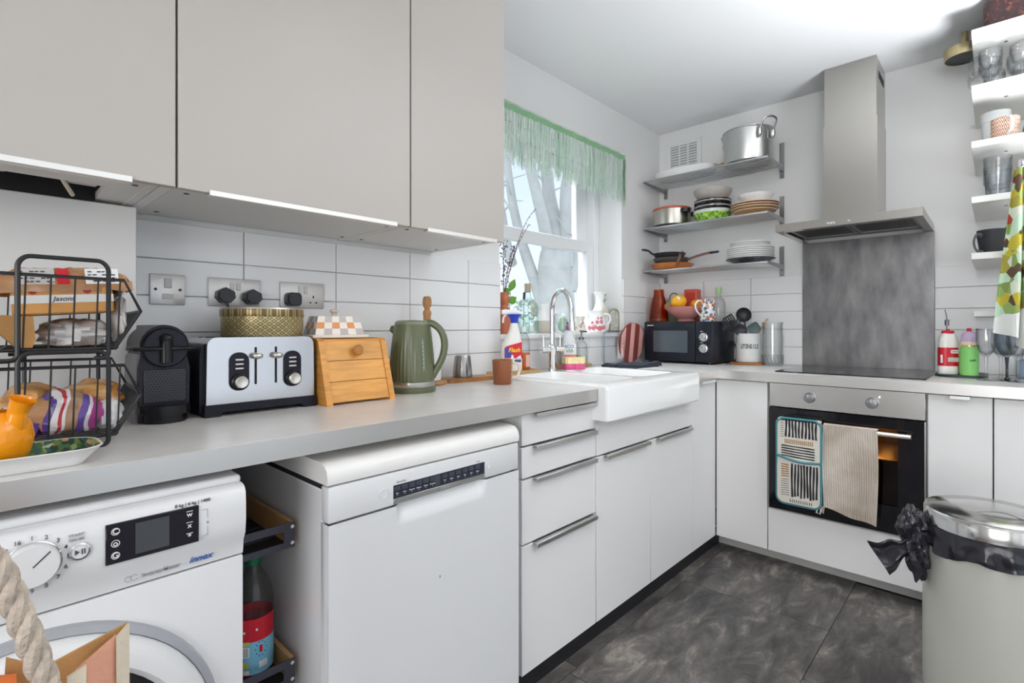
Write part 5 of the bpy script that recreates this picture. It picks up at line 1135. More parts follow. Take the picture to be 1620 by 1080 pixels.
# ================================================================ COOKER-WALL CORNER
mw = thing('microwave', 'black microwave oven with two silver dials in the corner', 'microwave', (.435, .342, ZT))
MX0, MX1, MY0, MY1, MZ0, MZ1 = .272, .600, .125, .555, ZT+.010, ZT+.250
NAVY = pm('navy_black_enamel', (.012, .014, .022), .3, spec=.35); MGL = pm('microwave_glass', (.018, .022, .028), .08)
m = MB(); m.box(MX0+.02, MX1, MY0, MY1, MZ0, MZ1, .004, 2); m.build('body', NAVY, mw)
m = MB(); m.box(MX0, MX0+.021, MY0+.105, MY1, MZ0+.002, MZ1-.002, .004, 2); dr_ = m.build('door', NAVY, mw)
m = MB(); m.prism([(y, z) for y, z in rrect(MY0+.150, MY1-.062, MZ0+.055, MZ1-.055, .006, 3)], MX0-.0012, MX0+.002, 'x'); m.build('door_window', pm('microwave_window', (.075, .095, .11), .12), dr_)
m = MB(); m.box(MX0-.0008, MX0+.002, MY0+.120, MY1-.012, MZ1-.034, MZ1-.012, .0005); m.build('door_strip', MGL, dr_)
m = MB(); m.prism(arc(MY1-.004, (MZ0+MZ1)/2, .105, PI/2+.35, 1.5*PI-.35, 14), MX0-.001, MX0+.001, 'x'); m.build('door_curve', pm('door_curve_black', (.010, .010, .016), .15), dr_)
MB().box(MX0-.0014, MX0-.0009, MY1-.062, MY1-.022, MZ1-.026, MZ1-.021).build('white_mark', WPRINT, dr_, smooth=False)
m = MB(); m.box(MX0, MX0+.021, MY0+.001, MY0+.102, MZ0+.002, MZ1-.002, .004, 2); cp_ = m.build('control_panel', NAVY, mw)
for z in (MZ0+.148, MZ0+.083):
    m = MB(); m.lathe([(.024, 0), (.024, -.004), (.019, -.006), (.0175, -.022), (.015, -.024), (0, -.024)], (MX0, MY0+.054, z), 28, axis='x'); k = m.build('dial', pm('silver_dial', (.62, .62, .62), .3, .8), cp_)
    m = MB(); m.box(MX0-.0246, MX0-.0240, MY0+.0525, MY0+.0555, z+.002, z+.016); m.build('dial_pointer', PRINT, k, smooth=False)
    text('MIN', (MX0-.0006, MY0+.066, z+.033), .008, WPRINT, cp_, face='-x')
    m = MB(); 
    for k_ in range(9):
        a = -.6+k_*(PI+1.2)/8; m.box(MX0-.0006, MX0-.0002, MY0+.054+.030*math.cos(a)-.001, MY0+.054+.030*math.cos(a)+.001, z+.030*math.sin(a)-.001, z+.030*math.sin(a)+.001)
    stuff(m.build('dial_marks', WPRINT, cp_, smooth=False))
for x in (.30, .57):
    for y in (MY0+.03, MY1-.03): MB().cyl((x, y, ZT+.0002), .012, .012, 12).build('foot', BLACKP, mw)
m = MB(); m.tube(spline([(.575, MY0-.002, ZT+.13), (.575, MY0-.02, ZT+.08), (.560, MY0-.022, ZT+.02), (.50, MY0-.018, ZT+.006), (.44, MY0-.012, ZT+.005)], 6), .004, 8); m.build('cord', BLACKP, mw)
ZM = MZ1+.0005
# on the microwave
AMB = thin_glass('amber_glass', (.90, .52, .20), .8, .4, (.62, .24, .04))
lathe_obj('amber_vase', 'tapering ribbed amber glass vase on the microwave', 'vase', (.42, .562-.028, ZM), [(0, .002), (.058, .002), (.061, .006), (.060, .02), (.050, .10), (.040, .150), (.033, .165), (.031, .205), (.029, .205), (.030, .165), (.046, .10), (.055, .02)], AMB, 72, rfun=lambda a, z: 1+(.012*math.cos(a*24) if .01 < z < .16 else 0))
PINK = pm('dusty_pink_glaze', (.58, .25, .23), .3)
bc = (.405, .345, ZM)
lathe_obj('fruit_bowl', 'dusty pink footed bowl of fruit on the microwave', 'bowl', bc, [(0, 0), (.050, 0), (.052, .006), (.048, .012), (.075, .028), (.105, .055), (.124, .088), (.122, .089), (.100, .056), (.070, .032), (0, .022)], PINK, 48)
ORP = pm('orange_peel', (.86, .42, .02), .4, bump=.25, bscale=140)
for c, r, lb, mt, nm, ct in (((.352, .368, ZM+.120), .047, 'large orange with a white sticker in the pink bowl', ORP, 'orange', 'fruit'), ((.430, .290, ZM+.098), .040, 'second orange in the pink bowl, beside the floral jug', pm('deep_orange_peel', (.82, .32, .02), .4, bump=.2, bscale=140), 'orange', 'fruit'), ((.378, .442, ZM+.092), .030, 'brown kiwi at the left edge of the pink bowl', pm('kiwi_skin', (.36, .24, .10), .8, bump=.4, bscale=150), 'kiwi', 'fruit')):
    m = MB(); m.sph(c, (r, r, r*.93), 24, 16); o = m.build(nm, mt, loc=c); tag(o, lb, ct)
    if lb.startswith('large'):
        m = MB(); d = Vector((-.80, -.35, .45)).normalized(); u_ = d.orthogonal().normalized(); v_ = d.cross(u_); p = Vector(c)+d*r*1.0; m.add([p+u_*.013*math.cos(t)+v_*.007*math.sin(t) for t in [2*PI*i/12 for i in range(12)]], [tuple(range(12))]); m.build('sticker', PW, o, smooth=False)
m = MB(); m.tube(spline([(.44, .44, ZM+.075), (.42, .425, ZM+.115), (.395, .40, ZM+.135)], 5), [.008, .014, .017, .018, .018, .017, .016, .013, .010, .007, .005], 10); o = m.build('banana', pm('banana_yellow', (.75, .52, .04), .5), loc=(.42, .42, ZM+.075)); tag(o, 'yellow-green banana end behind the large orange in the bowl', 'fruit')
gb = thing('green_glass_dish', 'dull green glass box with a hoop handle behind the amber vase', 'dish', (.545, .475, ZM))
m = MB(); m.box(.515, .575, .415, .535, ZM, ZM+.150, .006, 2); m.build('body', pm('dull_green_glass', (.22, .34, .28), .2), gb)
m = MB(); m.tube([(.53, .485+.030*math.cos(t), ZM+.150+.036*math.sin(t)) for t in [PI*k/12 for k in range(13)]], .0035, 8); m.build('hoop_handle', pm('dark_wire', (.10, .10, .10), .4), gb)
rc = thing('red_tin', 'square red tin standing at the back of the microwave', 'tin', (.548, .375, ZM))
m = MB(); m.box(.515, .580, .325, .412, ZM, ZM+.205, .008, 2); m.build('tin_body', pm('coral_red_tin', (.62, .10, .06), .35), rc)
m = MB(); m.box(.5135, .516, .337, .400, ZM+.02, ZM+.185, .001); m.build('inset_panel', pm('deep_red_panel', (.50, .03, .015), .35), rc)
# floral jug
def floral(h):
    z = h.n.new('ShaderNodeTexVoronoi'); z.inputs['Scale'].default_value = 62; h.l.new(h.vec, z.inputs['Vector'])
    s = h.n.new('ShaderNodeSeparateXYZ'); h.l.new(z.outputs['Color'], s.inputs[0])
    pat = h.ramp(s.outputs[0], [(0, (.82, .81, .78)), (.34, (.06, .14, .07)), (.52, (.66, .30, .22)), (.64, (.80, .79, .76)), (.72, (.55, .12, .03)), (.86, (.15, .20, .38))])
    mx = h.n.new('ShaderNodeMix'); mx.data_type = 'RGBA'; mx.inputs[6].default_value = (.84, .83, .81, 1)
    mask = h.m('LESS_THAN', z.outputs['Distance'], .60); h.l.new(mask, mx.inputs[0]); h.l.new(pat, mx.inputs[7]); return mx.outputs[2]
fl = thing('floral_jug', 'straight white jug with a colourful flower print on the microwave', 'jug', (.372, .196, ZM), FACE+.1)
m = MB(); m.lathe([(0, 0), (.043, 0), (.044, .003), (.037, .128), (.035, .129), (.040, .006), (0, .006)], (0, 0, 0), 36, rfun=lambda a, z: 1+(.2*max(0, math.cos(a))**10 if z > .11 else 0)); m.build('body', node_mat('flower_print', floral, .2), fl, local=True)
m = MB(); m.tube(spline([(-.036, 0, .118), (-.058, 0, .122), (-.076, 0, .098), (-.070, 0, .065), (-.041, 0, .030)], 6), .005, 10); m.build('handle', WHITEC, fl, local=True)
gbt = thing('stoppered_bottle', 'clear glass bottle with a pale green stopper behind the floral jug', 'bottle', (.490, .180, ZM)); c = (.490, .180, ZM)
m = MB(); m.lathe([(0, 0), (.038, 0), (.040, .004), (.040, .11), (.030, .135), (.014, .148), (.014, .160)], c, 32); m.build('bottle_body', GLASS, gbt)
m = MB(); m.lathe([(0, .205), (.017, .205), (.018, .202), (.018, .168), (.014, .162)], c, 24); m.build('stopper', pm('pale_green_stopper', (.44, .62, .34), .5), gbt)

# utensil pot on a wooden trivet
tv_ = MB(); tv_.lathe([(0, 0), (.094, 0), (.096, .004), (.094, .011), (0, .011)], (.500, .018, ZT+.0005), 40); o = tv_.build('wooden_trivet', pm('orange_wood', (.42, .17, .05), .5, var=.2), loc=(.500, .018, ZT)); tag(o, 'round wooden trivet under the utensil pot', 'trivet')
up_ = thing('utensil_pot', 'white enamel pot lettered UTENSILS full of black utensils', 'pot', (.500, .010, ZT+.0125), -PI/2+.46)
ZU = ZT+.0125
m = MB(); m.lathe([(0, .002), (.066, .002), (.068, .005), (.068, .164), (.070, .167), (.0665, .167), (.065, .008), (0, .008)], (0, 0, 0), 44); m.build('pot_body', pm('white_enamel_pot', (.83, .83, .82), .2), up_, local=True)
s_ = 'UTENSILS'
for i, ch in enumerate(s_):
    a = -PI/2+(i-3.5)*.178; r_ = .0698
    d = bpy.data.curves.new('lettering', 'FONT'); d.body = ch; d.size = .036; d.align_x = 'CENTER'; d.align_y = 'CENTER'; d.extrude = .0003; d.offset = .0007; d.materials.append(PRINT)
    o = bpy.data.objects.new('lettering', d); COL.objects.link(o); o.parent = up_; o.location = (r_*math.cos(a), r_*math.sin(a), .092); o.rotation_euler = (PI/2, 0, a+PI/2); o.scale = (.56, 1, 1)
UB = pm('black_nylon', (.030, .031, .035), .4); UG = pm('grey_green_silicone', (.10, .14, .14), .45)
def utensil(kind, lab, base, top, mat):
    a = Vector(base); b = Vector(top); d = (b-a).normalized(); L = (b-a).length; vd = Vector((-.83, -.55, 0)); s = d.cross(vd).normalized(); nrm = s.cross(d).normalized(); m = MB()
    m.tube([a, a+d*L*.62, a+d*L*.72], [.006, .006, .005], 8); o = m.build('utensil', mat, loc=a); o.name = kind; tag(o, lab, 'utensil', None)
    h = MB(); h0 = a+d*L*.70
    if kind == 'ladle':
        bw = MB(); c_ = b; vs = []; fs = []; nu, nv = 20, 6
        for j in range(nv+1):
            t = PI/2*j/nv
            for i in range(nu):
                p = 2*PI*i/nu; vs.append(c_+(s*math.cos(p)+d*math.sin(p))*.043*math.sin(t)+nrm*(-.034*math.cos(t)+.01))
        for j in range(nv):
            for i in range(nu): fs.append((j*nu+i, j*nu+(i+1) % nu, (j+1)*nu+(i+1) % nu, (j+1)*nu+i))
        h.add(vs, fs); h.tube([h0, b-d*.04], .005, 8)
    elif kind == 'spoon':
        h.grid(lambda u, v: h0+d*L*.34*u+s*(v-.5)*2*(.006+.032*math.sin(PI*min(1, max(0, u*1.02-.02))**.8))+nrm*(-.012*math.sin(PI*u)*(1-(2*v-1)**2)), 14, 8, .003, nrm)
    elif kind == 'turner':
        for k in range(5): h.add([h0+d*L*.08+s*(k-2)*.011+s*.004, h0+d*L*.08+s*(k-2)*.011-s*.004, b+s*(k-2)*.013-s*.004, b+s*(k-2)*.013+s*.004], [(0, 1, 2, 3)])
        for t in (.06, .30): h.add([h0+d*L*t-s*.030, h0+d*L*t+s*.030, h0+d*L*(t+.03)+s*.030, h0+d*L*(t+.03)-s*.030], [(0, 1, 2, 3)])
        h.add([h0-s*.006, h0+s*.006, h0+d*L*.08+s*.028, h0+d*L*.08-s*.028], [(0, 1, 2, 3)])
    elif kind == 'pasta_server':
        for k in range(6): h.tube(spline([h0, h0+d*L*.18+s*(k-2.5)*.012, b+s*(k-2.5)*.013+nrm*.012*(k % 2), b+d*.01+s*(k-2.5)*.010], 4), .0028, 6)
    else: h.box(-1, -1, 0, 0, 0, 0)
    h.build('head', mat, o); return o
P0 = Vector((.500, .010, ZU))
utensil('ladle', 'black ladle at the back of the utensil pot', P0+Vector((.01, -.01, .012)), P0+Vector((.005, .030, .275)), UB)
utensil('spoon', 'grey-green silicone spoon leaning right in the utensil pot', P0+Vector((-.005, .02, .012)), P0+Vector((-.045, -.055, .225)), UG)
utensil('turner', 'black slotted turner leaning left in the utensil pot', P0+Vector((.03, -.04, .012)), P0+Vector((-.05, .100, .262)), UB)
utensil('pasta_server', 'black pasta server leaning far left in the utensil pot', P0+Vector((.033, -.043, .012)), P0+Vector((-.085, .090, .252)), UB)
utensil('spoon', 'black solid spoon standing at the front of the utensil pot', P0+Vector((-.035, .0, .012)), P0+Vector((-.055, .028, .215)), UB)
o = utensil('turner', 'black turner standing upright in the utensil pot', P0+Vector((-.0, .03, .012)), P0+Vector((-.02, .07, .24)), UB)
wsd = Vector((.0, -.13, .20)); m = MB(); a = P0+Vector((.01, .05, .014)); m.tube([a, a+wsd*.9, a+wsd*1.18], [(.007, .004), (.009, .004), (.012, .004)], 8); o = m.build('wooden_spatula', pm('pale_beech', (.60, .42, .26), .5), loc=a); tag(o, 'pale wooden spatula leaning right behind the grey spoon', 'utensil')
# tall glass jar
gj = thing('glass_jar', 'tall clear glass jar with a cut diamond base right of the utensil pot', 'jar', (.500, -.122, ZT)); c = (.500, -.122, ZT+.0005)
m = MB(); m.lathe([(0, .004), (.046, .004), (.050, 0), (.054, .006), (.054, .07)], c, 64, rfun=lambda a, z: 1+(.02*abs(math.cos(a*9)) if .003 < z < .06 else 0)); m.lathe([(.054, .07), (.055, .15), (.052, .225), (.054, .243), (.052, .243), (.049, .22), (.051, .15), (.050, .012), (0, .012)], c, 40); m.build('jar_body', GLASS, gj)
m = MB()
for i in range(18):
    a = 2*PI*i/18
    for sg in (-1, 1): m.tube([(c[0]+.0552*math.cos(a+sg*.35*t), c[1]+.0552*math.sin(a+sg*.35*t), c[2]+.006+.055*t) for t in (0, .33, .66, 1)], .0011, 5)
m.build('cut_lines', thin_glass('cut_glass_lines', (.90, .92, .92), 1.4, .4), gj)

# ---------------- steel rail shelves on the cooker wall
SHELF = pm('shelf_steel', (.52, .52, .53), .28, 1.0); BRK = pm('bracket_steel', (.40, .40, .41), .35, 1.0)
SHX0, SHX1, SHY0, SHY1 = .325, .585, -.152, .592
def rail_shelf(zt, lab, lo=.065, hi=.14):
    t = thing('rail_shelf', lab, 'shelf', (.46, .22, zt-.012))
    for k in range(9):
        x = SHX0+.004+(SHX1-SHX0-.008)*k/8; m = MB()
        if k == 0: m.box(x-.004, x+.004, SHY0, SHY1, zt-.009, zt, .002, 2)
        else: m.tube([(x, SHY0+.004, zt-.0035), (x, SHY1-.004, zt-.0035)], .0033, 8)
        m.build('rail', SHELF, t)
    for y in (SHY0, SHY1-.004):
        m = MB(); m.prism([(SHX0-.003, zt-.014), (SHX0-.003, zt+.001), (.612, zt+.001), (.612, zt-.030), (.56, zt-.026)], y, y+.004, 'y'); m.build('side_bracket', BRK, t, smooth=False)
    for y in (SHY0-.0, SHY1-.022):
        m = MB(); m.box(.607, .6135, y, y+.024, zt-lo, zt+(hi if y < 0 else .01), .001); pl_ = m.build('wall_plate', BRK, t)
        for z in (zt-lo+.012, zt-lo+.040): MB().cyl((.607, y+.012, z), .0035, -.001, 10, 'x').build('screw', PRINT, pl_)
Z1, Z2, Z3 = 2.070, 1.771, 1.501
rail_shelf(Z1, 'top steel rail shelf holding the big stockpot'); rail_shelf(Z2, 'middle steel rail shelf holding bowls and tan plates', .055, .13); rail_shelf(Z3, 'lowest steel rail shelf holding copper pans and white plates', .068, .11)
# top shelf
ALP = pm('spun_aluminium', (.58, .58, .57), .32, 1.0, bump=.05, bscale=20, stretch=(1, 1, 30)); z = Z1+.001
st = thing('stockpot', 'large aluminium stockpot with two loop handles on the top shelf', 'pot', (.44, -.008, z)); c = (.44, -.008, z)
m = MB(); m.lathe([(0, 0), (.118, 0), (.126, .006), (.129, .02), (.130, .178), (.135, .182), (.135, .186), (.130, .186), (.126, .03), (0, .008)], c, 56); m.build('pot_body', ALP, st)
for ang in (-1.05-PI/2+.55, -1.05+PI/2+.55):
    ca, sa = math.cos(ang), math.sin(ang)
    def lp(t, rad, zz): return (c[0]+ca*(.131+rad)-sa*t, c[1]+sa*(.131+rad)+ca*t, c[2]+zz)
    m = MB(); m.tube(spline([lp(-.045, 0, .135), lp(-.045, .012, .165), lp(-.04, .035, .205), lp(.0, .045, .215), lp(.04, .035, .205), lp(.045, .012, .165), lp(.045, 0, .135)], 5), .0055, 8); hh = m.build('loop_handle', SHELF, st)
    for s in (-.045, .045):
        m = MB(); m.tube([lp(s, -.002, .115), lp(s, .006, .13), lp(s, .006, .155), lp(s, -.002, .168)], [.008, .012, .012, .006], 8); m.build('handle_lug', SHELF, hh)
for dz in (0,): m = MB(); a = -1.9; m.add([(c[0]+.1306*math.cos(a+u), c[1]+.1306*math.sin(a+u), c[2]+zz_) for u, zz_ in ((0, .115), (.12, .115), (.12, .135), (0, .135))], [(0, 1, 2, 3)]); m.build('stamped_mark', pm('dark_stamp', (.12, .13, .10), .6), st, smooth=False)
pt = thing('white_platter', 'long white oval platter lying flat on the top shelf', 'platter', (.435, .365, z)); c = (.435, .365, z)
m = MB(); vs = []; n2 = 44; prf = [(.80, .0), (.86, .002), (.97, .036), (1.0, .042), (.985, .045), (.84, .010), (0.001, .008)]
for r_, zz_ in prf: vs += [(c[0]+.105*r_*math.cos(2*PI*i/n2), c[1]+.205*r_*math.sin(2*PI*i/n2), c[2]+zz_) for i in range(n2)]
m.add(vs, [(j*n2+i, j*n2+(i+1) % n2, (j+1)*n2+(i+1) % n2, (j+1)*n2+i) for j in range(len(prf)-1) for i in range(n2)]+[tuple(range(n2))]); m.build('dish', WHITEC, pt)
m = MB(); m.tube([(.40, .150, z+.016), (.385, .08, z+.028)], [(.013, .010), (.010, .009)], 10); o = m.build('wooden_handle', pm('turned_beech', (.40, .20, .075), .4), loc=(.40, .12, z)); o.name = 'wooden_pestle'; tag(o, 'short wooden pestle beside the stockpot on the top shelf', 'pestle')
for y, lb in ((.50, 'small dark lid clip behind the platter, left'), (.31, 'small dark lid clip behind the platter, right')): pass
# middle shelf
z = Z2+.001
sp_ = thing('steel_saucepan', 'steel saucepan with a red rim and black handles on the middle shelf', 'saucepan', (.44, .455, z)); c = (.44, .455, z)
m = MB(); m.lathe([(0, 0), (.105, 0), (.113, .006), (.114, .012)], c, 44); m.build('dark_base', pm('burnt_base', (.05, .045, .04), .5), sp_)
m = MB(); m.lathe([(.114, .012), (.115, .03), (.115, .104), (.112, .104), (.110, .02), (0, .014)], c, 44); m.build('pan_body', pm('used_steel', (.52, .49, .44), .28, 1.0), sp_)
m = MB(); m.lathe([(.113, .104), (.118, .106), (.118, .116), (.112, .119), (.07, .121), (0, .122)], c, 44); m.build('red_lid', pm('red_lid_plastic', (.50, .10, .06), .4), sp_)
for a in (-1.95, -.75):
    m = MB(); m.grid(lambda u, v: (c[0]+(.1165+.018*math.sin(PI*u))*math.cos(a-.28+.56*u), c[1]+(.1165+.018*math.sin(PI*u))*math.sin(a-.28+.56*u), c[2]+.078+.020*v), 10, 2, .012, (math.cos(a), math.sin(a), 0)); m.build('handle', BLACKP, sp_)
c = (.435, .193)
def bowl(name, lab, cc, r0, r1, h_, mat, extra=None):
    m = MB(); m.lathe([(0, 0), (r0, 0), (r0+.004, .003), (r1*.985, h_*.75), (r1, h_), (r1-.004, h_), (r1*.95, h_*.7), (r0, .006), (0, .006)], cc, 44); return tag(m.build(name, mat, loc=cc), lab, 'bowl')
def leafy(h): return h.ramp(h.noise(55, 4), [(.35, (.07, .20, .01)), (.5, (.22, .45, .03)), (.65, (.46, .66, .12))], 'LINEAR')
b1 = bowl('green_bowl', 'green leaf-patterned bowl at the bottom of the bowl stack', (c[0], c[1], z), .078, .107, .048, node_mat('green_leaf_glaze', leafy, .2))
m = MB(); m.lathe([(.1075, .046), (.108, .050), (.109, .064), (.106, .065)], (c[0], c[1], z), 44); m.build('pale_rim', pm('pale_green_rim', (.58, .62, .56), .2), b1)
def bands(h): return h.ramp(h.m('ADD', h.m('FRACT', h.m('MULTIPLY', h.z, 46.0)), h.m('MULTIPLY', h.noise(30, 2), .25)), [(0, (.012, .012, .013)), (.84, (.42, .40, .37))])
for k in range(2):
    m = MB(); zz_ = z+.066+.030*k; m.lathe([(0, -.0), (.075, 0), (.101, .004), (.105, .010), (.105, .0295), (.100, .0295), (.093, .008), (0, .006)], (c[0], c[1], zz_), 44); o = m.build('black_bowl', node_mat('black_band_glaze', bands, .12), loc=(c[0], c[1], zz_)); tag(o, ('lower' if k == 0 else 'upper')+' glossy black banded bowl in the middle of the bowl stack', 'bowl', 'black bowls in the bowl stack')
bowl('stone_bowl', 'stone-grey deep bowl on top of the bowl stack', (c[0], c[1], z+.1265), .074, .109, .062, pm('stone_grey_glaze', (.42, .38, .345), .3))
def plate(name, lab, cc, r, mat, group=None, h_=.016, tilt=0):
    m = MB(); m.lathe([(0, 0), (r*.60, 0), (r*.64, .002), (r*.90, h_*.75), (r, h_), (r, h_+.003), (r*.96, h_+.002), (r*.62, .006), (0, .005)], (0, 0, 0), 44); o = m.build(name, mat, loc=cc, local=True); o.rotation_euler = (tilt, 0, 0); return tag(o, lab, 'plate', group)
TAN = pm('caramel_glaze', (.46, .25, .10), .3); c = (.44, -.045)
pw = ['lowest tan plate', 'second tan plate', 'third tan plate', 'topmost tan plate']
for k in range(4):
    o = plate('tan_plate', pw[k]+' of the caramel stack on the middle shelf', (c[0], c[1], z+.0005+.0135*k), .126 if k else .112, TAN, 'caramel plates on the middle shelf', .024)
    m = MB(); m.lathe([(.126 if k else .112, .0242), (.1264 if k else .1124, .0258), (.1262 if k else .1122, .0274)], (0, 0, 0), 44); m.build('cream_edge', pm('cream_edge', (.72, .62, .48), .3), o, local=True)
zq = z+.0005+.0405+.0285
m = MB(); m.lathe([(0, 0), (.058, 0), (.060, .003), (.094, .046), (.095, .049), (.090, .048), (.058, .008), (0, .006)], (c[0], c[1]-.005, zq), 96, rfun=lambda a, z_: 1+.03*math.cos(a*20)*min(1, max(0, (z_-zq+2)/1))); o = m.build('fluted_dish', WHITEC, loc=(c[0], c[1]-.005, zq)); tag(o, 'white fluted dish on top of the tan plates', 'dish')
m = MB(); m.lathe([(0, 0), (.060, 0), (.062, .004), (.058, .008), (0, .010)], (c[0], c[1]-.005, zq+.0495-.004), 36); o = m.build('grey_lid', pm('dark_grey_lid', (.10, .10, .10), .4), loc=(c[0], c[1]-.005, zq+.0455)); o.scale = (1.15, 1.15, 1); tag(o, 'dark grey round lid resting in the white fluted dish', 'lid')
# lowest shelf
z = Z3+.001; COP = pm('copper_ceramic', (.52, .18, .045), .28, .25); DPAN = pm('dark_nonstick', (.035, .035, .037), .4)
def pan(lab, cc, r, h_, out, inn, hang, hl, lift, hm):
    t = thing('frying_pan', lab, 'frying pan', cc); m = MB()
    m.lathe([(0, 0), (r*.80, 0), (r*.86, .004), (r, h_), (r-.003, h_+.001)], cc, 44); m.build('pan_outside', out, t); m = MB(); m.lathe([(r-.003, h_+.001), (r*.84, .008), (0, .006)], cc, 44); m.build('pan_inside', inn, t)
    d = Vector((math.cos(hang), math.sin(hang), 0)); a = Vector(cc)+d*(r-.006)+Vector((0, 0, h_*.6)); m = MB()
    m.tube(spline([a, a+d*.035+Vector((0, 0, lift*.35)), a+d*hl*.55+Vector((0, 0, lift*.85)), a+d*hl*.75+Vector((0, 0, lift))], 4), [(.010, .006)]*13, 10); hh = m.build('handle', hm, t)
    b = a+d*hl*.74+Vector((0, 0, lift)); m = MB(); m.tube([b, b+d*hl*.28+Vector((0, 0, lift*.05))], [(.010, .007), (.008, .005)], 10); m.build('handle_end', BLACKP, hh); return t
ROSEH = pm('rosy_metal_handle', (.34, .19, .16), .3, .6)
pan('copper frying pan at the bottom of the pan stack, handle towards the room', (.435, .450, z), .130, .038, COP, DPAN, -2.45, .13, .055, ROSEH)
pan('second copper pan in the stack with its handle to the right', (.44, .460, z+.040), .112, .034, pm('dark_grey_pan', (.10, .085, .08), .35), COP, -1.55, .19, .030, ROSEH)
pan('black frying pan on top of the pan stack', (.455, .478, z+.076), .100, .034, DPAN, DPAN, 2.6, .10, .03, BLACKP)
c = (.44, -.022)
m = MB(); m.lathe([(0, 0), (.070, 0), (.075, .003), (.118, .024), (.130, .0275), (.130, .030), (.116, .028), (.072, .008), (0, .006)], (c[0], c[1], z), 44); o = m.build('charcoal_plate', pm('charcoal_glaze', (.035, .038, .045), .25), loc=(c[0], c[1], z)); tag(o, 'charcoal grey dish underneath the white plate stack', 'plate')
nth = ['lowest', 'second', 'third', 'fourth', 'fifth', 'sixth']
for k in range(6): plate('white_plate', nth[k]+' large white plate counting up the stack on the lowest shelf', (c[0], c[1], z+.0165+.0112*k), .124, WHITEC, 'white plates on the lowest shelf', .016)
for k in range(3): plate('side_plate', ('lower', 'middle', 'upper')[k]+' small white plate on top of the white plate stack', (c[0], c[1]+.002, z+.0165+.0112*6+.002+.0095*k), .104, pm('soft_white_glaze', (.78, .78, .77), .15), 'small white plates on the lowest shelf', .015)
# ================================================================ RIGHT SIDE
# bottles and glasses right of the hob
tr2 = MB(); tr2.prism(rrect(.30, .56, -1.02, -.845, .05, 6), ZT+.0005, ZT+.010, 'z'); o = tr2.build('dark_tray', pm('dark_teal_slate', (.02, .035, .038), .4), loc=(.43, -.93, ZT)); tag(o, 'dark slate tray under the red bottle right of the hob', 'tray')
ZQ = ZT+.011
tk = thing('squeeze_bottle', 'white oil bottle with a red label and steel pourer right of the hob', 'bottle', (.345, -.890, ZQ), -1.16)
m = oval([(.041, .030, 0, 0), (.044, .033, .006, 0), (.044, .033, .028, 0), (.042, .0315, .034, 0), (.042, .0315, .118, 0), (.043, .032, .122, 0), (.040, .030, .150, 0), (.030, .026, .176, 0), (.024, .023, .180, 0)], MB()); m.build('bottle_body', BWH, tk, local=True)
m = oval([(.0425, .0320, .036, 0), (.0428, .0323, .080, 0), (.0425, .0320, .117, 0)], MB()); lb = m.build('label', MATS['label_red'], tk, local=True)
m = MB(); m.prism(rrect(.000, .034, .092, .107, .005, 4), -.0335, -.0318, 'y'); lp2 = m.build('name_panel', PW, lb, local=True); text('TUKKA', (.017, -.0339, .0995), .0095, PRINT, lp2, rz=0)
m = MB(); m.box(-.012, .036, -.0335, -.0318, .055, .074); m.build('grey_panel', pm('grey_paper_label', (.50, .48, .46), .6), lb, local=True, smooth=False); m = MB(); m.box(-.041, -.033, -.0285, -.0240, .050, .085); m.build('white_panel', PW, lb, local=True, smooth=False)
m = MB(); m.lathe([(.026, .178), (.027, .181), (.027, .190), (.010, .192), (.008, .198), (0, .198)], (0, 0, 0), 24); m.build('red_cap', pm('bright_red_cap', (.60, .01, .03), .35), tk, local=True)
m = MB(); m.lathe([(.003, .196), (.003, .213), (.0095, .214), (.0095, .238), (.004, .240), (0, .240)], (-.004, 0, 0), 16); m.tube([(-.004, 0, .238), (-.007, 0, .262), (-.013, 0, .285)], [.0032, .0028, .0022], 8); m.build('pourer', pm('dark_pump_metal', (.16, .16, .17), .3, .9), tk, local=True)
gc = thing('green_flask', 'lime green drinking flask with a lilac lid right of the hob', 'flask', (.325, -.961, ZT+.0105), -1.16)
m = MB(); m.lathe([(0, 0), (.036, 0), (.039, .003), (.0405, .120), (.0405, .124)], (0, 0, 0), 36); gbod = m.build('sleeve', pm('lime_green_silicone', (.24, .62, .17), .45), gc, local=True)
m = MB(); m.lathe([(.0405, .124), (.041, .126), (.039, .131)], (0, 0, 0), 36); m.build('gold_ring', pm('gold_ring', (.62, .46, .18), .25, .9), gc, local=True)
m = MB(); m.lathe([(.038, .131), (.037, .140), (.0335, .147)], (0, 0, 0), 36); m.build('cream_collar', pm('cream_collar', (.72, .60, .46), .4), gc, local=True)
m = MB(); m.lathe([(.0335, .147), (.036, .149), (.036, .160), (.032, .176), (.022, .186), (0, .190)], (0, 0, 0), 36); m.build('lid', pm('lilac_plastic', (.54, .42, .60), .4), gc, local=True)
m = MB(); m.lathe([(.010, .187), (.010, .200), (.007, .203), (0, .203)], (0, 0, 0), 20); m.build('red_stopper', MATS['bright_red_cap'], gc, local=True)
text('built', (0, -.0408, .066), .014, pm('dark_green_print', (.03, .14, .04), .5), gbod, rz=0)
for o_, k_ in ((tk, .82), (gc, .80)):
    o_.scale = (k_, k_, 1)
m = MB(); m.lathe([(0, 0), (.026, 0), (.028, .004), (.028, .085), (.020, .100), (.014, .104), (0, .105)], (.445, -.945, ZQ), 28); o = m.build('yellow_jar', pm('yellow_jar', (.72, .52, .06), .3), loc=(.445, -.945, ZQ)); tag(o, 'yellow jar between and behind the red bottle and green flask', 'jar')
WG = thin_glass('wine_glass', (.975, .98, .985), 1.3, .42, (.60, .62, .64)); SMK = thin_glass('smoked_glass', (.30, .31, .34), 1.0, .4, (.08, .08, .09))
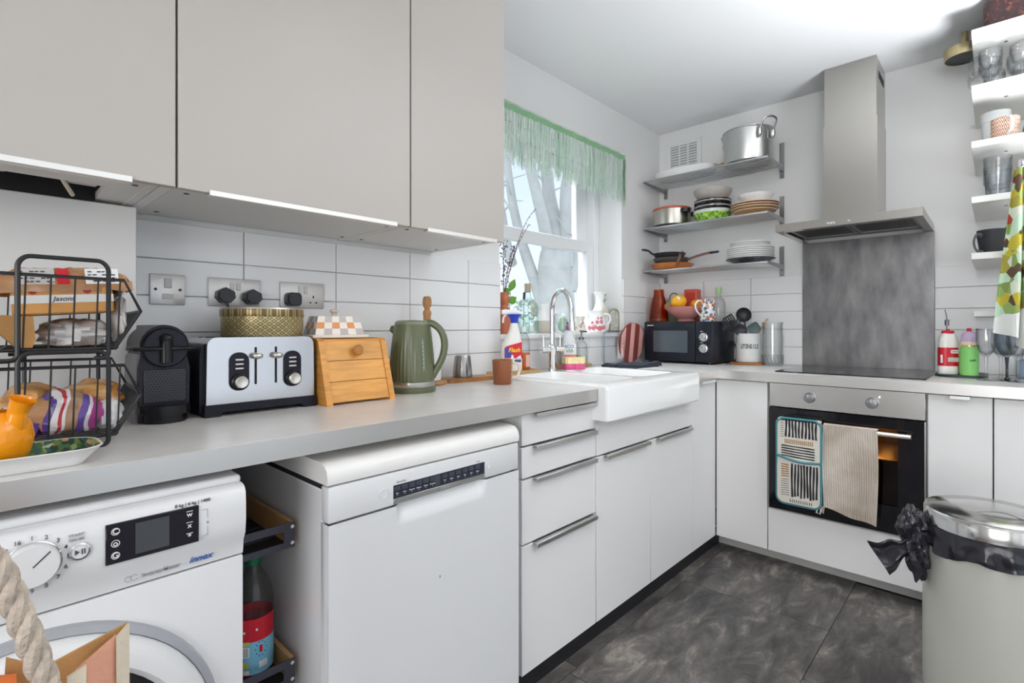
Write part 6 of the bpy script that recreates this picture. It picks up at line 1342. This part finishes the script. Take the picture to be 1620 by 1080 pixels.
def wineglass(lab, x, y, h_, r, bowlm, stemm, ribs=0, group='wine glasses right of the hob'):
    t = thing('wine_glass', lab, 'glass', (x, y, ZT), 0, group); c = (x, y, ZT+.0006); hb_ = h_*.45
    rf = (lambda a, z: 1+.02*abs(math.cos(a*ribs))) if ribs else None
    m = MB(); m.lathe([(.006, hb_), (r*.62, hb_+.016), (r*.95, hb_+.045), (r, hb_+.070), (r*.93, h_), (r*.91, h_), (r*.97, hb_+.070), (r*.9, hb_+.046), (r*.55, hb_+.018), (0, hb_+.006)], c, 48, rfun=rf); m.build('bowl', bowlm, t)
    m = MB(); m.lathe([(0, 0), (r*.92, 0), (r*.92, .0015), (.010, .005), (.0048, .014), (.0042, hb_*.6), (.007, hb_)], c, 32); m.build('stem', stemm, t); return t
wineglass('cut crystal wine glass, leftmost of the glasses by the green flask', .235, -1.016, .212, .033, WG, WG, 9)
wineglass('wine glass with a smoky grey stem behind the crystal one', .270, -1.078, .210, .040, thin_glass('grey_wine_bowl', (.80, .83, .86), 1.1, .42, (.35, .38, .42)), SMK)
wineglass('clear wine glass at the right frame edge on the worktop', .215, -1.108, .205, .033, WG, WG, 9)
wineglass('clear wine glass at the back beside the smoky one', .350, -1.060, .20, .033, WG, WG)
wineglass('second clear wine glass at the back by the wall', .420, -1.115, .20, .037, WG, WG)
bk = MB(); bk.box(.46, .54, -1.22, -1.11, ZT+.0005, ZT+.075, .008, 2); o = bk.build('blue_grey_box', pm('blue_grey_box', (.24, .32, .42), .5), loc=(.50, -1.16, ZT)); tag(o, 'blue-grey box behind the wine glasses at the right edge', 'box')

# ---------------- white open shelves above
SW = pm('white_shelf_laminate', (.79, .785, .76), .4); LX0, LX1, LY0, LY1 = .090, WX-.001, -1.95, -.975
LZ = [2.292, 2.072, 1.852, 1.634, 1.412, 1.190]; nm_ = ['top', 'second', 'third', 'fourth', 'fifth', 'lowest']; hold = ['holding the dark red tin', 'holding the stem glasses', 'holding the patterned mug', 'holding the stacked tumblers', 'holding the black cup', 'just above the wine glasses']
LT = .026
for z, n1, h1 in zip(LZ, nm_, hold):
    s = thing('white_shelf', '%s white shelf board at the right wall, %s' % (n1, h1), 'shelf', (.35, -1.46, z))
    d = LX0 if z > 1.3 else .30
    MB().box(d, LX1, LY0, LY1, z, z+LT, .0015).build('shelf_board', SW, s)
    if z > 1.5: MB().cyl((d+.14, -1.075, z), .006, -.0012, 10).build('screw_cap', pm('dark_screw_cap', (.10, .09, .08), .5), s)
T = [z+LT+.0005 for z in LZ]
tb = thing('red_tin_box', 'dark red speckled tin box on the top right shelf', 'box', (.20, -1.12, T[0]))
def speck(h): return h.ramp(h.noise(70, 5), [(.42, (.022, .006, .008)), (.58, (.045, .010, .009)), (.70, (.16, .045, .02))], 'LINEAR')
m = MB(); m.box(.120, .300, -1.30, -1.010, T[0], T[0]+.118, .022, 4); m.build('tin_body', node_mat('speckled_maroon', speck, .5), tb)
m = MB(); m.box(.200, .33, -1.0085, -.985, T[0], T[0]+.045, .004); o = m.build('white_box', pm('plain_white_box', (.74, .74, .73), .6), loc=(.26, -1.0, T[0])); tag(o, 'small plain white box at the left end of the top right shelf', 'box')
fx = thing('round_fitting', 'round brass-sided fitting with a dark face near the ceiling', 'fitting', (.42, -.93, 2.30))
c = (.40, -.945, 2.335); m = MB(); m.lathe([(0, .045), (.070, .045), (.072, .040), (.072, .0), (.068, .0)], c, 44); m.build('brass_side', pm('pale_brass', (.52, .43, .24), .3, .8), fx)
m = MB(); m.lathe([(.068, .0), (.066, .004), (0, .004)], c, 44); m.build('dark_face', pm('dark_fitting_face', (.035, .037, .042), .5), fx); m = MB(); m.cyl((c[0], c[1], c[2]+.045), .012, ZC-c[2]-.0455, 16); m.build('mounting_rod', MATS['pale_brass'], fx)
def tumbler(lab, x, y, z, h_=.125, r=.044, group='tumblers on the fourth right shelf'):
    c = (x, y, z); m = MB(); m.lathe([(0, .004), (r*.74, .0), (r*.80, .006), (r*.84, .055), (r*.95, .060), (r, h_), (r*.965, h_), (r*.90, .062), (r*.74, .014), (0, .012)], c, 60, rfun=lambda a, zz_: 1+(.03*abs(math.cos(a*5)) if zz_ < .056 else 0)); o = m.build('tumbler', WG, loc=c); return tag(o, lab, 'glass', group)
tumbler('faceted tumbler at the left end of the fourth right shelf, lower of two', .205, -1.050, T[3]); tumbler('faceted tumbler stacked in the one at the left end of the fourth right shelf', .205, -1.050, T[3]+.040)
tumbler('faceted tumbler further right on the fourth right shelf, beside the towel', .26, -1.150, T[3]); tumbler('faceted tumbler behind the stacked pair on the fourth right shelf', .33, -1.062, T[3])
def coupe(lab, x, y, z):
    t = thing('stem_glass', lab, 'glass', (x, y, z), 0, 'stem glasses on the second right shelf'); c = (x, y, z)
    m = MB(); m.lathe([(.005, .075), (.026, .082), (.036, .105), (.037, .125), (.035, .150), (.0335, .150), (.035, .124), (.024, .086), (0, .080)], c, 40); m.build('bowl', WG, t)
    m = MB(); m.lathe([(0, 0), (.032, 0), (.032, .0015), (.008, .005), (.004, .012), (.004, .07), (.006, .076)], c, 28); m.build('stem', WG, t)
for (x, y), lb in zip(((.17, -1.030), (.27, -1.028), (.19, -1.120), (.30, -1.112), (.42, -1.04), (.42, -1.13)), ('front left', 'second row left', 'front, right of the first', 'second row right', 'back left', 'back right')): coupe('clear stem glass on the second right shelf, %s' % lb, x, y, T[1])
for (z_, lb) in ((.045, 'lower'), (.105, 'upper')):
    c = (.165, -.985, T[1]+z_); m = MB(); m.lathe([(.036, 0), (.037, .03), (.030, .06), (.006, .075), (.004, .12), (.03, .125)], c, 36, axis='x'); 
    o = m.build('lying_glass', WG, loc=c); o.location.y -= .012; tag(o, '%s stem glass lying on its side at the left end of the second right shelf' % lb, 'glass')
mgp = thing('patterned_mug', 'mug with a red-brown zigzag pattern on the third right shelf', 'mug', (.170, -1.072, T[2]), -1.0)
m = MB(); m.lathe([(0, 0), (.038, 0), (.041, .003), (.043, .085), (.041, .086), (.039, .008), (0, .006)], (0, 0, 0), 40)
def zig(h):
    a = h.m('MULTIPLY', h.m('ARCTAN2', h.y, h.x), 2.6); tri = h.m('ABSOLUTE', h.m('SUBTRACT', h.m('FRACT', a), .5)); zz_ = h.m('ABSOLUTE', h.m('SUBTRACT', h.z, .043))
    return h.ramp(h.m('FRACT', h.m('ADD', h.m('MULTIPLY', tri, 3.2), h.m('MULTIPLY', zz_, 62.0))), [(0, (.72, .62, .52)), (.5, (.30, .085, .04))])
m.build('body', node_mat('zigzag_slip', zig, .4), mgp, local=True); m = MB(); m.tube(spline([(-.020, -.037, .072), (-.022, -.066, .070), (-.022, -.068, .030), (-.018, -.039, .016)], 5), .0055, 10); m.build('handle', CRG, mgp, local=True)
lathe_obj('white_cup', 'tall frosted white cup behind the zigzag mug', 'cup', (.285, -1.045, T[2]), [(0, 0), (.036, 0), (.039, .004), (.044, .11), (.046, .112), (.046, .150), (.044, .150), (.042, .11), (.036, .006), (0, .006)], pm('frosted_white', (.70, .72, .72), .4), 36)
m = MB(); m.lathe([(.0, .0), (.030, 0), (.036, .03), (.030, .06), (.012, .07), (.012, .08), (.016, .082), (0, .083)], (.23, -1.155, T[2]), 28); o = m.build('green_glass', thin_glass('green_tinted_glass', (.30, .62, .44), 1, .4), loc=(.23, -1.155, T[2])); tag(o, 'green glass bottle at the right frame edge on the third right shelf', 'bottle')
m = MB(); m.box(.36, .46, -1.075, -.985, T[2], T[2]+.052, .006, 2); o = m.build('leaf_print_tin', node_mat('leaf_print_tin', lambda h: h.ramp(h.noise(38, 3), [(0, (.70, .70, .66)), (.5, (.30, .32, .06)), (.6, (.10, .10, .03))]), .4), loc=(.41, -1.03, T[2])); tag(o, 'low tin with a green leaf print behind the white cup', 'tin')
bcp = thing('black_cup', 'large matt black cup at the left end of the fifth right shelf', 'cup', (.205, -1.036, T[4]), -.75); bcp.scale = (.84, .84, 1)
m = MB(); m.lathe([(0, 0), (.040, 0), (.046, .006), (.058, .075), (.0585, .098), (.056, .098), (.054, .07), (.042, .010), (0, .008)], (0, 0, 0), 44); m.build('body', pm('matt_black_stoneware', (.025, .026, .030), .5), bcp, local=True)
m = MB(); m.tube(spline([(-.052, 0, .072), (-.082, 0, .078), (-.096, 0, .048), (-.082, 0, .016), (-.045, 0, .010)], 6), [(.0045, .009)]*25, 10); m.build('handle', pm('dark_grey_stoneware', (.08, .085, .085), .5), bcp, local=True)
m = blob((.30, -1.09, T[4]+.055), (.035, .035, .060), 31, .3, 7, flat=T[4]); o = m.build('dried_herbs', pm('dried_herb_brown', (.20, .16, .09), .9, var=.4, vscale=60), loc=(.30, -1.09, T[4])); tag(o, 'brown dried herbs behind the black cup', 'herbs')

# printed tea towel hanging at the right edge
def birds(h):
    z = h.n.new('ShaderNodeTexVoronoi'); z.inputs['Scale'].default_value = 27; z.inputs['Randomness'].default_value = 1.0; h.l.new(h.vec, z.inputs['Vector']); s = h.n.new('ShaderNodeSeparateXYZ'); h.l.new(z.outputs['Color'], s.inputs[0])
    pat = h.ramp(s.outputs[0], [(0, (.28, .40, .12)), (.18, (.52, .44, .04)), (.32, (.10, .065, .035)), (.44, (.50, .68, .50)), (.62, (.22, .30, .08)), (.74, (.66, .70, .58)), (.86, (.36, .33, .06)), (.95, (.40, .07, .04))])
    mx = h.n.new('ShaderNodeMix'); mx.data_type = 'RGBA'; mx.inputs[6].default_value = (.78, .79, .76, 1)
    f = h.m('ADD', h.m('MULTIPLY', h.m('ADD', h.z, .08), 5.0), h.m('MULTIPLY', h.noise(9, 2), .9)); msk = h.m('GREATER_THAN', f, -.35); h.l.new(msk, mx.inputs[0]); h.l.new(pat, mx.inputs[7]); return mx.outputs[2]
tt = MB()
def towel(u, v):
    t = v; w_ = .045+.105*t; y = -1.118-.010*t+.0-w_*(u-.5)*1.0+.012*math.sin(u*13+t*2)*(.4+t); x = .0-.04*t+.022*math.sin(u*16+1.5*t)*(.5+t)
    zb = 1.725-.60*t-(.12*u if t > .8 else .12*u*t/.8*.8)*(.9 if u > .4 else .6)
    return (x, y, zb)
tt.grid(towel, 40, 34, .0018, (1, 0, 0)); o = tt.build('tea_towel', node_mat('bird_and_leaf_print', birds, .85), loc=(0, -1.12, 1.45)); tag(o, 'green and yellow bird-print tea towel hanging at the right edge', 'tea towel')
hk = MB(); hk.tube(spline([(.088, -1.118, 1.76), (.05, -1.118, 1.765), (.0, -1.118, 1.745), (-.005, -1.118, 1.73), (.004, -1.118, 1.722)], 5), .003, 8); hk.box(.0865, .0895, -1.128, -1.108, 1.655, 1.775); o = hk.build('towel_hook', CHROME, loc=(.05, -1.118, 1.75)); tag(o, 'chrome hook holding the printed tea towel', 'hook')

# waste bin with black liner
bn = thing('waste_bin', 'tall cream waste bin with a steel lid in front of the oven units', 'bin', (-.722, -1.042, 0))
BC_ = (-.722, -1.042); CRM = pm('cream_bin_enamel', (.47, .47, .42), .3)
m = MB(); m.lathe([(0, .004), (.140, .004), (.147, .012), (.149, .03), (.149, .572), (.146, .590)], (BC_[0], BC_[1], 0), 64); m.build('bin_body', CRM, bn)
m = MB(); m.lathe([(.148, .0), (.152, .001), (.152, .018), (.1495, .020)], (BC_[0], BC_[1], 0), 48); m.build('base_ring', BLACKP, bn)
m = MB(); m.lathe([(.144, .600), (.1465, .602), (.1465, .640), (.143, .645), (.134, .646), (.130, .649), (.06, .653), (0, .654)], (BC_[0], BC_[1], 0), 72); ld_ = m.build('lid', pm('scuffed_lid_steel', (.60, .60, .59), .16, 1.0, bump=.04, bscale=14), bn)
m = MB(); m.tube(spline([(BC_[0]-.055, BC_[1]+.03, .6528), (BC_[0]-.02, BC_[1]-.02, .6536), (BC_[0]-.05, BC_[1]-.06, .6526), (BC_[0]-.03, BC_[1]-.085, .6515)], 6), .0008, 5); m.build('hair_scratch', PRINT, ld_)
BAGM = pm('black_bin_liner', (.020, .020, .026), .22, bump=.35, bscale=28)
m = MB()
def skirt(u, v):
    a = 2*PI*u; f_ = .6+.5*mnoise.noise(Vector((math.cos(a)*2.2, math.sin(a)*2.2, 3.0))); dr_ = .032+.055*max(0, f_)*(1 if True else 0); r_ = .148+.006*v+.012*math.sin(a*17)*v*f_+.010*mnoise.noise(Vector((math.cos(a)*6, math.sin(a)*6, v*3)))*(.2+v)
    r_ = max(r_, .1502 if v > .15 else .146); return (BC_[0]+r_*math.cos(a), BC_[1]+r_*math.sin(a), .603-dr_*v)
m.grid(skirt, 120, 8, 0); bl_ = m.build('bin_liner', BAGM, bn)
def puff(c, r, sd): 
    m = blob(c, r, sd, .34, 7, 44, 28); return m
# gathered liner hanging out on the side towards the cooker
ca = Vector((-.805, -.870, 0))
m = MB(); blob((-.762, -.876, .568), (.048, .036, .055), 41, .26, 5.5, 44, 28, mb=m); blob((-.798, -.890, .515), (.040, .028, .066), 47, .28, 5, 44, 28, mb=m); m.build('liner_bulge', BAGM, bn)
def fan(u, v):
    a = Vector((-.800, -.890, .555)); c1 = Vector((-.815, -.770, .520)); c2 = Vector((-.835, -.835, .435)); e = c1.lerp(c2, v); p = a.lerp(e, u)
    return p+Vector((-.014, -.006, 0))*math.sin(v*9+u*2)*u+Vector((0, 0, .004))*math.sin(u*14)
m = MB(); m.grid(fan, 20, 14, .003, (-1, .3, 0)); m.build('liner_corner', BAGM, bn)

# oven glove and towel over the oven handle
gl_ = thing('oven_glove', 'double oven glove with black and white stripes and teal edging', 'oven glove', (-.06, -.397, .70))
GY0, GY1 = -.488, -.308     # right and left edges (y decreases to the right)
def slab(mb, x0, x1, y0, y1, z0, z1, r, low=0): mb.prism([(y, z) for y, z in rrect(y0, y1, z0, z1, r, 6)], x0, x1, 'x')
CRC = pm('cream_cotton', (.66, .62, .55), .9); TEAL = pm('teal_binding', (.06, .22, .26), .85); INK = pm('black_ink', (.018, .018, .026), .8); OCH = pm('ochre_ink', (.36, .20, .08), .85)
m = MB(); slab(m, -.066, -.054, GY0+.002, GY1-.002, .345, .728, .03); m.box(-.066, -.026, GY0+.004, GY1-.004, .716, .730, .004); m.box(-.037, -.026, GY0+.004, GY1-.004, .52, .716, .003); m.build('padded_body', CRC, gl_)
m = MB(); m.tube([(-.0625, y, z) for y, z in rrect(GY0, GY1, .342, .730, .032, 6)], .0055, 8, closed=True); m.build('edge_binding', TEAL, gl_)
m = MB(); slab(m, -.071, -.0665, GY0+.004, GY1-.004, .349, .545, .028); pk_ = m.build('pocket', CRC, gl_)
m = MB(); m.tube(spline([(-.070, GY1-.002, .560), (-.072, (GY0+GY1)/2+.03, .545), (-.072, (GY0+GY1)/2-.02, .540), (-.070, GY0+.002, .546)], 6), .0055, 8); m.build('pocket_binding', TEAL, gl_)
q = random.Random(11)
def strip_mesh(lst, x, mt, nm, par):
    m = MB()
    for (ya, za), (yb, zb_), wd in lst:
        d = Vector((0, yb-ya, zb_-za)); L = d.length; d.normalize(); s = Vector((0, -d.z, d.y))*wd/2; n_ = 6; vs = []
        for i in range(n_+1):
            t = i/n_; p = Vector((x, ya, za))+d*L*t+s*.30*math.sin(t*4+ya*90+za*40); k = 1+.14*math.sin(t*9+za*60+ya*70); vs += [p-s*k, p+s*k]
        m.add(vs, [(2*i, 2*i+2, 2*i+3, 2*i+1) for i in range(n_)])
    o = m.build(nm, mt, par, smooth=False); return stuff(o)
yl = lambda t: GY1-.012+(GY0-GY1+.024)*t
strip_mesh([((yl(.18+.086*k), .724), (yl(.18+.086*k), .646), .0082) for k in range(10)], -.0664, INK, 'black_stripes', gl_)
strip_mesh([((yl(.03), .716-.010*k), (yl(.12), .717-.010*k), .0022) for k in range(8)], -.0664, INK, 'fine_stripes', gl_)
strip_mesh([((yl(.16+.05*k), .636), (yl(.16+.05*k), .616), .0045) for k in range(15)], -.0664, OCH, 'ochre_dashes', gl_)
strip_mesh([((yl(.05), .607-.0115*k), (yl(.92), .603-.0115*k), .0058) for k in range(5)], -.0664, INK, 'wavy_stripes', gl_)
strip_mesh([((yl(.35+.079*k), .530-.002*(k % 2)), (yl(.35+.079*k), .378+.004*(k % 3)), .0082) for k in range(9)], -.0716, INK, 'pocket_stripes', pk_)
strip_mesh([((yl(.06), .520-.0105*k), (yl(.26), .521-.0105*k), .006) for k in range(6)], -.0716, OCH, 'ochre_block', pk_)
strip_mesh([((yl(.05), .452-.010*k), (yl(.27), .455-.010*k), .0024) for k in range(8)], -.0716, INK, 'fine_pocket_stripes', pk_)
strip_mesh([((yl(.30+.055*k), .368), (yl(.30+.055*k), .354), .003) for k in range(11)], -.0716, INK, 'hem_dashes', pk_)
def linen(h): return h.ramp(h.noise(7, 4), [(.32, (.40, .33, .265)), (.55, (.52, .455, .385)), (.75, (.60, .545, .475))], 'LINEAR')
TWM = node_mat('oatmeal_linen', linen, .95, bump=.3)
tw_ = thing('hand_towel', 'oatmeal ribbed hand towel hanging on the oven handle', 'towel', (-.06, -.59, .70))
def tfront(u, v):
    y = -.495-.195*u+.004*math.sin(v*4+u*3); zb = .322+.040*(1-u)+.004*math.sin(u*9); z = .719+(zb-.719)*v
    return (-.0585-.010*v*(.5+.5*math.sin(u*7+.6))-.0012*math.sin(u*150)-.006*math.sin(u*4)*v, y, z)
m = MB(); m.grid(tfront, 130, 16, .004, (1, 0, 0)); m.grid(lambda u, v: (-.0585+.0345*v, -.495-.195*u, .7185+.0035*math.sin(v*PI)), 20, 4, .002); m.grid(lambda u, v: (-.026, -.497-.19*u, .719-.27*v), 10, 6, .003, (1, 0, 0)); m.build('towelling', TWM, tw_)
m = MB(); m.tube([(-.056, -.492, .362), (-.058, -.488, .335), (-.056, -.494, .330), (-.056, -.498, .360)], .0028, 6); m.build('hanging_loop', TWM, tw_)
m = MB(); m.tube([(-.062, -.476, .352), (-.066, -.470, .330), (-.062, -.484, .326), (-.060, -.486, .350)], .003, 6); m.build('hanging_loop', CRC, gl_)

# ---------------- canvas tote with rope handle in the near left corner
to = thing('tote_bag', 'tan and salmon canvas tote bag with a thick rope handle, nearest the camera', 'bag', (-2.55, -.42, 0))
CANV = pm('tan_canvas', (.50, .27, .10), .9, bump=.3, bscale=160); SALM = pm('salmon_canvas', (.66, .33, .22), .9, bump=.3, bscale=160, var=.06, vscale=14); HEM = pm('cream_canvas_hem', (.62, .54, .42), .9, bump=.3, bscale=160); ORC = pm('orange_canvas', (.80, .20, .05), .9, bump=.2, bscale=160)
A = Vector((-2.529, -.45, .866)); Bm = Vector((-2.587, -.430, .842)); Cc = Vector((-2.612, -.43, .862)); Sp = Vector((-2.570, -.468, .848))
def sheet(m, P, nu=10, nv=10, th=.003, w_=.006):   # P: four corners a b c d (a-b top, d-c bottom)
    a, b, c, d = [Vector(p) for p in P]
    m.grid(lambda u, v: (a.lerp(b, u)).lerp(d.lerp(c, u), v)+Vector((0, 1, 0))*w_*math.sin(u*PI)*math.sin(v*2.5), nu, nv, th, (0, 1, 0))
m = MB(); sheet(m, (Cc, Bm, (-2.595, -.425, 0.01), (-2.66, -.425, .01)), w_=.003); sheet(m, (Bm, A, (-2.529, -.445, .01), (-2.595, -.425, .01)), w_=.003); m.build('back_panel', CANV, to)
m = MB(); sheet(m, (Sp, A+Vector((-.010, -.004, -.006)), (-2.541, -.470, .01), (-2.60, -.50, .01)), 14, 20, w_=-.004); m.build('front_panel', SALM, to)
m = MB(); sheet(m, (A+Vector((-.0105, -.0075, -.007)), A+Vector((.0, -.004, .001)), (-2.529, -.468, .01), (-2.5405, -.476, .01)), 3, 14, .004, w_=0); m.build('hem', HEM, to)
m = MB(); sheet(m, (Sp+Vector((-.006, -.004, -.002)), Sp+Vector((.007, -.004, .003)), (-2.59, -.508, .01), (-2.604, -.508, .01)), 3, 14, .004, w_=0); m.build('hem', HEM, to)
m = MB(); sheet(m, (Cc+Vector((-.03, -.01, .0)), Cc+Vector((.006, -.012, -.012)), (-2.60, -.46, .01), (-2.66, -.46, .01)), 8, 10); m.build('orange_panel', ORC, to)
def ropepts(): return spline([(-2.575, -.470, .785), (-2.590, -.472, .850), (-2.606, -.474, .915), (-2.622, -.474, .965), (-2.645, -.474, .985), (-2.675, -.474, .94), (-2.69, -.47, .82)], 8)
rp_ = ropepts(); m = MB()
for s in range(3):
    pts = []
    for i, p in enumerate(rp_):
        d = (rp_[min(i+1, len(rp_)-1)]-rp_[max(i-1, 0)]).normalized(); u_ = d.cross(Vector((0, 1, 0))).normalized(); v_ = d.cross(u_); a = i*.85+s*2*PI/3; pts.append(p+u_*.0045*math.cos(a)+v_*.0045*math.sin(a))
    m.tube(spline(pts, 2), .0056, 8)
m.build('rope_handle', pm('natural_rope', (.50, .42, .345), .9, bump=.7, bscale=220, var=.18, vscale=90), to)
# ---------------------------------------------------------------- lettering becomes real mesh
bpy.context.view_layer.update()
dg = bpy.context.evaluated_depsgraph_get()
for o in [o for o in C.objects if o.type == 'FONT']:
    me = bpy.data.meshes.new_from_object(o.evaluated_get(dg)); n_ = bpy.data.objects.new('lettering', me); COL.objects.link(n_)
    n_.parent = o.parent; n_.location = o.location; n_.rotation_euler = o.rotation_euler; n_.scale = o.scale
    bpy.data.objects.remove(o)
k = 0
for o in C.objects:
    if o.type == 'MESH' and o.name.startswith('lettering'): o.name = 'lettering'
